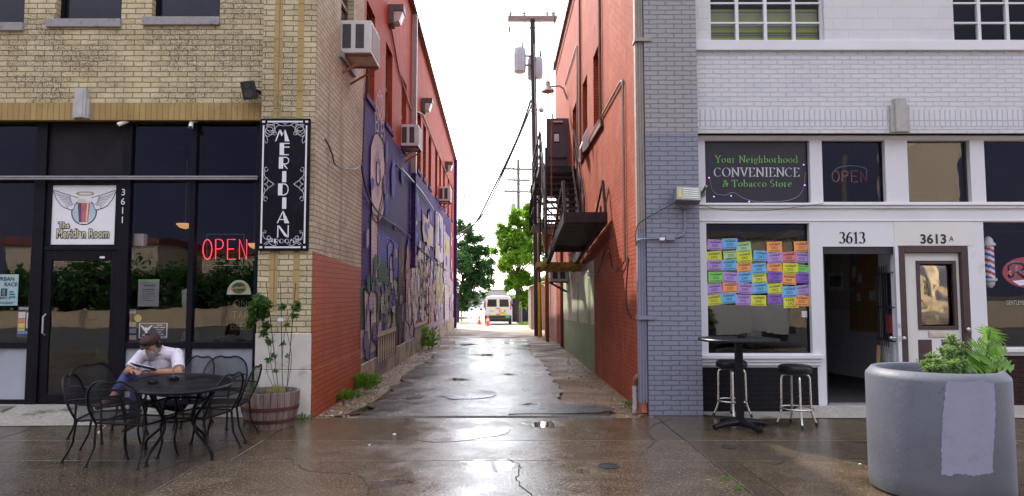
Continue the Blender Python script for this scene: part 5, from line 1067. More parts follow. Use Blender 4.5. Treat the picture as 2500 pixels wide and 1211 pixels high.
o, fn, w_, h_ = paper('hours_sign', 339, 788, 409, 826, PBK, 'black opening hours sticker with winged glass emblem behind the seated man', 'sign')
mb = MB(); P_ = [(.02, .03), (.98, .03), (.98, .97), (.02, .97), (.02, .03)]; stroke(mb, P_, lambda a, b: fn(a, b, .0026), .02)
for i, s in enumerate(('BAR OPEN', 'MONDAY - SATURDAY', '4 PM TIL 2 AM', 'SUNDAY', '11 AM TIL 2 AM', 'KITCHEN OPEN TIL 11 PM')): ptext(mb, fn, w_, h_, s, .72, .82 - .145 * i, .017, .02, .9)
ptext(mb, fn, w_, h_, 'MERIDIAN', .25, .18, .02, .02)
for s_ in (-1, 1):
    for k in range(4): stroke(mb, [(.26 + s_ * .03, .62 - .05 * k), (.26 + s_ * (.20 - .03 * k), .84 - .09 * k)], lambda a, b: fn(a, b, .0026), .03)
cells(mb, fn, [(.22, .35, .30, .7)], .003); mb.build('printing', SWH, o)
# half-round beer sign
o = root('beer_sign', at(583, 718, YS + .06), 'cream half round beer window sign with a green and gold roundel', 'sign')
c = at(583, 719, YS + .05); r0 = .165; zz = lambda a, b, d=0: (c.x + a, c.y - d, c.z + b)
mb = MB(); mb.prism([zz(*p) for p in [(-r0, 0), (r0, 0)] + arc(0, 0, r0, 8, 172, 16, r0 * 1.2)], (0, .012, 0)); mb.build('board', mat('beer_cream', (.50, .49, .38), .5), o)
mb = MB(); mb.prism([zz(a, b, .003) for a, b in arc(0, .09, .105, 0, 345, 22, .082)], (0, .002, 0)); mb.build('roundel', mat('beer_dark_green', (.02, .06, .025), .5), o)
mb = MB(); stroke(mb, arc(0, .09, .095, 0, 360, 22, .074), lambda a, b: zz(a, b, .0045), .006); text(mb, "Smithwick's", .062, lambda a, b: zz(a - .0, b + .075 + .12 * a, .006), offset=.012, sx=.95); text(mb, 'IRISH ALE', .02, lambda a, b: zz(a, b + .04, .0055)); mb.build('lettering', mat('beer_gold', (.55, .42, .10), .5), o)
o = root('unlit_neon_letters', at(585, 800, YS + .1), 'faint unlit yellow neon letters low in the storefront window', 'neon sign'); mb = MB(); DIM = mat('dim_yellow_tube', (.20, .18, .08), .5)
for i, s in enumerate(('ON', 'TAP', 'BEER')):
    p = at(586, 751 + i * 27, YS + .1); text(mb, s, .15, lambda a, b: (p.x + a, p.y, p.z + b), offset=-.028, sx=.85)
mb.build('letters', DIM, o)
o = root('window_stickers', at(322, 830, YS + .012), 'column of small faded card stickers on the window frame edge', 'stickers')
for i, v in enumerate((760, 792, 808, 824)): q = at(324, v, YS + .012); mb = MB(); mb.box(q.x - .045, q.x + .045, q.y, q.y + .001, q.z - .03, q.z + .03); mb.build('sticker', mat('sticker_%s' % ['grey', 'tan', 'blue', 'rose'][i], [(.12, .12, .13), (.18, .16, .13), (.10, .11, .18), (.2, .13, .13)][i], .6), o)
q = at(337, 777, YS + .012); mb = MB(); mb.lathe([(.05, 0), (.05, .001)], q.x, q.y, q.z, 16, M=Matrix.Rotation(R(90), 3, 'X')); mb.build('round_sticker', mat('sticker_yellow', (.35, .30, .04), .6), o)
o = root('baseball_cap', at(460, 835, YS + .25), 'black baseball cap with white initials on the inner window ledge', 'cap')
c = at(465, 830, YS + .2); mb = MB(); mb.lathe([(.115, 0), (.118, .05), (.10, .10), (.06, .135), (.01, .145)], c.x, c.y, c.z, 20); mb.build('crown', mat('cap_black', (.02, .02, .022), .8), o, smooth=60)
mb = MB(); mb.prism([(c.x + a, c.y + b, c.z) for a, b in arc(0, -.08, .10, 180, 360, 10, .11)], (0, 0, .012)); mb.build('brim', bpy.data.materials['cap_black'], o)
mb = MB(); text(mb, 'TC', .075, lambda a, b: (c.x + .05 + a, c.y - .116 + .02 * abs(a), c.z + .03 + b), offset=.01, sx=.8); mb.build('initials', SWH, o)
# wall sconces seen inside
for i, (u, v) in enumerate(((452, 548), (620, 596))):
    o = root('bowl_lamp', at(u, v, 10.4), ('large' if i == 0 else 'small') + ' amber bowl pendant glowing inside the storefront ' + ('above the window post' if i == 0 else 'beside the neon sign'), 'lamp'); c = at(u, v, 10.4); r = .13 if i == 0 else .09
    mb = MB(); mb.lathe([(.01, -.07), (r * .6, -.05), (r, 0), (r * .97, .01)], c.x, c.y, c.z, 20); mb.build('bowl', neonmat('amber_bowl', (.9, .45, .18), .22) if i == 0 else bpy.data.materials['amber_bowl'], o, smooth=60); mb = MB(); mb.tube([c, c + Vector((0, 0, 1.0))], .008, 6); mb.build('stem', BLACK, o)
o = root('white_box', at(333, 600, 9.6), 'pale square box fixed inside the storefront window near the post', 'box'); c = at(334, 586, 9.5); mb = MB(); mb.box(c.x - .09, c.x + .09, c.y, c.y + .12, c.z - .09, c.z + .09); mb.build('casing', mat('dim_white_box', (.45, .42, .40), .5), o, bevel=.015); mb = MB(); mb.tube([c + Vector((-.09, .06, 0)), c + Vector((-.2, .06, .02))], .01); mb.build('arm', BLACK, o)
# white rail across the storefront
o = root('awning_rail', at(320, 434, YS - .2), 'long thin pale metal rail running across the black storefront', 'rail')
yr = YS - .16; mb = MB(); z = ZZ(433, yr); mb.box(-9.2, XX(628, 433, yr), yr, yr + .035, z - .028, z - .004); mb.tube([(-9.2, yr + .018, z + .012), (XX(629, 433, yr), yr + .018, z + .012)], .012); mb.build('bar', mat('rail_metal', (.26, .25, .26), .45, metal=.4), o)
for u in (10, 100, 195, 310, 470, 540, 622): x = XX(u, 433, yr); mb = MB(); mb.box(x - .012, x + .012, yr + .03, YS - .03, z - .02, z + .02); mb.build('bracket', FRM, o)
# speaker
o = root('speaker', at(612, 240, YF), 'black box loudspeaker tilted down on the tan brick by the pilaster', 'speaker')
c = at(608, 220, YF - .17); M_ = Matrix.Rotation(R(20), 3, 'X') @ Matrix.Rotation(R(-6), 3, 'Y') @ Matrix.Rotation(R(12), 3, 'Z')
mb = MB(); mb.obox(c, (.17, .17, .24), M_); mb.build('cabinet', mat('speaker_black', (.018, .018, .022), .5), o, bevel=.012)
for dz, r in ((-.04, .055), (.06, .03)):
    q = c + M_ @ Vector((0, -.086, dz)); mb = MB(); mb.lathe([(r, 0), (r, .006), (r * .8, .008), (r * .3, -.006), (.005, .004)], q.x, q.y, q.z, 18, M=M_ @ Matrix.Rotation(R(90), 3, 'X')); mb.build('cone', mat('speaker_cone', (.05, .05, .06), .4), o, smooth=50)
mb = MB(); mb.bar(c + M_ @ Vector((.06, .05, 0)), (c.x + .09, YF, c.z + .02), .03); mb.build('bracket', BLACK, o)
# cameras
for i, (u, v) in enumerate(((300, 300), (467, 302))):
    o = root('security_camera', at(u, v - 8, YS - .05), 'small white security camera under the lintel ' + ('above the house number' if i == 0 else 'between the two wide windows'), 'camera', 'security cameras under the lintel')
    c = at(u, v, YS - .14); mb = MB(); d_ = Vector((-.05, -.03, -.035)) if i == 0 else Vector((.01, -.04, -.06)); mb.tube([c - d_, c + d_], [.028, .03], 12); mb.build('body', WHITE, o, smooth=40)
    mb = MB(); mb.ell(c + d_ * 1.05, (.02, .02, .02), nu=10, nv=6); mb.build('lens', DPANE, o, smooth=60)
    mb = MB(); mb.tube([c - d_ * .3, c + Vector((.03, .04, .04)), (c.x + .04, YS - .045, c.z + .05)], .011, 8); mb.build('mount', WHITE, o)
# --- window air conditioners
ACW = mat('ac_white', (.66, .65, .66), .45, var=.05, dirt=(.4, .35, .3), ds=6, dth=(.6, .78)); ACG = mat('ac_grille', (.07, .065, .07), .6)
def ac(x0, x1, y0, y1, z0, z1, label, sgn=1, bracket=True):
    o = root('air_conditioner', ((x0 + x1) / 2, (y0 + y1) / 2, z0), label, 'air conditioner', 'window air conditioners')
    mb = MB(); mb.box(x0, x1, y0, y1, z0, z1); mb.build('casing', ACW, o, bevel=.012)
    w_ = x1 - x0; h_ = z1 - z0
    for k in range(2):
        a = x0 + w_ * (.12 + .40 * k); mb = MB(); b = a + w_ * .26
        mb.box(a, b, y0 - .004, y0 + .01, z0 + h_ * .14, z0 + h_ * .88)
        for j in range(9): z = z0 + h_ * (.18 + .08 * j); mb.box(a, b, y0 - .008, y0 - .003, z, z + h_ * .02)
        mb.build('side_vent', ACG, o)
    xf = x1 if sgn > 0 else x0; mb = MB(); mb.box(xf - .004, xf + .006, y0 + .05, y1 - .05, z0 + .05, z1 - .05); g_ = mb.build('coil_grille', mat('ac_coil', (.20, .19, .2), .5), o)
    mb = MB()
    for j in range(10): z = z0 + .06 + (h_ - .12) * j / 9; mb.box(xf + sgn * .004, xf + sgn * .012, y0 + .05, y1 - .05, z - .004, z + .004)
    mb.build('fins', ACW, g_)
    if bracket:
        xw = x0 if sgn > 0 else x1
        for y in (y0 + .08, y1 - .08): mb = MB(); mb.bar((xw, y, z0 - .32), (xf, y, z0 - .02), .03); mb.bar((xw, y, z0 - .015), (xf, y, z0 - .015), .03); mb.build('support_bracket', BRN if sgn > 0 else BLACK, o)
    return o
ac(XL - .05, XL + .46, 10.42, 11.16, 5.36, 5.88, 'white window air conditioner on the tan brick side wall')
ac(XL - .05, XL + .42, 16.8, 17.5, 5.28, 5.82, 'white window air conditioner above the purple mural beside the downpipe')
ac(XL - .05, XL + .45, 27.0, 27.75, 5.28, 5.85, 'small white window air conditioner far along the red wall over the mural')
ac(1.42, 1.97, 19.9, 20.7, 1.95, 2.52, 'white air conditioner on a black bracket under the fire escape', -1)
# --- wall lights
LGB = mat('light_bronze', (.10, .085, .08), .5); LGL = mat('light_lens', (.55, .52, .48), .25, var=.1)
for i, (y, z, lb) in enumerate(((14.8, 7.55, 'nearest'), (21.0, 7.25, 'middle'), (30.0, 7.0, 'farthest'))):
    o = root('wall_light', (XL, y, z), f'{lb} of the boxy wall lights high on the red alley wall', 'wall light', 'wall lights along the red wall')
    mb = MB(); mb.box(XL, XL + .12, y - .17, y + .17, z - .02, z + .42); mb.box(XL + .12, XL + .34, y - .17, y + .17, z + .27, z + .42); mb.build('housing', LGB, o, bevel=.01)
    mb = MB(); mb.prism([(XL + .121, y - .15, z + .02), (XL + .24, y - .15, z + .04), (XL + .32, y - .15, z + .268), (XL + .121, y - .15, z + .268)], (0, .3, 0)); mb.build('lens', LGL, o, bevel=.008)
CON = mat('conduit_red', (.34, .10, .06), .5)
pipe('conduit', [(XL + .03, 14.8, 7.55), (XL + .03, 16.0, 6.95), (XL + .03, 18.2, 6.6), (XL + .03, 21.0, 7.2), (XL + .03, 30, 6.95), (XL + .03, 35.2, 6.9)], .022, CON, 'thin conduit linking the wall lights on the red alley wall', 'conduit')
o = root('downspout', (XL + .07, 18.55, 2.2), 'grey rain downspout crossing the red wall and the purple mural', 'downspout')
mb = MB(); mb.box(XL + .02, XL + .15, 18.48, 18.62, 4.9, 9.35); mb.build('upper_length', mat('downspout_grey_red', (.36, .30, .31), .5), o); mb = MB(); mb.box(XL + .02, XL + .15, 18.48, 18.62, 2.3, 4.897); mb.build('painted_length', PURP, o)
o = root('downspout', (XL + .07, 35.4, 0), 'purple rain downspout at the far end of the mural wall', 'downspout'); mb = MB(); mb.box(XL, XL + .16, 35.45, 35.62, -.2, 8.6); mb.build('pipe', PURP, o)
wire('cable', [onx(793, 340, XL + .02), onx(800, 350, XL + .04), onx(812, 380, XL + .06), onx(816, 398, XL + .07), onx(830, 408, XL + .08), onx(850, 413, XL + .07), onx(872, 410, XL + .05), onx(882, 400, XL + .05)], .012, 'bunched black cable loop hanging off the tan brick side wall')
wire('cable', [onx(882, 398, XL + .04), onx(888, 440, XL + .05), onx(905, 490, XL + .05), onx(935, 530, XL + .06), onx(990, 568, XL + .05), onx(1040, 620, XL + .06), onx(1090, 660, XL + .06)], .018, 'black cable sagging across the purple mural')
wire('cable', [onx(893, 200, XL + .04), onx(889, 300, XL + .05), onx(884, 400, XL + .05)], .012, 'thin cable hanging down the edge of the purple mural')
wire('cable', [onx(968, 405, XL + .04), onx(985, 418, XL + .12), onx(1005, 440, XL + .10), onx(1030, 470, XL + .08), onx(1058, 512, XL + .08)], .03, 'dark conduit along the top of the mural under the windows', 'conduit')

# ================================================================ fixtures in the alley, right wall
PIPB = mat('pipe_brown', (.17, .075, .05), .5); PIPS = mat('pipe_steel', (.26, .20, .18), .45, metal=.4)
pipe('conduit', [(XR - .03, 10.62, 2.1), (XR - .03, 10.62, 4.85), (XR - .03, 10.66, 5.0), (XR - .03, 10.85, 5.03), (XR - .03, 16.6, 4.98)], .018, PIPS, 'steel conduit rising by the pier then running along the red wall', 'conduit')
pipe('conduit', [(XR - .03, 17.1, 5.2), (XR - .03, 17.1, 7.85), (XR - .03, 17.2, 7.97), (XR - .03, 20.4, 7.95)], .02, PIPS, 'steel conduit bent over high on the red wall above the fire escape', 'conduit')
pipe('pipe', [(XR - .04, 13.0, 4.9), (XR - .04, 13.0, 9.7)], .03, PIPB, 'brown vertical pipe beside the nearest alley window on the red wall', 'pipe')
pipe('pipe', [(XR - .04, 16.35, 5.0), (XR - .04, 16.35, 9.7)], .03, PIPB, 'brown vertical pipe between the alley windows of the red wall', 'pipe')
pipe('pipe', [(XR - .04, 21.8, -.2), (XR - .04, 21.8, 6.0)], .05, BRN, 'red brown waste pipe down the wall past the green painted panel', 'pipe')
wire('cable', [(XR - .02, 10.6, 2.15), (XR - .04, 10.9, 2.05), (XR - .05, 11.6, 2.0), (XR - .04, 12.4, 2.45), (XR - .05, 13.6, 2.0), (XR - .04, 15.5, 2.1)], .012, 'black cable looping along the red wall near the pier')
wire('cable', [(XR - .03, 10.3, 2.15), (XR - .08, 10.25, 1.7), (XR - .10, 10.1, 1.4), (XR - .05, 10.0, 1.25)], .012, 'loose black cable end dangling near the downspout')
# gooseneck lamp
o = root('gooseneck_lamp', (XR, 19.9, 7.3), 'gooseneck street lamp reaching over the alley from the red wall', 'lamp')
mb = MB(); xa = 1.37; mb.tube([(XR, 19.9, 7.35), (XR - .06, 19.9, 7.5), (XR - .12, 19.9, 7.68), (XR - .25, 19.9, 7.76), (xa, 19.9, 7.72)], .03, 8); mb.build('arm', mat('lamp_arm', (.42, .36, .33), .5), o, smooth=40)
mb = MB(); mb.lathe([(.05, .22), (.07, .2), (.07, .1), (.10, .02), (.2, -.08), (.21, -.10)], xa, 19.9, 7.68, 18); mb.build('shade', mat('lamp_shade_tan', (.40, .36, .30), .5), o, smooth=40); mb = MB(); mb.ell((xa, 19.9, 7.58), (.07, .07, .08)); mb.build('bulb', mat('lamp_bulb', (.6, .6, .55), .2), o, smooth=60)
o = root('tilted_board', (XR, 16.8, 4.6), 'white board flaps leaning out of the alley window behind the ledge', 'board')
for k, (u0, v0, u1, v1) in enumerate(((1424, 335, 1438, 308), (1417, 362, 1424, 342))):
    mb = MB(); a, b = onx(u0, v0, XR - .18), onx(u1, v1, XR - .05); mb.prism([a, b, b + Vector((0, 0, -.42)), a + Vector((0, 0, -.32))], (-.02, .01, 0)); mb.build('panel', WHITE, o)

# ================================================================ fire escape
IRON = mat('rusty_iron', (.022, .014, .015), .55, metal=.3, var=.4, vs=8, bmp=.001, dirt=(.09, .035, .025), ds=7, dth=(.56, .7)); YEL = mat('weathered_yellow', (.42, .28, .04), .6, var=.2, dirt=(.15, .08, .04), ds=5, dth=(.52, .68))
fe = root('fire_escape', (1.5, 15.2, 0), 'rusty iron fire escape with raised swing stair and yellow counterweight on the red wall', 'fire escape')
xo, xi = 1.0, XR - .05
def slats(y0, y1, x0, x1, z, n, gap=.35, dz=0):
    mb = MB(); w_ = (y1 - y0) / n
    for i in range(n):
        y = y0 + w_ * (i + .5); mb.obox(((x0 + x1) / 2, y, z + dz * (y - y0)), (x1 - x0, w_ * (1 - gap), .03), Matrix.Rotation(math.atan(dz), 3, 'X'))
    return mb
slats(17.7, 22.2, xo, xi, 4.93, 26, .22).build('upper_landing', IRON, fe)
mb = MB()
for x in (xo, xi): mb.bar((x, 17.68, 4.88), (x, 22.2, 4.88), .05, .12)
for y in (17.68, 19.2, 20.7, 22.2): mb.bar((xo, y, 4.86), (xi, y, 4.86), .05, .10); mb.bar((xo, y, 4.84), (XR, y, 3.9), .05)
mb.build('landing_frame', IRON, fe)
def rail(name, pts, h, n=4, parent=None, mids=(.5,)):
    mb = MB(); pts = [Vector(p) for p in pts]; up_ = Vector((0, 0, h))
    for a, b in zip(pts, pts[1:]):
        mb.bar(a + up_, b + up_, .04)
        for m_ in mids: mb.bar(a + up_ * m_, b + up_ * m_, .025)
        for i in range(n + 1): q = a.lerp(b, i / n); mb.bar(q, q + up_, .03)
    return mb.build(name, IRON, parent or fe)
rail('railing', [(xo, 17.7, 4.95), (xo, 22.2, 4.95), (xi - .5, 22.2, 4.95)], .9, 5, mids=(.35, .68))
# flight between the landing and the swing stair
fy0, fz0, fy1, fz1 = 17.7, 4.85, 15.6, 2.85
mb = MB()
for x in (xo + .04, xi - .06): mb.bar((x, fy0, fz0), (x, fy1, fz1), .04, .18)
mb.build('stringer', IRON, fe)
mb = MB()
for i in range(11):
    t = (i + .5) / 11; mb.box(xo + .06, xi - .08, fy0 + (fy1 - fy0) * t - .13, fy0 + (fy1 - fy0) * t + .13, fz0 + (fz1 - fz0) * t - .015, fz0 + (fz1 - fz0) * t + .015)
mb.build('treads', IRON, fe)
rail('stair_railing', [(xo + .02, fy1, fz1), (xo + .02, fy0, fz0)], .95, 3); rail('stair_railing', [(xi, fy1, fz1), (xi, fy0, fz0 + .1)], .95, 3)
slats(15.2, 17.3, xo - .12, xi, 2.95, 12, .2).build('lower_landing', IRON, fe) if 0 else None
slats(18.0, 20.6, .86, 1.78, 3.45, 14, .12).build('middle_landing', IRON, fe)
rail('railing', [(.86, 18.0, 3.45), (.86, 20.6, 3.45), (1.7, 20.6, 3.45)], .9, 3)
mb = MB()
for q in ((.9, 18.0), (.9, 20.6), (1.8, 18.0)): mb.bar((q[0], q[1], 3.4), (q[0], q[1], 4.9), .05)
for k in range(9): mb.box(1.05, 1.9, 17.7 + .02 * k, 17.74 + .02 * k, 3.5 + .15 * k, 3.53 + .15 * k)
for x in (1.1, 1.88): mb.bar((x, 17.9, 4.8), (x, 19.9, 3.5), .04, .16); mb.bar((x, 17.75, 3.3), (x, 17.75, 4.9), .05)
mb.build('hangers', IRON, fe)
# raised swing stair and its counterweight: one tilted frame
def sw(x, s, dz=0): return Vector((x, 12.05 + s, 2.96 - .105 * s + dz))
mb = MB()
for x in (1.13, xi - .05): mb.bar(sw(x, 0), sw(x, 3.2), .06, .2)
for s in (0, 3.2): mb.bar(sw(1.13, s), sw(xi - .05, s), .05, .18)
mb.build('swing_stair_frame', IRON, fe)
mb = MB()
for i in range(17): s = .1 + i * .185; mb.obox(sw((1.13 + xi) / 2, s, .02), (xi - 1.2, .155, .03), Matrix.Rotation(R(-6), 3, 'X'))
mb.build('swing_stair_treads', IRON, fe)
for x, s0, s1 in ((1.13, .05, 2.9), (xi - .04, .05, 1.7)):
    mb = MB(); a, b = sw(x, s0), sw(x, s1); up_ = Vector((0, .35, .72))
    mb.bar(a, a + up_, .05); mb.bar(a + up_, b + Vector((0, .2, .1)), .035); mb.bar(sw(x, .75), a + up_ * .55 + Vector((0, .45, -.1)), .03); mb.build('swing_stair_railing', IRON, fe)
mb = MB()
for x in (1.13, xi - .08): mb.bar(sw(x, 3.1, .0), sw(x, 4.9, -.08), .09, .2)
mb.build('counterweight_arms', IRON, fe)
c = sw(1.4, 4.75, -.2); mb = MB(); mb.obox(c, (1.12, .5, .12), Matrix.Rotation(R(-12), 3, 'X'))
for k in range(5): mb.obox(c + Vector((-.42 + .2 * k, -.05, -.07)), (.08, .4, .05), Matrix.Rotation(R(-12), 3, 'X'))
mb.build('counterweight', YEL, fe, bevel=.01)
mb = MB(); q0 = c + Vector((0, -.262, .05)); text(mb, 'VISET 7', .10, lambda a, b: (q0.x + a, q0.y - .01, q0.z - .05 + b)); mb.build('graffiti', INK, fe)
mb = MB(); mb.tube([at(1355, -30, 15.0), at(1352, 150, 15.1), at(1346, 350, 15.2), (1.12, 15.2, 2.7)], .014, 6); mb.build('hanging_rod', BRN, fe)
for z0, z1, y in ((2.6, 5.8, 17.65), (2.4, 4.9, 15.25)): mb = MB(); mb.bar((xo, y, z0), (xo, y, z1), .05); mb.build('post', IRON, fe)
o = root('hopper_pipe', (1.35, 25.0, -.2), 'dark red pipe with funnel head behind the fire escape', 'pipe'); mb = MB(); mb.lathe([(.07, 0), (.07, 3.2), (.09, 3.3), (.2, 4.1), (.21, 4.15)], 1.66, 25.0, -.25, 14); mb.build('pipe', BRN, o, smooth=40)
# ================================================================ street furniture
IRB = mat('patio_black', (.005, .005, .009), .45, co='obj', spec=.22); MSH = wiremesh('patio_mesh', (.006, .006, .011), 80, .32); MSH2 = wiremesh('patio_seat_mesh', (.006, .006, .011), 80, .46)
def make_chair():
    r = root('patio_chair', (0, 0, 0), 'chair', 'chair', 'black mesh patio chairs round the oval table')
    half = [(.245, -.20, .43), (.265, -.255, .56), (.262, -.295, .68), (.225, -.33, .80), (.15, -.352, .875), (.075, -.36, .893), (.04, -.357, .878)]
    arch = smoothpts(half + [(-x, y, z) for x, y, z in reversed(half)], 3)
    mb = MB(); mb.tube(arch, .0115, 8); mb.build('back_frame', IRB, r, smooth=50)
    mb = MB(); hp = smoothpts(half, 4); rows_ = []
    for p in hp: rows_.append([(p.x * s, p.y - .028 * (1 - s * s), p.z) for s in (-1, -.6, -.2, .2, .6, 1)])
    for a, b in zip(rows_, rows_[1:]):
        for i in range(5): mb.face(a[i], a[i + 1], b[i + 1], b[i])
    mb.build('back_mesh', MSH, r, smooth=60)
    ring = [(-.235, -.2, .43), (-.255, 0, .435), (-.255, .2, .435), (-.2, .262, .43), (0, .275, .427), (.2, .262, .43), (.255, .2, .435), (.255, 0, .435), (.235, -.2, .43), (0, -.21, .43), (-.235, -.2, .43)]
    mb = MB(); mb.tube(smoothpts(ring, 3), .011, 8, cap=False); mb.build('seat_frame', IRB, r, smooth=50)
    mb = MB(); n = 9; g_ = [[(-.25 + .5 * i / n, -.2 + .47 * j / n, .434 - .018 * math.sin(math.pi * i / n) * math.sin(math.pi * j / n)) for i in range(n + 1)] for j in range(n + 1)]
    for j in range(n):
        for i in range(n): mb.face(g_[j][i], g_[j][i + 1], g_[j + 1][i + 1], g_[j + 1][i])
    mb.build('seat', MSH2, r, smooth=60)
    for s in (-1, 1):
        mb = MB(); mb.tube(smoothpts([(s * .264, -.285, .65), (s * .285, -.12, .665), (s * .285, .08, .66), (s * .282, .17, .63), (s * .268, .205, .54), (s * .255, .225, .43)], 4), .0115, 8); mb.build('armrest', IRB, r, smooth=50)
        mb = MB(); mb.tube(smoothpts([(s * .255, .225, .43), (s * .262, .235, .33), (s * .25, .225, .18), (s * .262, .26, .01)], 4), .0115, 8); mb.lathe([(.02, 0), (.02, .012), (.012, .022)], s * .262, .26, 0, 10); mb.build('leg', IRB, r, smooth=50)
        mb = MB(); mb.tube(smoothpts([(s * .24, -.2, .43), (s * .235, -.22, .28), (s * .23, -.235, .18), (s * .245, -.31, .01)], 4), .0115, 8); mb.lathe([(.02, 0), (.02, .012), (.012, .022)], s * .245, -.31, 0, 10); mb.build('leg', IRB, r, smooth=50)
    return r
def facing(a, b): return math.atan2(b[1] - a[1], b[0] - a[0]) - math.pi / 2
TC = (-3.26, 6.98)
CH = [((-3.56, 6.72), (-3.38, 7.9), 'nearest patio chair, its mesh back turned to the camera in front of the table'),
      ((-3.98, 6.98), (-3.0, 7.25), 'patio chair at the near end of the table by the black door, side on'),
      ((-4.42, 7.80), (-3.6, 7.45), 'patio chair set back behind the side chair, close to the black door glass'),
      ((-3.08, 7.05), (-4.2, 7.2), 'patio chair with raised back pushed under the table edge nearest the camera'),
      ((-3.10, 7.72), (-4.2, 7.6), 'patio chair farther back beside the barrel planter, seen from its side'),
      ((-3.55, 8.52), (-3.62, 7.0), 'patio chair with its rounded mesh back against the grey bulkhead, facing the camera'),
      ((-4.02, 8.55), (-4.5, 7.6), 'patio chair that the man in the brown cap sits on')]
proto = make_chair()
for i, (p, t_, lb) in enumerate(CH):
    o = proto if i == 0 else copy_tree(proto); place(o, (*p, 0), facing(p, t_)); o.scale = (1.08, 1.0, .9); o['label'] = lb
# oval table
tb = root('patio_table', (0, 0, 0), 'black oval mesh patio table in front of the dark storefront', 'table')
A_, B_, zt = .80, .48, .715; el = lambda k, s=1: (A_ * s * math.cos(k), B_ * s * math.sin(k))
TOPM = mat('table_black', (.005, .005, .008), .45, spec=.2, co='obj', var=.3, vs=3, bmp=.0012, bs=160, dirt=(.03, .028, .036), ds=5)
mb = MB(); n = 40; mb.prism([(*el(2 * math.pi * i / n, .985), zt) for i in range(n)], (0, 0, -.018)); mb.build('tabletop', TOPM, tb)
mb = MB(); mb.tube([(*el(2 * math.pi * i / n), zt - .006) for i in range(n + 1)], .016, 8, cap=False); mb.build('rim', IRB, tb, smooth=50)
for sx, sy in ((1, 1), (-1, 1), (1, -1), (-1, -1)):
    mb = MB(); mb.tube(smoothpts([(sx * .42, sy * .28, zt - .02), (sx * .33, sy * .22, .55), (sx * .20, sy * .14, .38), (sx * .22, sy * .15, .25), (sx * .40, sy * .27, .1), (sx * .42, sy * .285, .008)], 4), .015, 8); mb.lathe([(.024, 0), (.024, .012), (.014, .022)], sx * .42, sy * .285, 0, 10); mb.build('leg', IRB, tb, smooth=50)
mb = MB(); mb.tube([(.23 * math.cos(2 * math.pi * i / 24), .16 * math.sin(2 * math.pi * i / 24), .36) for i in range(25)], .01, 6, cap=False); mb.build('leg_ring', IRB, tb, smooth=50)
place(tb, (*TC, 0), R(118))
ATM = mat('ashtray_black', (.012, .012, .014), .25)
def ashtray(p, lb, straw=False):
    o = root('ashtray', p, lb, 'ashtray'); mb = MB(); mb.lathe([(.05, 0), (.056, .03), (.05, .034), (.044, .032), (.04, .01), (.0, .008)], p[0], p[1], p[2], 20, cap1=False)
    for k in range(4): a = k * 1.57; mb.box(p[0] + .05 * math.cos(a) - .01, p[0] + .05 * math.cos(a) + .01, p[1] + .05 * math.sin(a) - .01, p[1] + .05 * math.sin(a) + .01, p[2] + .03, p[2] + .037)
    mb.build('bowl', ATM, o, smooth=40)
    if straw: mb = MB(); mb.tube([(p[0], p[1], p[2] + .01), (p[0] - .01, p[1], p[2] + .12)], .005, 6); mb.build('stub', mat('reed_brown', (.2, .13, .07), .6), o)
pz = zt + .001
q = gnd(372, 938, pz); ashtray((q.x, q.y, pz), 'black round ashtray nearest the edge on the oval table'); q = gnd(424, 928, pz); ashtray((q.x, q.y, pz), 'black ashtray with a stub in the middle of the oval table', True)

# ---------------------------------------------------------------- foliage helpers
def leaf(mb, c, L, w_, d=None, up_=None, fold=.25):
    d = d or Vector((random.gauss(0, 1), random.gauss(0, 1), random.gauss(0, .7))).normalized()
    n = Vector((random.gauss(0, .6), random.gauss(0, .6), 1)) if up_ is None else up_
    s = d.cross(n)
    if s.length < 1e-4: s = Vector((1, 0, 0))
    s.normalize(); n = s.cross(d); c = Vector(c); m_ = c + d * L * .45
    mb.add([c, m_ + s * w_ * .5 + n * w_ * fold, c + d * L, m_ - s * w_ * .5 + n * w_ * fold], [(0, 1, 2), (0, 2, 3)])
def cloud(mb, cs, n, L, w_, shell=.55):
    tot = sum(r ** 2 for _, r in cs)
    for c, r in cs:
        c = Vector(c)
        for _ in range(int(n * r * r / tot)):
            d = Vector((random.gauss(0, 1), random.gauss(0, 1), random.gauss(0, 1))).normalized(); k = shell + (1 - shell) * random.random() if random.random() < .8 else random.random()
            s = random.uniform(.7, 1.3); leaf(mb, c + d * r * k, L * s, w_ * s)
LV1, LV2, LV3, LV4 = leafmat('vine_leaf', (.035, .09, .02), (.09, .19, .035)), leafmat('weed_leaf', (.05, .14, .02), (.12, .27, .03)), leafmat('feathery_leaf', (.10, .17, .06), (.22, .33, .14)), leafmat('lobed_leaf', (.06, .16, .02), (.20, .38, .06))
DRYG = leafmat('dry_grass', (.22, .22, .08), (.36, .33, .14)); STEM = mat('green_stem', (.07, .12, .03), .6, co='obj')
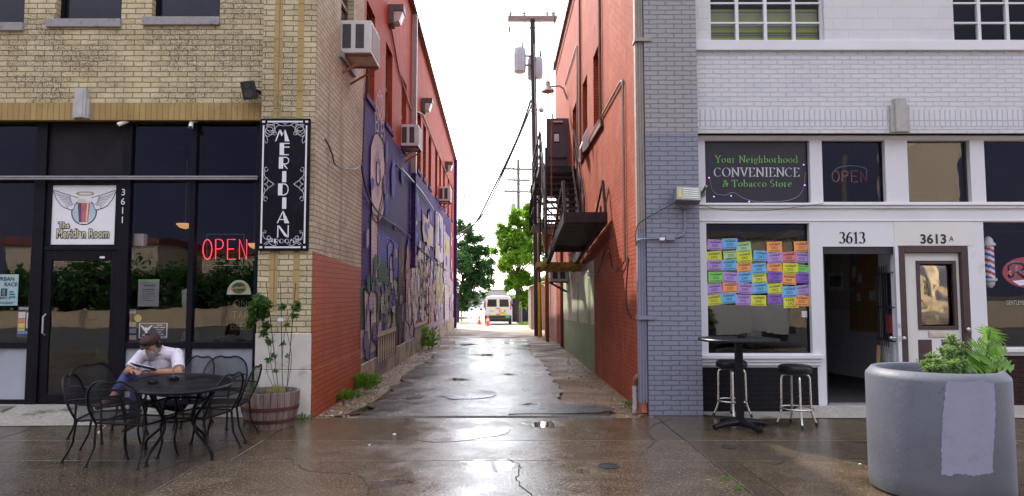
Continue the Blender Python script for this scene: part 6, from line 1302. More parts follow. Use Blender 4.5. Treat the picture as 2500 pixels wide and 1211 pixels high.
# half barrel planter
bx_, by_ = XX(661, 1000, 8.45), 8.45
o = root('barrel_planter', (bx_, by_, 0), 'weathered wooden half barrel with rusty hoops beside the pilaster', 'planter')
def barrelmat():
    m, nt, N, L, P = _base('barrel_wood'); v = coords(nt, 'obj'); sp = N.new('ShaderNodeSeparateXYZ'); L.new(v, sp.inputs[0])
    a = mth(nt, 'ARCTAN2', sp.outputs[1], sp.outputs[0]); s_ = mth(nt, 'FRACT', mth(nt, 'MULTIPLY', mth(nt, 'ADD', a, 3.2), 26 / 6.283)); fl = mth(nt, 'FLOOR', mth(nt, 'MULTIPLY', mth(nt, 'ADD', a, 3.2), 26 / 6.283))
    wn_ = N.new('ShaderNodeTexWhiteNoise'); wn_.noise_dimensions = '1D'; L.new(fl, wn_.inputs['W'])
    c = mixc(nt, wn_.outputs[0], (.16, .105, .085), (.30, .22, .20)); c = mixc(nt, ramp(nt, noise(nt, scalev(nt, v, (30, 30, 3)), 1, 5), [(.4, 0), (.7, .8)]), c, (.09, .06, .05))
    j = mth(nt, 'GREATER_THAN', mth(nt, 'ABSOLUTE', mth(nt, 'SUBTRACT', s_, .5)), .46); c = mixc(nt, j, c, (.02, .014, .012)); L.new(c, P.inputs['Base Color']); P.inputs['Roughness'].default_value = .75
    bump(nt, mth(nt, 'SUBTRACT', noise(nt, scalev(nt, v, (40, 40, 4)), 1, 4), j), P, .006, .7); return m
def BR(z): return .275 + (.345 - .275) * (1 - (1 - z / .43) ** 2)
mb = MB(); mb.lathe([(BR(z), z) for z in (0, .06, .12, .2, .3, .38, .43)] + [(BR(.43) - .03, .43), (BR(.43) - .04, .34)], bx_, by_, 0, 52, cap1=False); mb.build('staves', barrelmat(), o, smooth=40)
HOOP = mat('rusty_hoop', (.09, .028, .018), .6, co='obj', var=.4, dirt=(.03, .02, .02), ds=9)
for z0, z1 in ((.055, .10), (.20, .245), (.385, .42)) if 0 else ((.07, .115), (.215, .26)): mb = MB(); mb.lathe([(BR(z0) + .001, z0), (BR(z0) + .006, z0), (BR(z1) + .006, z1), (BR(z1) + .001, z1)], bx_, by_, 0, 52, cap0=False, cap1=False); mb.build('hoop', HOOP, o, smooth=40)
mb = MB(); mb.lathe([(.0, .40), (.2, .395), (.305, .375)], bx_, by_, 0, 30, cap0=False, cap1=False); mb.build('soil', mat('potting_soil', (.03, .02, .014), .9, bmp=.01, bs=50), o, smooth=60)
o = root('trellis', (bx_, by_, .38), 'thin black wire trellis standing in the barrel planter', 'trellis'); mb = MB()
yt = 8.62; base_ = [at(680, 955, yt), at(690, 955, yt), at(700, 955, yt)]; tops = [at(650, 690, yt), at(685, 690, yt), at(722, 690, yt)]
for a, b in zip(base_, tops): mb.tube([a, b], .005, 6)
mb.build('uprights', BLACK, o)
for v, ua, ub in ((745, 654, 728), (812, 660, 716)): mb = MB(); mb.tube([at(ua, v, yt), at((ua + ub) / 2, v, yt - .02), at(ub, v, yt)], .0045, 6); mb.build('crossbar', BLACK, o)
mb = MB(); p = at(686, 780, yt - .02); mb.box(p.x - .045, p.x + .045, p.y, p.y + .002, p.z - .022, p.z + .022); mb.build('plant_tag', WHITE, o)
def plant(name, loc, lb, cat, group=None): return root(name, loc, lb, cat, group)
o = plant('climbing_vine', (bx_, by_, .4), 'climbing vine with a leafy bunch on the trellis of the barrel planter', 'vine')
mb = MB(); st = [[(675, 955), (660, 880), (652, 820), (640, 760)], [(690, 950), (690, 860), (700, 790), (720, 750)], [(670, 950), (650, 900), (662, 850), (640, 800), (618, 778)], [(700, 950), (712, 880), (705, 830), (690, 770)]]
pa = [[at(u, v, yt - .04) for u, v in s] for s in st]
for s in pa: mb.tube(smoothpts(s, 5), .004, 5)
mb.build('stems', STEM, o)
mb = MB(); cloud(mb, [(at(u, v, yt - .06 + random.uniform(-.05, .05)), r * .0052) for u, v, r in ((632, 745, 17), (622, 762, 15), (640, 762, 16), (614, 782, 10), (648, 745, 12), (628, 730, 9), (650, 795, 7), (608, 795, 6), (645, 815, 8), (620, 750, 12), (640, 735, 12))], 1700, .05, .042)
cloud(mb, [(at(u, v, yt - .04), r * .0052) for u, v, r in ((690, 750, 8), (723, 752, 10), (720, 772, 7), (700, 795, 6), (660, 835, 8), (668, 870, 7), (655, 880, 6), (690, 840, 5), (672, 905, 5), (702, 870, 4), (728, 740, 6))], 420, .04, .03)
mb.build('leaves', LV1, o)
o = plant('dry_grass_tuft', (bx_ + .1, by_, .4), 'pale wispy grass growing in the barrel planter', 'grass'); mb = MB()
for _ in range(120): a = random.uniform(0, 6.28); r = random.uniform(0, .14); p = Vector((bx_ + .10 + r * math.cos(a), by_ - .08 + r * math.sin(a), .39)); leaf(mb, p, random.uniform(.06, .17), .006, Vector((random.gauss(0, .35), random.gauss(0, .35), 1)).normalized())
mb.build('blades', DRYG, o)
o = plant('bushy_herb', (bx_ - .2, by_ - .1, .4), 'small bright green herb at the rim of the barrel planter', 'plant'); mb = MB()
for _ in range(160): a = random.uniform(0, 6.28); r = random.uniform(0, .08); p = Vector((bx_ - .18 + r * math.cos(a), by_ - .14 + r * math.sin(a), .40 + random.uniform(0, .13))); leaf(mb, p, random.uniform(.03, .07), .008, Vector((random.gauss(0, .6), random.gauss(0, .6), 1)).normalized())
mb.build('leaves', LV2, o)
# weeds
def weed(p, r, h, n, lb, L=.07, m=LV2, grp='weeds along the walls'):
    o = root('weed', p, lb, 'weed', grp); mb = MB()
    for _ in range(n):
        a = random.uniform(0, 6.28); q = random.uniform(0, 1) ** .6; d = Vector((math.cos(a) * q, math.sin(a) * q, random.uniform(.3, 1.0))).normalized(); c = Vector(p) + Vector((math.cos(a) * r * q, math.sin(a) * r * q, random.uniform(0, h))); leaf(mb, c, L * random.uniform(.6, 1.3), L * .45, d)
    mb.build('leaves', m, o); mb = MB()
    for _ in range(7): a = random.uniform(0, 6.28); mb.tube([p, Vector(p) + Vector((math.cos(a) * r * .7, math.sin(a) * r * .7, h))], .003, 4)
    mb.build('stems', STEM, o)
weed(gpt(848, 978), .16, .10, 150, 'leafy weed in the gravel nearest the terracotta wall corner', .09); weed(gpt(890, 952), .22, .22, 240, 'larger leafy weed in the gravel below the start of the mural', .10); weed(gpt(1047, 850), .28, .55, 200, 'tall leafy weed halfway down the foot of the mural', .16); weed(gpt(1537, 993), .09, .05, 60, 'low green weed beside the rusty drain pipe', .05)
weed(gpt(737, 1024), .16, .04, 60, 'creeping weed between the barrel and the pilaster foot', .05); weed(gpt(726, 1012), .05, .12, 22, 'thin upright sprig behind the barrel', .05)
for i, (u, v) in enumerate(((1770, 1172), (1802, 1196))): weed(gnd(u, v), .035, .015, 30, 'tiny green tuft in the pavement joint, ' + ('farther from' if i == 0 else 'closer to') + ' the camera', .022)
for i, (u, v) in enumerate(((963, 1063), (902, 1088), (2100, 1135))):
    p = gnd(u, v); r = .022 if i == 0 else .014; mb = MB(); mb.add([(p.x + q.x * r * 1.3, p.y + q.y * r, q.z * r * .6 + r * .5) for q in IV], IF); tag(mb.build('pebble', mat('pebble_white', (.6, .57, .52), .6), loc=(p.x, p.y, 0), smooth=70), ['larger white pebble lying on the wet pavement', 'smaller pale pebble on the wet pavement nearer the camera', 'pale chip of stone on the pavement by the concrete planter'][i], 'pebble')
for i, (u, v, r) in enumerate(((1781, 1092, .085), (1486, 1138, .10))):
    p = gnd(u, v); mb = MB(); mb.lathe([(r, -.01), (r, .006), (r * .85, .008), (r * .8, .004), (.0, .004)], p.x, p.y, 0, 24, cap1=False); tag(mb.build('cleanout_cover', mat('iron_cover', (.03, .025, .024), .75, spec=.2, var=.4, bmp=.003), loc=(p.x, p.y, 0), smooth=30), ['small round iron cover in the pavement near the bar table', 'round iron cover set in the wet pavement of the alley mouth'][i], 'cover')
# ---------------------------------------------------------------- bar table and stools
bt = root('bar_table', (2.86, 8.3, 0), 'tall round black bar table on a four footed base by the window', 'table')
TB = mat('bar_table_black', (.008, .008, .011), .4, spec=.25, var=.2)
mb = MB(); mb.lathe([(.0, 1.04), (.455, 1.04), (.47, 1.05), (.47, 1.066), (.462, 1.074), (.0, 1.076)], 2.86, 8.3, 0, 48, cap0=False, cap1=False); mb.build('tabletop', TB, bt, smooth=35)
mb = MB(); mb.box(2.82, 2.90, 8.26, 8.34, .07, 1.03); mb.box(2.7, 3.02, 8.14, 8.46, 1.025, 1.039); mb.build('column', TB, bt, bevel=.006)
for a in (18, 108, 198, 288):
    d = Vector((math.cos(R(a)), math.sin(R(a)), 0)); c = Vector((2.86, 8.3, 0)); mb = MB(); mb.tube([c + Vector((0, 0, .075)), c + d * .2 + Vector((0, 0, .065)), c + d * .37 + Vector((0, 0, .035))], [.045, .036, .03], 10); mb.lathe([(.02, 0), (.02, .03)], *(c + d * .34), 8); mb.build('foot', TB, bt, smooth=40)
p = at(1810, 822, 8.35); ashtray((p.x, 8.35, 1.077), 'black square ashtray on the tall bar table')
VIN = mat('black_vinyl', (.006, .006, .008), .35, spec=.3, co='obj', bmp=.0008, bs=14)
def make_stool():
    r = root('bar_stool', (0, 0, 0), '', 'stool', 'chrome bar stools by the window'); mb = MB(); mb.lathe([(.0, .645), (.17, .645), (.195, .655), (.2, .69), (.195, .72), (.165, .738), (.08, .745), (0, .746)], n=36, cap0=False, cap1=False); mb.build('seat', VIN, r, smooth=60)
    mb = MB(); mb.lathe([(.15, .625), (.15, .646)], n=24); mb.build('swivel_plate', BLACK, r)
    for a in (45, 135, 225, 315):
        d = Vector((math.cos(R(a)), math.sin(R(a)), 0)); mb = MB(); mb.tube([d * .02 + Vector((0, 0, .625)), d * .125 + Vector((0, 0, .622)), d * .155 + Vector((0, 0, .605)), d * .168 + Vector((0, 0, .57)), d * .175 + Vector((0, 0, .22)), d * .178 + Vector((0, 0, .17)), d * .232 + Vector((0, 0, .02))], .0135, 10); lg = mb.build('leg', CHROME, r, smooth=50)
        mb = MB(); mb.tube([d * .226 + Vector((0, 0, .045)), d * .238 + Vector((0, 0, 0))], .018, 10); mb.build('rubber_foot', BLACK, lg)
    mb = MB(); mb.tube([(.19 * math.cos(2 * math.pi * i / 32), .19 * math.sin(2 * math.pi * i / 32), .215) for i in range(33)], .0115, 8, cap=False); mb.build('foot_ring', CHROME, r, smooth=50); return r
s1 = make_stool(); place(s1, (3.60, 8.45, 0), R(38)); s1['label'] = 'chrome bar stool with black seat standing clear in front of the black brick'
s2 = copy_tree(s1); place(s2, (3.02, 9.05, 0), R(30)); s2['label'] = 'chrome bar stool with black seat half hidden behind the bar table column'
# ---------------------------------------------------------------- concrete planter
pcx, pcy, pr, ph = 3.605, 5.73, .518, 1.0
def concmat():
    m, nt, N, L, P = _base('grey_painted_concrete'); pos = coords(nt, 'pos'); sp = N.new('ShaderNodeSeparateXYZ'); L.new(pos, sp.inputs[0])
    c = mixc(nt, ramp(nt, noise(nt, pos, 2.4, 6, .6), [(.3, 0), (.7, 1)]), (.092, .097, .122), (.12, .126, .155))
    c = mixc(nt, ramp(nt, noise(nt, scalev(nt, pos, (9, 9, .7)), 1, 5, .65), [(.55, 0), (.75, .25)]), c, (.09, .085, .09))
    base = mth(nt, 'MULTIPLY', ramp(nt, sp.outputs[2], [(.0, 1), (.16, 0)]), noise(nt, pos, 7, 5, .7)); c = mixc(nt, base, c, (.035, .027, .02))
    pit = ramp(nt, noise(nt, pos, 34, 4, .7), [(.62, 0), (.70, 1)]); pm = mth(nt, 'MULTIPLY', pit, ramp(nt, noise(nt, pos, 3.0, 3), [(.45, 0), (.6, 1)]))
    c = mixc(nt, mth(nt, 'MULTIPLY', pm, .55), c, (.05, .05, .06)); L.new(c, P.inputs['Base Color']); P.inputs['Roughness'].default_value = .52; P.inputs['Specular IOR Level'].default_value = .35
    bump(nt, mth(nt, 'SUBTRACT', mth(nt, 'MULTIPLY', noise(nt, pos, 26, 5), .5), pm), P, .006, .8); return m
CONC = concmat()
pl = root('concrete_planter', (pcx, pcy, 0), 'large round grey concrete planter with a pale repainted patch', 'planter')
mb = MB(); mb.lathe([(pr - .03, .0), (pr - .006, .02), (pr, .06), (pr, ph - .07), (pr - .006, ph - .05), (pr - .045, ph - .004), (pr - .06, ph), (pr - .085, ph - .006), (pr - .10, ph - .03), (pr - .10, ph - .2)], pcx, pcy, 0, 72, cap1=False); mb.build('body', CONC, pl, smooth=35)
mb = MB(); mb.lathe([(0, ph - .12), (pr - .11, ph - .14)], pcx, pcy, 0, 40, cap0=False, cap1=False); mb.build('soil', bpy.data.materials['potting_soil'], pl)
def oncyl(u, v, r):
    d = ray(u, v); ox, oy = -pcx, -pcy; a = d.x ** 2 + d.y ** 2; b = 2 * (ox * d.x + oy * d.y); c = ox * ox + oy * oy - r * r; t = (-b - math.sqrt(b * b - 4 * a * c)) / (2 * a); return Vector((d.x * t, d.y * t, H + d.z * t))
mb = MB(); nr, nc = 40, 24; rr = []
for j in range(nr + 1):
    t = j / nr; v = 931 + 228 * t; uL = 2311 - 12 * math.sin(min(1, t * 1.5) * 1.57) + random.uniform(-1.6, 1.6) + (6 if j == 0 else 0); uR = 2427 + 3 * math.sin(t * 5) + random.uniform(-1.2, 1.2) - (5 if j in (0, nr) else 0)
    rr.append([oncyl(uL + (uR - uL) * i / nc, v + (random.uniform(-2.5, 2.5) + 4 * math.sin(i * .5) * (t - .5) if j in (0, nr) else 0), pr + .0015) for i in range(nc + 1)])
for a, b in zip(rr, rr[1:]):
    for i in range(nc): mb.face(a[i], a[i + 1], b[i + 1], b[i])
mb.build('paint_patch', mat('pale_lilac_paint', (.24, .245, .335), .5, var=.05, vs=9, bmp=.003, bs=26, dirt=(.20, .20, .26), ds=14, dth=(.55, .72)), pl)
z0 = ph - .13
o = plant('feathery_plant', (pcx - .1, pcy + .1, z0), 'feathery pale green plant in the concrete planter', 'plant'); mb, ms = MB(), MB()
for (u, v, ub, Y) in [(2258, 885, 2290, 5.75), (2275, 868, 2300, 5.70), (2290, 880, 2305, 5.55), (2305, 850, 2315, 5.70), (2322, 820, 2320, 5.75), (2318, 850, 2325, 5.60), (2340, 838, 2335, 5.75), (2352, 858, 2340, 5.70), (2330, 885, 2330, 5.50), (2268, 896, 2290, 5.55), (2345, 880, 2345, 5.55), (2300, 895, 2310, 5.50)]:
    T = at(u, v, Y); B0 = Vector((XX(ub, 905, Y), Y, z0)); s = smoothpts([B0, B0.lerp(T, .55) + Vector((random.uniform(-.02, .02), 0, .03)), T], 6); ms.tube(s, .003, 5)
    for i, p in enumerate(s[3:]):
        for _ in range(20): d = Vector((random.gauss(0, 1), random.gauss(0, .8), random.gauss(0, .5))).normalized(); leaf(mb, p + d * .012, random.uniform(.02, .05), .018, d)
        if i % 2 == 0:
            for sd_ in (-1, 1):
                for k in range(4): leaf(mb, p + Vector((sd_ * .016 * (k + 1), 0, .006 * k)), .026, .014)
ms.build('stems', STEM, o); mb.build('leaves', LV3, o)
o = plant('thistle_plant', (pcx + .15, pcy, z0), 'tall bright green thistle with jagged lobed leaves in the concrete planter', 'plant'); mb, ms = MB(), MB()
def lobed(mb, a, b, w_, n):
    a = Vector(a); b = Vector(b); d = b - a; L = d.length; d.normalize(); s = d.cross(n).normalized(); n = s.cross(d); K = 5
    cen = [a + d * L * (i / K) - n * .08 * L * (i / K) ** 2 for i in range(K + 1)]
    for i in range(K):
        wd = w_ * math.sin(math.pi * (i + .8) / (K + .8))
        for sd_ in (-1, 1):
            tip = cen[i].lerp(cen[i + 1], random.uniform(.3, .6)) + s * sd_ * wd + d * L * .06 + n * .15 * wd * random.uniform(-1, 1)
            mb.face(cen[i], cen[i].lerp(cen[i + 1], .15) + s * sd_ * wd * .6, tip, cen[i].lerp(cen[i + 1], .8) + s * sd_ * wd * .62, cen[i + 1])
    mb.face(cen[-2], cen[-1] + d * L * .06, cen[-2] + s * w_ * .2)
B0 = Vector((XX(2400, 900, 5.62), 5.62, z0)); T = at(2418, 805, 5.62); ms.tube([B0, B0.lerp(T, .5) + Vector((-.01, 0, 0)), T], [.008, .006, .003], 6)
for i, (u, v, us, vs_) in enumerate([(2368, 838, 2405, 850), (2435, 812, 2415, 830), (2400, 798, 2414, 830), (2440, 835, 2412, 855), (2468, 880, 2415, 870), (2370, 880, 2402, 870), (2380, 905, 2408, 880), (2450, 905, 2412, 885), (2425, 800, 2416, 828), (2385, 855, 2408, 862), (2458, 852, 2414, 858), (2400, 912, 2410, 878), (2360, 898, 2400, 885), (2475, 898, 2418, 884), (2425, 898, 2412, 872), (2390, 825, 2408, 845), (2448, 870, 2414, 862), (2378, 868, 2406, 868), (2430, 850, 2414, 868), (2396, 888, 2410, 872), (2440, 892, 2413, 876), (2405, 815, 2414, 838), (2385, 895, 2406, 884)]):
    lobed(mb, at(us, vs_, 5.62), at(u, v, 5.62 + random.uniform(-.12, .1)), .085 + .022 * (i % 3), Vector((random.uniform(-.3, .3), -.8, .7)))
ms.build('stem', STEM, o); mb.build('leaves', LV4, o)

# ================================================================ the seated man
def remeshed(mb, name, m, parent=None, vox=.007, it=4, loc=None):
    o = mb.build(name, m, parent, loc=loc); md = o.modifiers.new('r', 'REMESH'); md.mode = 'VOXEL'; md.voxel_size = vox; sm = o.modifiers.new('s', 'SMOOTH'); sm.iterations = it; sm.factor = .5
    dg = bpy.context.evaluated_depsgraph_get(); dg.update(); me = bpy.data.meshes.new_from_object(o.evaluated_get(dg)); o.modifiers.clear(); o.data = me
    if not me.materials: me.materials.append(m)
    me.polygons.foreach_set('use_smooth', [True] * len(me.polygons)); return o
V = Vector
pel, nk = V((-4.10, 8.46, .53)), V((-4.10, 8.20, .945))
shL, shR = V((-3.90, 8.25, .885)), V((-4.29, 8.20, .875)); elL, elR = V((-3.775, 8.06, .69)), V((-4.36, 8.02, .70)); haL, haR = V((-4.02, 7.87, .715)), V((-4.19, 7.83, .745))
hpL, hpR = V((-4.02, 8.42, .51)), V((-4.18, 8.42, .51)); knL, knR = at(313, 916, 8.08), at(335, 938, 8.0); anL, anR = at(273, 972, 7.84), at(326, 1028, 8.02); toL, toR = at(246, 990, 7.70), at(309, 1046, 7.86)
hd = at(372, 840, 8.10); chin = V((-.12, .04, -.75)).normalized(); fwd = V((-.28, -.80, -.52)).normalized()
hs = fwd.cross(V((0, 0, 1))).normalized(); hu = hs.cross(fwd).normalized(); HM = Matrix((hs, fwd, hu)).transposed()     # head axes: side, face direction, crown
SKIN = mat('skin', (.36, .17, .11), .5, co='obj', var=.12, vs=14); SHIRT = mat('white_print_shirt', (.66, .62, .68), .75, co='obj', var=.04, bmp=.012, bs=13, dirt=(.42, .33, .52), ds=34, dth=(.56, .62)); JEAN = mat('blue_jeans', (.045, .055, .17), .8, co='obj', var=.3, vs=7, bmp=.012, bs=14); CAPM = mat('brown_cap', (.045, .018, .014), .85, co='obj', var=.2); BRD = mat('grey_beard', (.24, .22, .21), .9, co='obj', var=.4, vs=40, bmp=.006, bs=60); SHOE = mat('brown_shoe', (.06, .03, .022), .5, co='obj')
mb = MB(); mb.tube([pel, pel.lerp(nk, .5) + V((0, .03, 0)), nk], [.13, .13, .06], 14); mb.tube([nk - V((0, .0, .04)), hd + V((.03, .05, -.03))], [.062, .055], 12)
mb.ell(hd, (.076, .098, .115), HM); mb.ell(hd + HM @ V((0, .03, -.06)), (.06, .07, .065), HM); mb.ell(hd + HM @ V((0, .105, -.022)), (.015, .022, .028), HM)
for s in (-1, 1): mb.ell(hd + HM @ V((s * .078, -.01, -.015)), (.012, .022, .034), HM); mb.ell(hd + HM @ V((s * .032, .088, .008)), (.02, .014, .01), HM)
def limb(a, b, c, r): mb.tube([a, a.lerp(b, .5), b], [r[0], (r[0] + r[1]) / 2, r[1]], 12); mb.ell(b, (r[1],) * 3); mb.tube([b, b.lerp(c, .35), c], [r[1], r[1] * 1.05, r[2]], 12)
limb(shL, elL, haL, (.055, .043, .027)); limb(shR, elR, haR, (.055, .043, .027)); limb(hpL, knL, anL, (.075, .055, .036)); limb(hpR, knR, anR, (.075, .055, .036))
def hand(w_, d, n, curl):
    d = d.normalized(); s = d.cross(n).normalized(); n = s.cross(d).normalized(); Mh = Matrix((s, d, n)).transposed(); mb.ell(w_ + d * .045, (.042, .052, .017), Mh)
    for k in range(4):
        L = (.066, .076, .072, .058)[k]; a = w_ + d * .085 + s * (.030 - .020 * k); p = [a, a + d * L * .45 * math.cos(curl) - n * L * .45 * math.sin(curl)]; p.append(p[1] + d * L * .35 * math.cos(curl * 2.1) - n * L * .35 * math.sin(curl * 2.1)); p.append(p[2] + d * L * .25 * math.cos(curl * 2.8) - n * L * .25 * math.sin(curl * 2.8)); mb.tube(p, [.0098, .009, .0085, .007], 8)
    a = w_ + d * .025 + s * .036; mb.tube([a, a + s * .02 + d * .03 - n * .012, a + s * .008 + d * .058 - n * .026], [.013, .0105, .0085], 8)
hand(haL, V((-1, -.25, .05)), V((0, -.35, 1)), .55); hand(haR, V((.75, -.55, .02)), V((0, -.2, 1)), .5)
PER = remeshed(mb, 'person', SKIN, None, .0055, 3, loc=(-4.1, 8.45, 0)); tag(PER, 'bearded man in white patterned shirt, jeans and brown cap writing in a notebook', 'person')
mb = MB(); mb.tube([pel + V((0, .0, -.02)), pel.lerp(nk, .3) + V((0, .04, 0)), pel.lerp(nk, .68) + V((.0, .03, 0)), nk + V((0, .02, -.02))], [.155, .165, .16, .085], 16); mb.ell(pel.lerp(nk, .25) + V((-.02, -.03, 0)), (.15, .14, .12)); mb.tube([shL, shL.lerp(shR, .5) + V((0, .03, .01)), shR], [.068, .10, .068], 12); mb.ell(shL, (.075,) * 3); mb.ell(shR, (.075,) * 3)
for a, b in ((shL, elL), (shR, elR)): e_ = a.lerp(b, .78); mb.tube([a, e_], [.072, .072], 12)
mb.tube([nk + V((0, .01, -.03)), nk + V((-.005, -.012, .028))], [.085, .072], 12)
remeshed(mb, 'shirt', SHIRT, PER, .008, 3)
mb = MB(); mb.ell(pel + V((0, .01, -.015)), (.165, .14, .11))
for a, b, c, e in ((hpL, knL, anL, .80), (hpR, knR, anR, .92)): mb.tube([a, a.lerp(b, .5), b], [.098, .088, .072], 14); mb.ell(b, (.074,) * 3); mb.tube([b, b.lerp(c, .4), b.lerp(c, e)], [.072, .066, .058], 14)
remeshed(mb, 'jeans', JEAN, PER, .008, 3)
mb = MB(); mb.ell(hd + HM @ V((0, -.008, .055)), (.094, .118, .075), HM); mb.ell(hd + HM @ V((0, .015, .085)), (.088, .11, .05), HM); remeshed(mb, 'cap', CAPM, PER, .006, 3)
mb = MB(); mb.prism([hd + HM @ V((x, .085 + y, .035 - y * .12)) for x, y in [(-.085, 0)] + [(-.085 + .17 * i / 10, .075 * math.sin(math.pi * i / 10)) for i in range(11)] + [(.085, -.0)]][1:-1], HM @ V((0, 0, .007))); mb.build('cap_brim', CAPM, PER)
mb = MB(); mb.tube([hd + HM @ V((.082 * math.cos(R(a)), -.005, .02 + .125 * math.sin(R(a)))) for a in range(-5, 190, 13)], .008, 6)
for s in (-1, 1): mb.lathe([(.034, -.012), (.034, .012), (.02, .016)], *(hd + HM @ V((s * .09, -.005, -.01))), 14, M=HM @ Matrix.Rotation(R(90), 3, 'Y'))
mb.build('headphones', BLACK, PER, smooth=40)
mb = MB(); mb.ell(hd + HM @ V((0, .07, -.085)), (.058, .048, .065), HM); mb.ell(hd + HM @ V((0, .085, -.13)), (.042, .035, .05), HM)
for s in (-1, 1): mb.ell(hd + HM @ V((s * .058, .03, -.06)), (.02, .035, .05), HM)
mb.ell(hd + HM @ V((0, .1, -.05)), (.032, .014, .012), HM); remeshed(mb, 'beard', BRD, PER, .006, 1)
for a, t in ((anL, toL), (anR, toR)):
    d = (t - a); d.z *= .9; mb = MB(); mb.tube([a - V(d.normalized()) * .06 + V((0, 0, -.02)), a + V((0, 0, -.03)), a.lerp(t, .7), t + V(d.normalized()) * .06], [.035, .046, .044, .03], 12); mb.ell(a + V((0, 0, -.005)), (.045, .045, .04)); remeshed(mb, 'shoe', SHOE, PER, .007, 2)
o = root('notebook', haR, 'open black notebook held on the crossed knee of the seated man', 'book'); bc = at(352, 897, 7.86)
MB_ = Matrix.Rotation(R(12), 3, 'Z') @ Matrix.Rotation(R(-16), 3, 'X') @ Matrix.Rotation(R(14), 3, 'Y')
for s in (-1, 1):
    mb = MB(); mb.obox(bc + MB_ @ V((s * .068, 0, .004)), (.135, .19, .008), MB_); mb.build('cover', BLACK, o, bevel=.002); mb = MB(); mb.obox(bc + MB_ @ V((s * .066, 0, .012)), (.126, .18, .008), MB_); mb.build('pages', mat('page_white', (.55, .54, .53), .8), o)
o = root('pen', haL, 'slim pen in the writing hand of the seated man', 'pen'); mb = MB(); p = haL + V((-.09, -.05, .0)); mb.tube([p + V((-.02, -.01, -.02)), p + V((.03, .02, .09))], .0045, 8); mb.build('barrel', WHITE, o)
o = root('cane', at(240, 1060, 7.7), 'pale wooden walking cane resting on the ground under the table', 'cane'); mb = MB(); a, b = gnd(241, 1058), at(312, 980, 8.1); mb.tube([a, a.lerp(b, .5), b, b + V((.06, .05, .12))], .011, 8); mb.build('shaft', mat('cane_wood', (.42, .28, .14), .5), o, smooth=40); mb = MB(); mb.tube([a, a + V((.012, .006, .022))], .015, 8); mb.build('tip', WHITE, o)
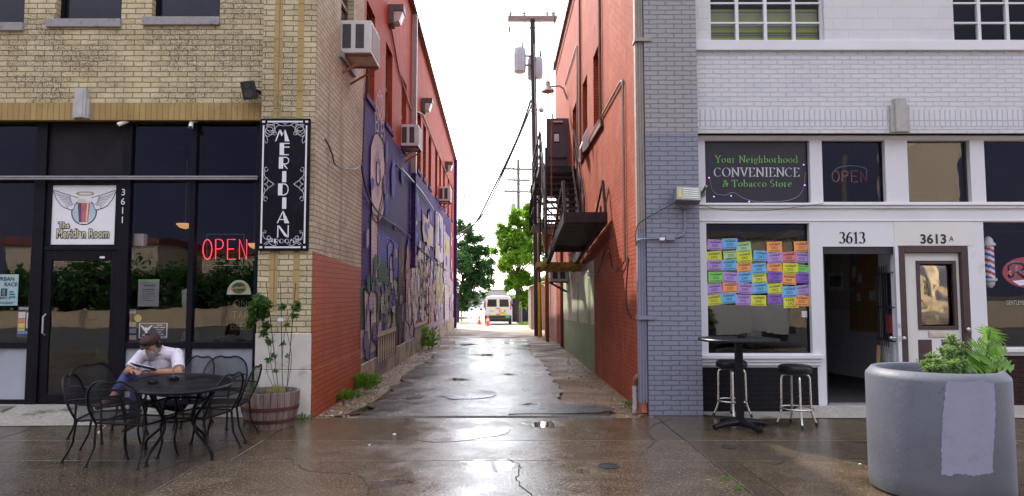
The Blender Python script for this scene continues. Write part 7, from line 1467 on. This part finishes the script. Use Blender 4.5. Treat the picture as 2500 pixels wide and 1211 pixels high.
# ================================================================ far end of the alley
VW, VG, VR = mat('van_white', (.62, .61, .61), .35, var=.03, co='obj', spec=.5), mat('van_glass', (.02, .022, .025), .08, co='obj'), mat('tail_red', (.45, .02, .02), .3, co='obj')
def make_van():
    r = root('work_van', (0, 0, 0), '', 'van')
    # cross section lofted along +Y (rear at y = 0, nose at y = 5.6)
    prof = lambda w_, zt, zb=.42: [(-w_ * .97, zb), (-w_, .75), (-w_, 1.15), (-w_ * .93, zt - .22), (-w_ * .84, zt - .06), (-w_ * .6, zt), (w_ * .6, zt), (w_ * .84, zt - .06), (w_ * .93, zt - .22), (w_, 1.15), (w_, .75), (w_ * .97, zb)]
    mb = MB(); secs = [(0, .95, 2.02), (.06, .99, 2.07), (1.5, 1.0, 2.09), (3.6, 1.0, 2.09), (4.1, .99, 2.03), (4.75, .98, 1.45), (4.9, .97, 1.28), (5.45, .93, 1.13), (5.6, .86, .95)]
    vs = []
    for y, w_, zt in secs: vs += [(x, y, z) for x, z in prof(w_, zt)]
    n = 12; fs = [(i * n + j, i * n + (j + 1) % n, (i + 1) * n + (j + 1) % n, (i + 1) * n + j) for i in range(len(secs) - 1) for j in range(n)] + [tuple(range(n)), tuple(range((len(secs) - 1) * n, len(secs) * n))]
    mb.add(vs, fs); body = mb.build('body', VW, r, smooth=32)
    for s in (-1, 1):
        mb = MB(); mb.box(s * .02, s * .90, -.025, .01, .66, 1.95); d = mb.build('rear_door', VW, r, bevel=.015)
        mb = MB(); mb.prism([(s * .10, -.032, 1.30), (s * .80, -.032, 1.30), (s * .74, -.032, 1.84), (s * .10, -.032, 1.84)], (0, .01, 0)); mb.build('rear_window', VG, d, bevel=.02)
        mb = MB(); mb.box(s * .89, s * .97, -.035, .05, 1.1, 1.72); mb.build('tail_light', VR, r, bevel=.01)
        for y in (1.05, 4.55):
            mb = MB(); mb.lathe([(.36, -.11), (.37, -.08), (.37, .08), (.36, .11)], s * .86, y, .37, 22, M=Matrix.Rotation(R(90), 3, 'Y')); wv = mb.build('wheel', mat('tyre', (.02, .02, .02), .8, co='obj'), r, smooth=40); mb = MB(); mb.lathe([(.22, 0), (.2, .01), (.05, .015)], s * .975, y, .37, 18, M=Matrix.Rotation(R(90) * s, 3, 'Y')); mb.build('rim', STEEL, wv)
        mb = MB(); mb.box(s * 1.0, s * 1.2, 4.05, 4.12, 1.2, 1.45); mb.build('mirror', BLACK, r, bevel=.02)
        for y0, y1 in ((.5, 1.9), (2.1, 3.3), (3.45, 4.35)): mb = MB(); mb.prism([(s * 1.005, y0, 1.32), (s * 1.005, y1, 1.32), (s * .955, y1 - (.35 if y0 > 3 else 0), 1.84), (s * .955, y0, 1.84)], (-s * .02, 0, 0)); mb.build('side_window', VG, r)
    mb = MB(); mb.prism([(-.86, 4.82, 1.42), (.86, 4.82, 1.42), (.80, 4.2, 2.0), (-.80, 4.2, 2.0)], (0, .012, .012)); mb.build('windscreen', VG, r)
    mb = MB(); mb.box(-.98, .98, -.16, .08, .44, .66); mb.build('rear_bumper', mat('bumper_black', (.02, .02, .022), .5, co='obj'), r, bevel=.03); mb = MB(); mb.box(-.92, .92, 5.5, 5.7, .42, .66); mb.build('front_bumper', bpy.data.materials['bumper_black'], r, bevel=.03)
    mb = MB(); mb.box(-.86, .86, .05, 5.4, .22, .44); mb.build('underbody', BLACK, r)
    hv = [mat('stripe_yellow', (.75, .85, .02), .5, co='obj'), mat('stripe_orange', (.85, .12, .04), .5, co='obj')]
    for z in (1.14, .70):
        for k, (a, b) in enumerate(((-.5, -.17), (-.17, .17), (.17, .5))): mb = MB(); mb.box(a, b, -.034, -.027, z, z + .08); mb.build('reflective_strip', hv[k % 2], r)
    mb = MB(); mb.box(.08, .56, -.04, -.026, .78, .90); pl_ = mb.build('yellow_plate', mat('plate_yellow', (.7, .5, .02), .5, co='obj'), r); mb = MB(); text(mb, 'T 413 052', .07, lambda a, b: (.32 + a, -.042, .815 + b)); mb.build('lettering', NUM, pl_)
    mb = MB(); mb.box(.10, .52, -.04, -.026, .93, 1.08); mb.build('licence_plate', mat('plate_dark', (.05, .05, .055), .5, co='obj'), r); mb = MB(); mb.box(.17, .46, -.046, -.04, .95, 1.06); mb.build('number_plate', WHITE, r)
    mb = MB(); mb.lathe([(.075, 0), (.07, .004), (.0, .006)], -.55, -.028, 1.0, 18, M=Matrix.Rotation(R(90), 3, 'X')); g_ = mb.build('blue_globe', mat('globe_blue', (.10, .35, .65), .4, co='obj'), r); mb = MB()
    for k in range(4): mb.box(-.60, -.49, -.040, -.0355, .945 + .033 * k, .955 + .033 * k)
    mb.build('globe_stripes', WHITE, g_); mb = MB(); text(mb, 'at&t', .10, lambda a, b: (-.38 + a, -.03, .97 + b)); text(mb, 'G 2500', .06, lambda a, b: (-.6 + a, -.03, .76 + b)); mb.build('lettering', NUM, r)
    mb = MB(); mb.box(.55, .85, -.166, -.158, .52, .62); mb.build('green_sticker', mat('sticker_green', (.1, .4, .2), .5, co='obj'), r)
    mb = MB()
    for y in (.3, 1.8, 3.3): mb.bar((-.85, y, 2.22), (.85, y, 2.22), .04); [mb.bar((s * .8, y, 2.06), (s * .8, y, 2.22), .04) for s in (-1, 1)]
    for s in (-.8, .8): mb.bar((s, .2, 2.24), (s, 3.5, 2.24), .035)
    mb.build('roof_rack', STEEL, r); mb = MB()
    for x in (.42, .72): mb.bar((x, .1, 2.29), (x, 3.9, 2.29), .035, .07)
    for k in range(12): mb.bar((.42, .2 + .33 * k, 2.29), (.72, .2 + .33 * k, 2.29), .03)
    mb.build('ladder', mat('ladder_metal', (.5, .45, .4), .5, co='obj'), r); return r
van = make_van(); place(van, (-.27, 49.7, gz(49.7)), R(-1)); van['label'] = 'white work van with roof rack and yellow orange strips parked beyond the alley'
v2 = copy_tree(van); place(v2, (8.4, -1.9, -.015), R(90)); v2['label'] = 'white van parked on the street, seen reflected in the flyer window'
def cone(p, lb, s=1):
    o = root('traffic_cone', p, lb, 'cone', 'traffic cones behind the van'); mb = MB(); x, y, z = p; mb.lathe([(.15 * s, .03), (.03 * s, .72 * s), (.025 * s, .74 * s)], x, y, z, 18); c_ = mb.build('cone', mat('cone_orange', (.75, .10, .03), .5), o, smooth=40)
    mb = MB(); mb.lathe([(.105 * s, .32 * s), (.075 * s, .48 * s)], x, y, z, 18, cap0=False, cap1=False); mb.build('reflective_band', mat('cone_band', (.75, .5, .45), .4), o); mb = MB(); mb.box(x - .19 * s, x + .19 * s, y - .19 * s, y + .19 * s, z, z + .035); mb.build('base', bpy.data.materials['cone_orange'], o, bevel=.01)
p = gpt(1191, 795); cone(p, 'orange traffic cone standing right behind the white van', .95); p = gpt(1170, 791); cone(p, 'orange traffic cone standing a step to the side of the van', .95)
# ---------------------------------------------------------------- poles and wires
PW = mat('pole_wood', (.055, .038, .032), .8, var=.3, vs=4, stretch=(1, 1, .15)); PW2 = mat('grey_pole_wood', (.17, .15, .14), .8, var=.2); XA = mat('crossarm_wood', (.30, .25, .22), .8, var=.2); TRF = mat('transformer_grey', (.46, .47, .50), .45, var=.06); INS = mat('insulator', (.35, .35, .38), .3)
px, py = 1.5, 28.6
up_ = root('utility_pole', (px, py, gz(py)), 'dark wooden utility pole with three transformers at the end of the alley', 'utility pole')
ptop = Vector((px - .18, py, ZZ(46, py))); mb = MB(); mb.tube([(px + .02, py, gz(py) - .2), (px - .05, py, 5), ptop], [.165, .145, .11], 14); mb.build('pole', PW, up_, smooth=50)
def xarm(z, w_, parent, pos, yaw=0, dbl=True, ins=True):
    d = Vector((math.cos(yaw), math.sin(yaw), 0)); q = Vector((-d.y, d.x, 0)); c = Vector((pos.x, pos.y, z)); mb = MB()
    for s in ((-1, 1) if dbl else (1,)): mb.bar(c + q * .16 * s - d * w_ / 2, c + q * .16 * s + d * w_ / 2, .10, .12)
    for s in (-1, 1): mb.bar(c + d * s * w_ * .2, Vector((pos.x, pos.y, z - .55)), .035)
    a = mb.build('crossarm', XA, parent)
    if ins:
        for t in (-.45, -.17, .3, .42): mb = MB(); p_ = c + d * t * w_; mb.lathe([(.03, 0), (.07, .08), (.03, .1), (.08, .18), (.04, .24), (.02, .3)], p_.x, p_.y, p_.z + .06, 10); mb.build('insulator', INS, a, smooth=40)
xarm(ZZ(46, py), 2.1, up_, ptop)
for i, (u, v, r, h) in enumerate(((1269, 148, .26, 1.05), (1300, 168, .22, .95), (1316, 166, .16, .9))):
    p = at(u, v, py + (0 if i == 0 else .3 if i == 1 else -.1)); mb = MB(); mb.lathe([(r * .85, -h / 2), (r, -h / 2 + .04), (r, h / 2 - .1), (r * .9, h / 2), (r * .3, h / 2 + .06)], p.x, p.y, p.z, 20)
    for k in range(10): a = k * .628; mb.box(p.x + r * math.cos(a) - .012, p.x + r * math.cos(a) + .012, p.y + r * math.sin(a) - .02, p.y + r * math.sin(a) + .02, p.z - h * .36, p.z + h * .3)
    t_ = mb.build('transformer', TRF, up_, smooth=35); mb = MB(); mb.lathe([(.03, 0), (.05, .1), (.03, .15), (.045, .22), (.015, .3)], p.x + r * .4, p.y, p.z + h / 2 + .02, 8); mb.build('bushing', BLACK, t_)
    mb = MB(); mb.bar(p + Vector((0, 0, .2)), (px - .1, py, p.z + .2), .07); mb.bar(p + Vector((0, 0, -.2)), (px - .1, py, p.z - .2), .07); mb.build('mount', mat('mount_rust', (.2, .12, .07), .6), up_)
mb = MB(); p = at(1322, 268, py); mb.lathe([(.03, .1), (.11, .05), (.12, -.05), (.06, -.12)], p.x, p.y, p.z, 14); mb.bar(p, (px, py, p.z), .04); mb.build('meter_can', TRF, up_, smooth=40)
mb = MB(); mb.tube(smoothpts([at(1244, 60, py), at(1244, 110, py), at(1240, 130, py), at(1255, 135, py)], 4), .02, 6); p = at(1244, 72, py); mb.lathe([(.05, -.12), (.06, 0), (.05, .12)], p.x, p.y, p.z, 8); mb.build('cutout_fuse', INS, up_)
mb = MB(); mb.tube([(px - .13, py - .16, 12.2), (px - .02, py - .18, 6), (px + .03, py - .19, 1)], .02, 5); mb.build('ground_wire', mat('pale_conduit', (.4, .38, .38), .5), up_)
GY = mat('guard_yellow', (.75, .45, .02), .5)
for i, (u, v0, v1) in enumerate(((1317, 690, 818), (1333, 672, 806))):
    Y = 27.6 + i * 1.2; a, b = at(u, v1, Y), at(u - 1, v0, Y); a.z = gz(Y) - .05; o = tag(MB().tube([a, b], .055, 10).build('guy_guard', GY, smooth=40, loc=tuple(a)), ['yellow plastic guy wire guard in front of the dark pole', 'yellow plastic guy wire guard against the pink block wing'][i], 'guy guard'); tag(MB().tube([b, (px + (.12 if i == 0 else .3), py, 8.5)], .012, 5).build('guy_wire', WIRE, loc=tuple(b)), ['guy wire running from the nearer yellow guard up the pole', 'guy wire running from the farther yellow guard up the pole'][i], 'wire')
Y2 = 58; p2x = 1.43; up2 = root('utility_pole', (p2x, Y2, gz(Y2)), 'second utility pole with stacked crossarms rising out of the bright green tree', 'utility pole'); t2 = Vector((p2x, Y2, ZZ(390, Y2)))
mb = MB(); mb.tube([(p2x, Y2, gz(Y2) - .2), t2], [.17, .13], 12); mb.build('pole', PW2, up2, smooth=50)
for v, w_ in ((413, 2.5), (440, 2.0), (468, 2.5)): xarm(ZZ(v, Y2), w_, up2, t2, .2)
p = at(1253, 510, Y2); mb = MB(); mb.lathe([(.2, -.45), (.22, -.4), (.22, .4), (.1, .5)], p.x, p.y, p.z, 14); mb.build('transformer', TRF, up2, smooth=40)
endw = Vector((XL + .1, 35.9, 4.4))
wire('overhead_wire', [at(1296, 245, py), at(1262, 340, py + 2), at(1200, 470, 33), at(1160, 545, 35), endw], .045, 'lower of the paired cables sagging from the pole to the purple building', 'wire'); wire('overhead_wire', [at(1300, 250, py), at(1275, 315, py + 2), at(1215, 450, 33), at(1170, 535, 35), endw + Vector((0, 0, .25))], .038, 'upper of the paired cables sagging from the pole to the purple building', 'wire')
wire('overhead_wire', [at(1322, 215, py), at(1345, 260, 27), (XR - .05, 24.3, ZZ(310, 24.3))], .02, 'short cable from the pole to the corner of the red wall', 'wire')
wire('overhead_wire', [at(1244, 50, py), at(1240, 35, 45), at(1235, 395, Y2)], .012, 'thin wire from the top crossarm to the farther pole', 'wire'); wire('overhead_wire', [at(1356, 45, py), at(1338, 200, 40), at(1302, 398, Y2)], .012, 'thin wire from the other end of the top crossarm to the farther pole', 'wire')
wire('overhead_wire', [at(1232, 566, Y2), at(1200, 572, 90), at(1120, 585, 150)], .03, 'thin far wire low across the white sky between the trees', 'wire')
wire('overhead_wire', [at(1300, 262, py), at(1250, 395, py + 3), at(1185, 520, 34), endw + Vector((.05, .1, -.25))], .018, 'lowest thin cable sagging from the pole to the purple building', 'wire'); wire('overhead_wire', [at(1308, 300, py), at(1285, 330, 40), at(1266, 404, Y2)], .02, 'short looping cable from the near pole down to the farther pole', 'wire')
for i in range(5):
    a = at(1300, 225 + 9 * i, py - .2); mb = MB(); mb.tube(smoothpts([a, a + Vector((-.25 + .1 * i, 0, -.35)), a + Vector((-.5 + .16 * i, 0, -.1 + .05 * i)), a + Vector((-.3, 0, .5 - .2 * i))], 4), .011, 5); mb.build('jumper_wire', WIRE, up_)
ym = 300; o = root('light_mast', (XX(1133, 700, ym), ym, -6), 'tall thin floodlight mast far away above the dark green tree', 'light mast'); x = XX(1133, 600, ym); mb = MB(); mb.tube([(x, ym, -6), (x, ym, ZZ(468, ym))], [.3, .16], 8); mb.build('mast', PW2, o); mb = MB(); zt = ZZ(478, ym)
for k in range(8): a = k * .785; mb.bar((x, ym, zt), (x + 1.9 * math.cos(a), ym + 1.9 * math.sin(a), zt), .12); mb.box(x + 1.9 * math.cos(a) - .35, x + 1.9 * math.cos(a) + .35, ym + 1.9 * math.sin(a) - .3, ym + 1.9 * math.sin(a) + .3, zt - .4, zt + .1)
mb.build('lamp_ring', TRF, o)
# ---------------------------------------------------------------- trees
def tree(loc, trunk, blobs, n, L, lm, lb, seed):
    random.seed(seed); x, y, z = loc; o = root('tree', loc, lb, 'tree'); mb = MB(); top = Vector(trunk[-1][:3]); mb.tube([p[:3] for p in trunk], [p[3] for p in trunk], 9)
    for c, r in blobs: c = Vector(c); mb.tube([top, top.lerp(c, .5) + Vector((0, 0, -.2)), c], [trunk[-1][3] * .6, .06, .02], 6)
    mb.build('trunk', mat('bark', (.07, .05, .04), .85, var=.3, vs=10, co='obj'), o, smooth=50)
    mb = MB(); sub = []
    for c, r in blobs:
        for _ in range(12):
            d = Vector((random.gauss(0, 1), random.gauss(0, 1), random.gauss(0, .8))).normalized(); sub.append((Vector(c) + d * r * random.uniform(.3, 1.05), r * random.uniform(.3, .55)))
    cloud(mb, sub, n, L, L * .55, .2); mb.build('crown', lm, o); return o
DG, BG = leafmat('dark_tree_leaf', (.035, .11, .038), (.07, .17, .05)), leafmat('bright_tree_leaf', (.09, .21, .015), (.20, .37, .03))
def tb_(l, Y): return [(tuple(at(u, v, Y + random.uniform(-1, 1))), r * Y / F) for u, v, r in l]
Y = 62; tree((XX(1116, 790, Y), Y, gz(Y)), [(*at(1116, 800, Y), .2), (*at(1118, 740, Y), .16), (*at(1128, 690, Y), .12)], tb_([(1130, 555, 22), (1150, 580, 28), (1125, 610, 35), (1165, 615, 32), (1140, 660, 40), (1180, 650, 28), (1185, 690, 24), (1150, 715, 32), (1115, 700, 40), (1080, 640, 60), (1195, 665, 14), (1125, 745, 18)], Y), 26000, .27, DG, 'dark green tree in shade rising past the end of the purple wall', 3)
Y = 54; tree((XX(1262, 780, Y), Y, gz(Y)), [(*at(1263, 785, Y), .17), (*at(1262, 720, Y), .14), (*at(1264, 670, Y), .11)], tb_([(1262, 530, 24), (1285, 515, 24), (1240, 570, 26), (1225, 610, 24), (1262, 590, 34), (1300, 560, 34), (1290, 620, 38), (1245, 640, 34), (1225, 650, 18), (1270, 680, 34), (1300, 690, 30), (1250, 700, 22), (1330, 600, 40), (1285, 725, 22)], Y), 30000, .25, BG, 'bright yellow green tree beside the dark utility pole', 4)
Y = 120; tree((XX(1225, 760, Y), Y, gz(Y)), [(*at(1225, 765, Y), .2), (*at(1226, 730, Y), .12)], tb_([(1232, 735, 14), (1245, 742, 14), (1222, 745, 9), (1250, 725, 10)], Y), 1500, .3, BG, 'small pale green tree low behind the van', 5); random.seed(11)
# ---------------------------------------------------------------- other things beyond the alley
o = root('steel_post', gpt(1126, 785), 'plain grey steel post in the dirt beside the dark tree', 'post'); p = gpt(1126, 785); mb = MB(); mb.tube([p, p + Vector((0, 0, 1.55))], .07, 12); mb.lathe([(.07, 1.55), (.05, 1.6), (.0, 1.62)], p.x, p.y, p.z, 12, cap1=False); mb.build('post', mat('weathered_steel', (.25, .22, .2), .6), o, smooth=40)
o = root('storage_shed', (2.8, 36, gz(36)), 'beige corrugated metal shed behind the dark utility pole', 'shed'); SH = mat('shed_beige', (.38, .32, .25), .6, var=.08); z0 = gz(36) - .3; mb = MB(); mb.box(1.52, 4.6, 34.6, 38.4, z0, 1.95)
for k in range(14): mb.box(1.54 + .22 * k, 1.62 + .22 * k, 34.56, 34.61, z0, 1.95); 
for k in range(16): mb.box(1.48, 1.53, 34.65 + .23 * k, 34.73 + .23 * k, z0, 1.95)
mb.build('walls', SH, o); mb = MB(); mb.prism([(1.40, 34.45, 1.95), (3.06, 34.45, 2.5), (4.75, 34.45, 1.95), (4.75, 34.45, 1.88), (3.06, 34.45, 2.42), (1.40, 34.45, 1.88)], (0, 4.1, 0)); mb.build('roof', SH, o)
o = root('dark_fence', (3.4, 64, gz(64)), 'dark screened fence with a pale sign behind the bright tree', 'fence'); Y = 64; a, b = at(1250, 770, Y), at(1345, 770, Y); zt = ZZ(728, Y); mb = MB(); mb.box(a.x, b.x, Y, Y + .05, gz(Y) - .2, zt); mb.build('screen', mat('fence_screen', (.018, .017, .02), .8), o); mb = MB()
for k in range(5): x = a.x + (b.x - a.x) * k / 4; mb.bar((x, Y - .04, gz(Y) - .2), (x, Y - .04, zt + .1), .07)
mb.build('posts', STEEL, o); p = at(1268, 738, Y - .1); mb = MB(); mb.box(p.x - .35, p.x + .35, Y - .1, Y - .06, p.z - .3, p.z + .3); mb.build('notice_board', mat('fence_sign', (.42, .33, .3), .6), o)
Y = 340; o = root('overpass', (-10, Y, -6), 'pale concrete road overpass crossing the far background', 'overpass'); mb = MB(); z0, z1 = ZZ(738, Y), ZZ(724, Y); mb.box(-90, 60, Y, Y + 12, z0, z1); mb.box(-90, 60, Y - .6, Y - .01, z1 - .9, z1 + .9); mb.build('deck', mat('overpass_concrete', (.42, .43, .45), .8), o); mb = MB()
for k in range(9): mb.box(-86 + 17 * k, -84.4 + 17 * k, Y + 2, Y + 10, -7, z0)
mb.build('piers', bpy.data.materials['overpass_concrete'], o); mb = MB(); mb.box(-90, 60, Y + 14, Y + 20, -7, z0 - .3); mb.build('underdeck_shade', mat('shadow_concrete', (.10, .10, .11), .9), o)  # dark box behind the piers, painted as the shade under the deck
Y = 400; o = root('distant_building', (4, Y, -6), 'flat pale building just above the overpass behind the van', 'building'); mb = MB(); a, b = at(1190, 722, Y), at(1238, 722, Y); mb.box(a.x, b.x, Y, Y + 20, -7, ZZ(708, Y)); mb.build('walls', mat('far_wall', (.45, .42, .42), .8), o); mb = MB(); mb.box(a.x - .6, b.x + .6, Y - .6, Y + 20, ZZ(708, Y), ZZ(706, Y)); mb.build('roof', XA, o)
Y = 265; zg = gz(Y); o = root('box_truck', (XX(1165, 750, Y), Y, zg), 'small white box truck parked far off under the overpass', 'truck'); a, b = at(1145, 750, Y), at(1181, 750, Y); L_ = b.x - a.x; TW = mat('truck_white', (.75, .75, .76), .5); mb = MB(); mb.box(a.x + L_ * .36, b.x, Y, Y + 2.3, zg + .8, zg + 3.4); mb.build('cargo_box', TW, o); mb = MB(); mb.prism([(a.x, Y, zg + .5), (a.x + L_ * .34, Y, zg + .5), (a.x + L_ * .34, Y, zg + 2.2), (a.x + L_ * .2, Y, zg + 2.2), (a.x + L_ * .1, Y, zg + 1.4), (a.x, Y, zg + 1.2)], (0, 2.1, 0)); mb.build('cab', TW, o); mb = MB(); mb.prism([(a.x + L_ * .13, Y - .02, zg + 1.45), (a.x + L_ * .3, Y - .02, zg + 1.45), (a.x + L_ * .3, Y - .02, zg + 2.05), (a.x + L_ * .21, Y - .02, zg + 2.05)], (0, .03, 0)); mb.build('side_window', VG, o)
for x in (a.x + L_ * .18, a.x + L_ * .82): mb = MB(); mb.lathe([(.45, -.15), (.45, .15)], x, Y + .1, zg + .45, 14, M=Matrix.Rotation(R(90), 3, 'X')); mb.build('wheel', bpy.data.materials['tyre'], o)
for i, u in enumerate((1122, 1131, 1138)):
    Y = 225; p = at(u, 760, Y); o = root('road_barrier', (p.x, Y, gz(Y)), ['red plastic barrier at the far road, partly behind the steel post', 'red plastic barrier at the far road, middle of three', 'red plastic barrier at the far road nearest the truck'][i], 'barrier', 'red barriers by the far road'); mb = MB(); mb.prism([(p.x - .55, Y, gz(Y)), (p.x + .55, Y, gz(Y)), (p.x + .5, Y, gz(Y) + 1.1), (p.x - .5, Y, gz(Y) + 1.1)], (0, .5, 0)); mb.build('block', mat('barrier_red', (.5, .06, .05), .5), o)
mb = MB(); z = -.05; Yf = 120; mb.face((-60, 95, gz(95) + z + .1), (60, 95, gz(95) + z + .1), (60, 260, gz(260) + z + .1), (-60, 260, gz(260) + z + .1)); struct(mb.build('far_road', mat('pale_road', (.42, .40, .39), .8, var=.1)))
GM = leafmat('lawn', (.06, .12, .02), (.14, .22, .04)); mb = MB()
for _ in range(2600): Y = random.uniform(46, 62); x = random.uniform(1.3, 3.6) if random.random() < .8 else random.uniform(-8, -2.8); leaf(mb, (x, Y, gz(Y) - .03), random.uniform(.05, .16), .03, V((random.gauss(0, .4), random.gauss(0, .4), 1)).normalized())
mb.build('grass', GM)['kind'] = 'stuff'
for i in range(6):                       # broken boards lying by the green wall
    p = gpt(1318 + 8 * i + random.uniform(-6, 6), 846 + 6 * (i % 4) + random.uniform(-2, 2)); mb = MB(); mb.obox((p.x, p.y, p.z + .02), (random.uniform(.5, .85), .12, .022), Matrix.Rotation(random.uniform(-.25, .35), 3, 'Z') @ Matrix.Rotation(random.uniform(-.05, .05), 3, 'Y')); tag(mb.build('broken_board', mat('grey_board', (.26, .25, .26), .6, var=.25), loc=tuple(p), bevel=.003), 'grey broken board lying in the loose pile by the green wall', 'board', 'broken boards by the green wall')
o = root('branch_pile', gpt(1140, 778), 'low pile of cut branches and rubble near the steel post', 'debris'); mb = MB(); q = gpt(1140, 778)
for _ in range(26): a = q + V((random.gauss(-.4, .8), random.gauss(0, .5), random.uniform(.02, .2))); mb.tube([a, a + V((random.uniform(-.7, .7), random.uniform(-.4, .4), random.uniform(-.1, .2)))], random.uniform(.02, .05), 5)
mb.build('branches', mat('cut_branch', (.16, .11, .08), .8), o)
# ================================================================ across the street (seen only as reflections in the windows)
o = root('tan_wall', (0, -14, 0), 'long low tan concrete wall across the street, seen reflected in the storefront', 'wall'); TAN = mat('tan_concrete', (.52, .42, .29), .8, var=.1); mb = MB(); mb.prism([(-60, -14.2, -.1), (60, -14.2, -.1), (60, -14.2, 1.3), (4, -14.2, 1.25), (-12, -14.2, .95), (-22, -14.2, .7), (-60, -14.2, .7)], (0, -.4, 0)); mb.build('wall', TAN, o)
def block(x0, x1, y, z, m, lb, roof=None, dp=9):
    o = root('street_building', ((x0 + x1) / 2, y, 0), lb, 'building'); mb = MB(); mb.box(x0, x1, y - dp, y, -.2, z); mb.build('wall', m, o); mb = MB(); mb.box(x0 - .2, x1 + .2, y - dp - .2, y + .2, z, z + .45); mb.build('roof', roof or ROOFM, o)
    k = x0 + 1.2
    while k < x1 - 1.4: mb = MB(); mb.box(k, k + 1.1, y - .05, y + .02, .9, 2.3); mb.build('window', DPANE, o); k += 3
BT = mat('beige_block', (.5, .42, .31), .8, var=.1); RT = mat('red_roof', (.16, .045, .032), .6)
block(-31, -21.5, -24, 4.6, BT, 'beige building with red roof across the street, reflected in the dark storefront', RT); block(-20, -12, -27, 4.1, BT, 'second beige building across the street, reflected beside the neon sign', RT); block(24.3, 27.8, -22, 15, mat('tan_tower', (.75, .63, .46), .8), 'tall tan building reflected in the transom window over the cream door', None, 2.5); block(9, 21, -26, 5.2, BT, 'low tan building across the street reflected in the barber window', ROOFM)
for i, x in enumerate((-25.5, -22.5, -19.8, -17.2, -14.6, -12, 17)): Y = -17.5; tree((x, Y, 0), [(x, Y, 0, .2), (x, Y, 1.2, .15)], [((x + random.uniform(-1.6, 1.6), Y + random.uniform(-.8, .8), random.uniform(.8, 2.4)), 1.2) for _ in range(8)], 3000, .3, DG, 'dark shrubby tree across the street, ' + ['first', 'second', 'third', 'fourth', 'fifth', 'sixth', 'last'][i] + ' along the reflected wall', 20 + i)

for i, x in enumerate((-21, -14.2, 9.5, 16)):
    o = root('street_pole', (x, -12.6, 0), ['first', 'second', 'third', 'last'][i] + ' of the slim wooden street poles reflected in the windows', 'pole', 'street poles across the road'); mb = MB(); mb.tube([(x, -12.6, -.1), (x, -12.6, 8)], .11, 8); mb.build('shaft', PW2, o); mb = MB(); mb.box(x - .22, x + .22, -12.5, -12.3, .9, 1.8); mb.build('meter_box', STEEL, o)
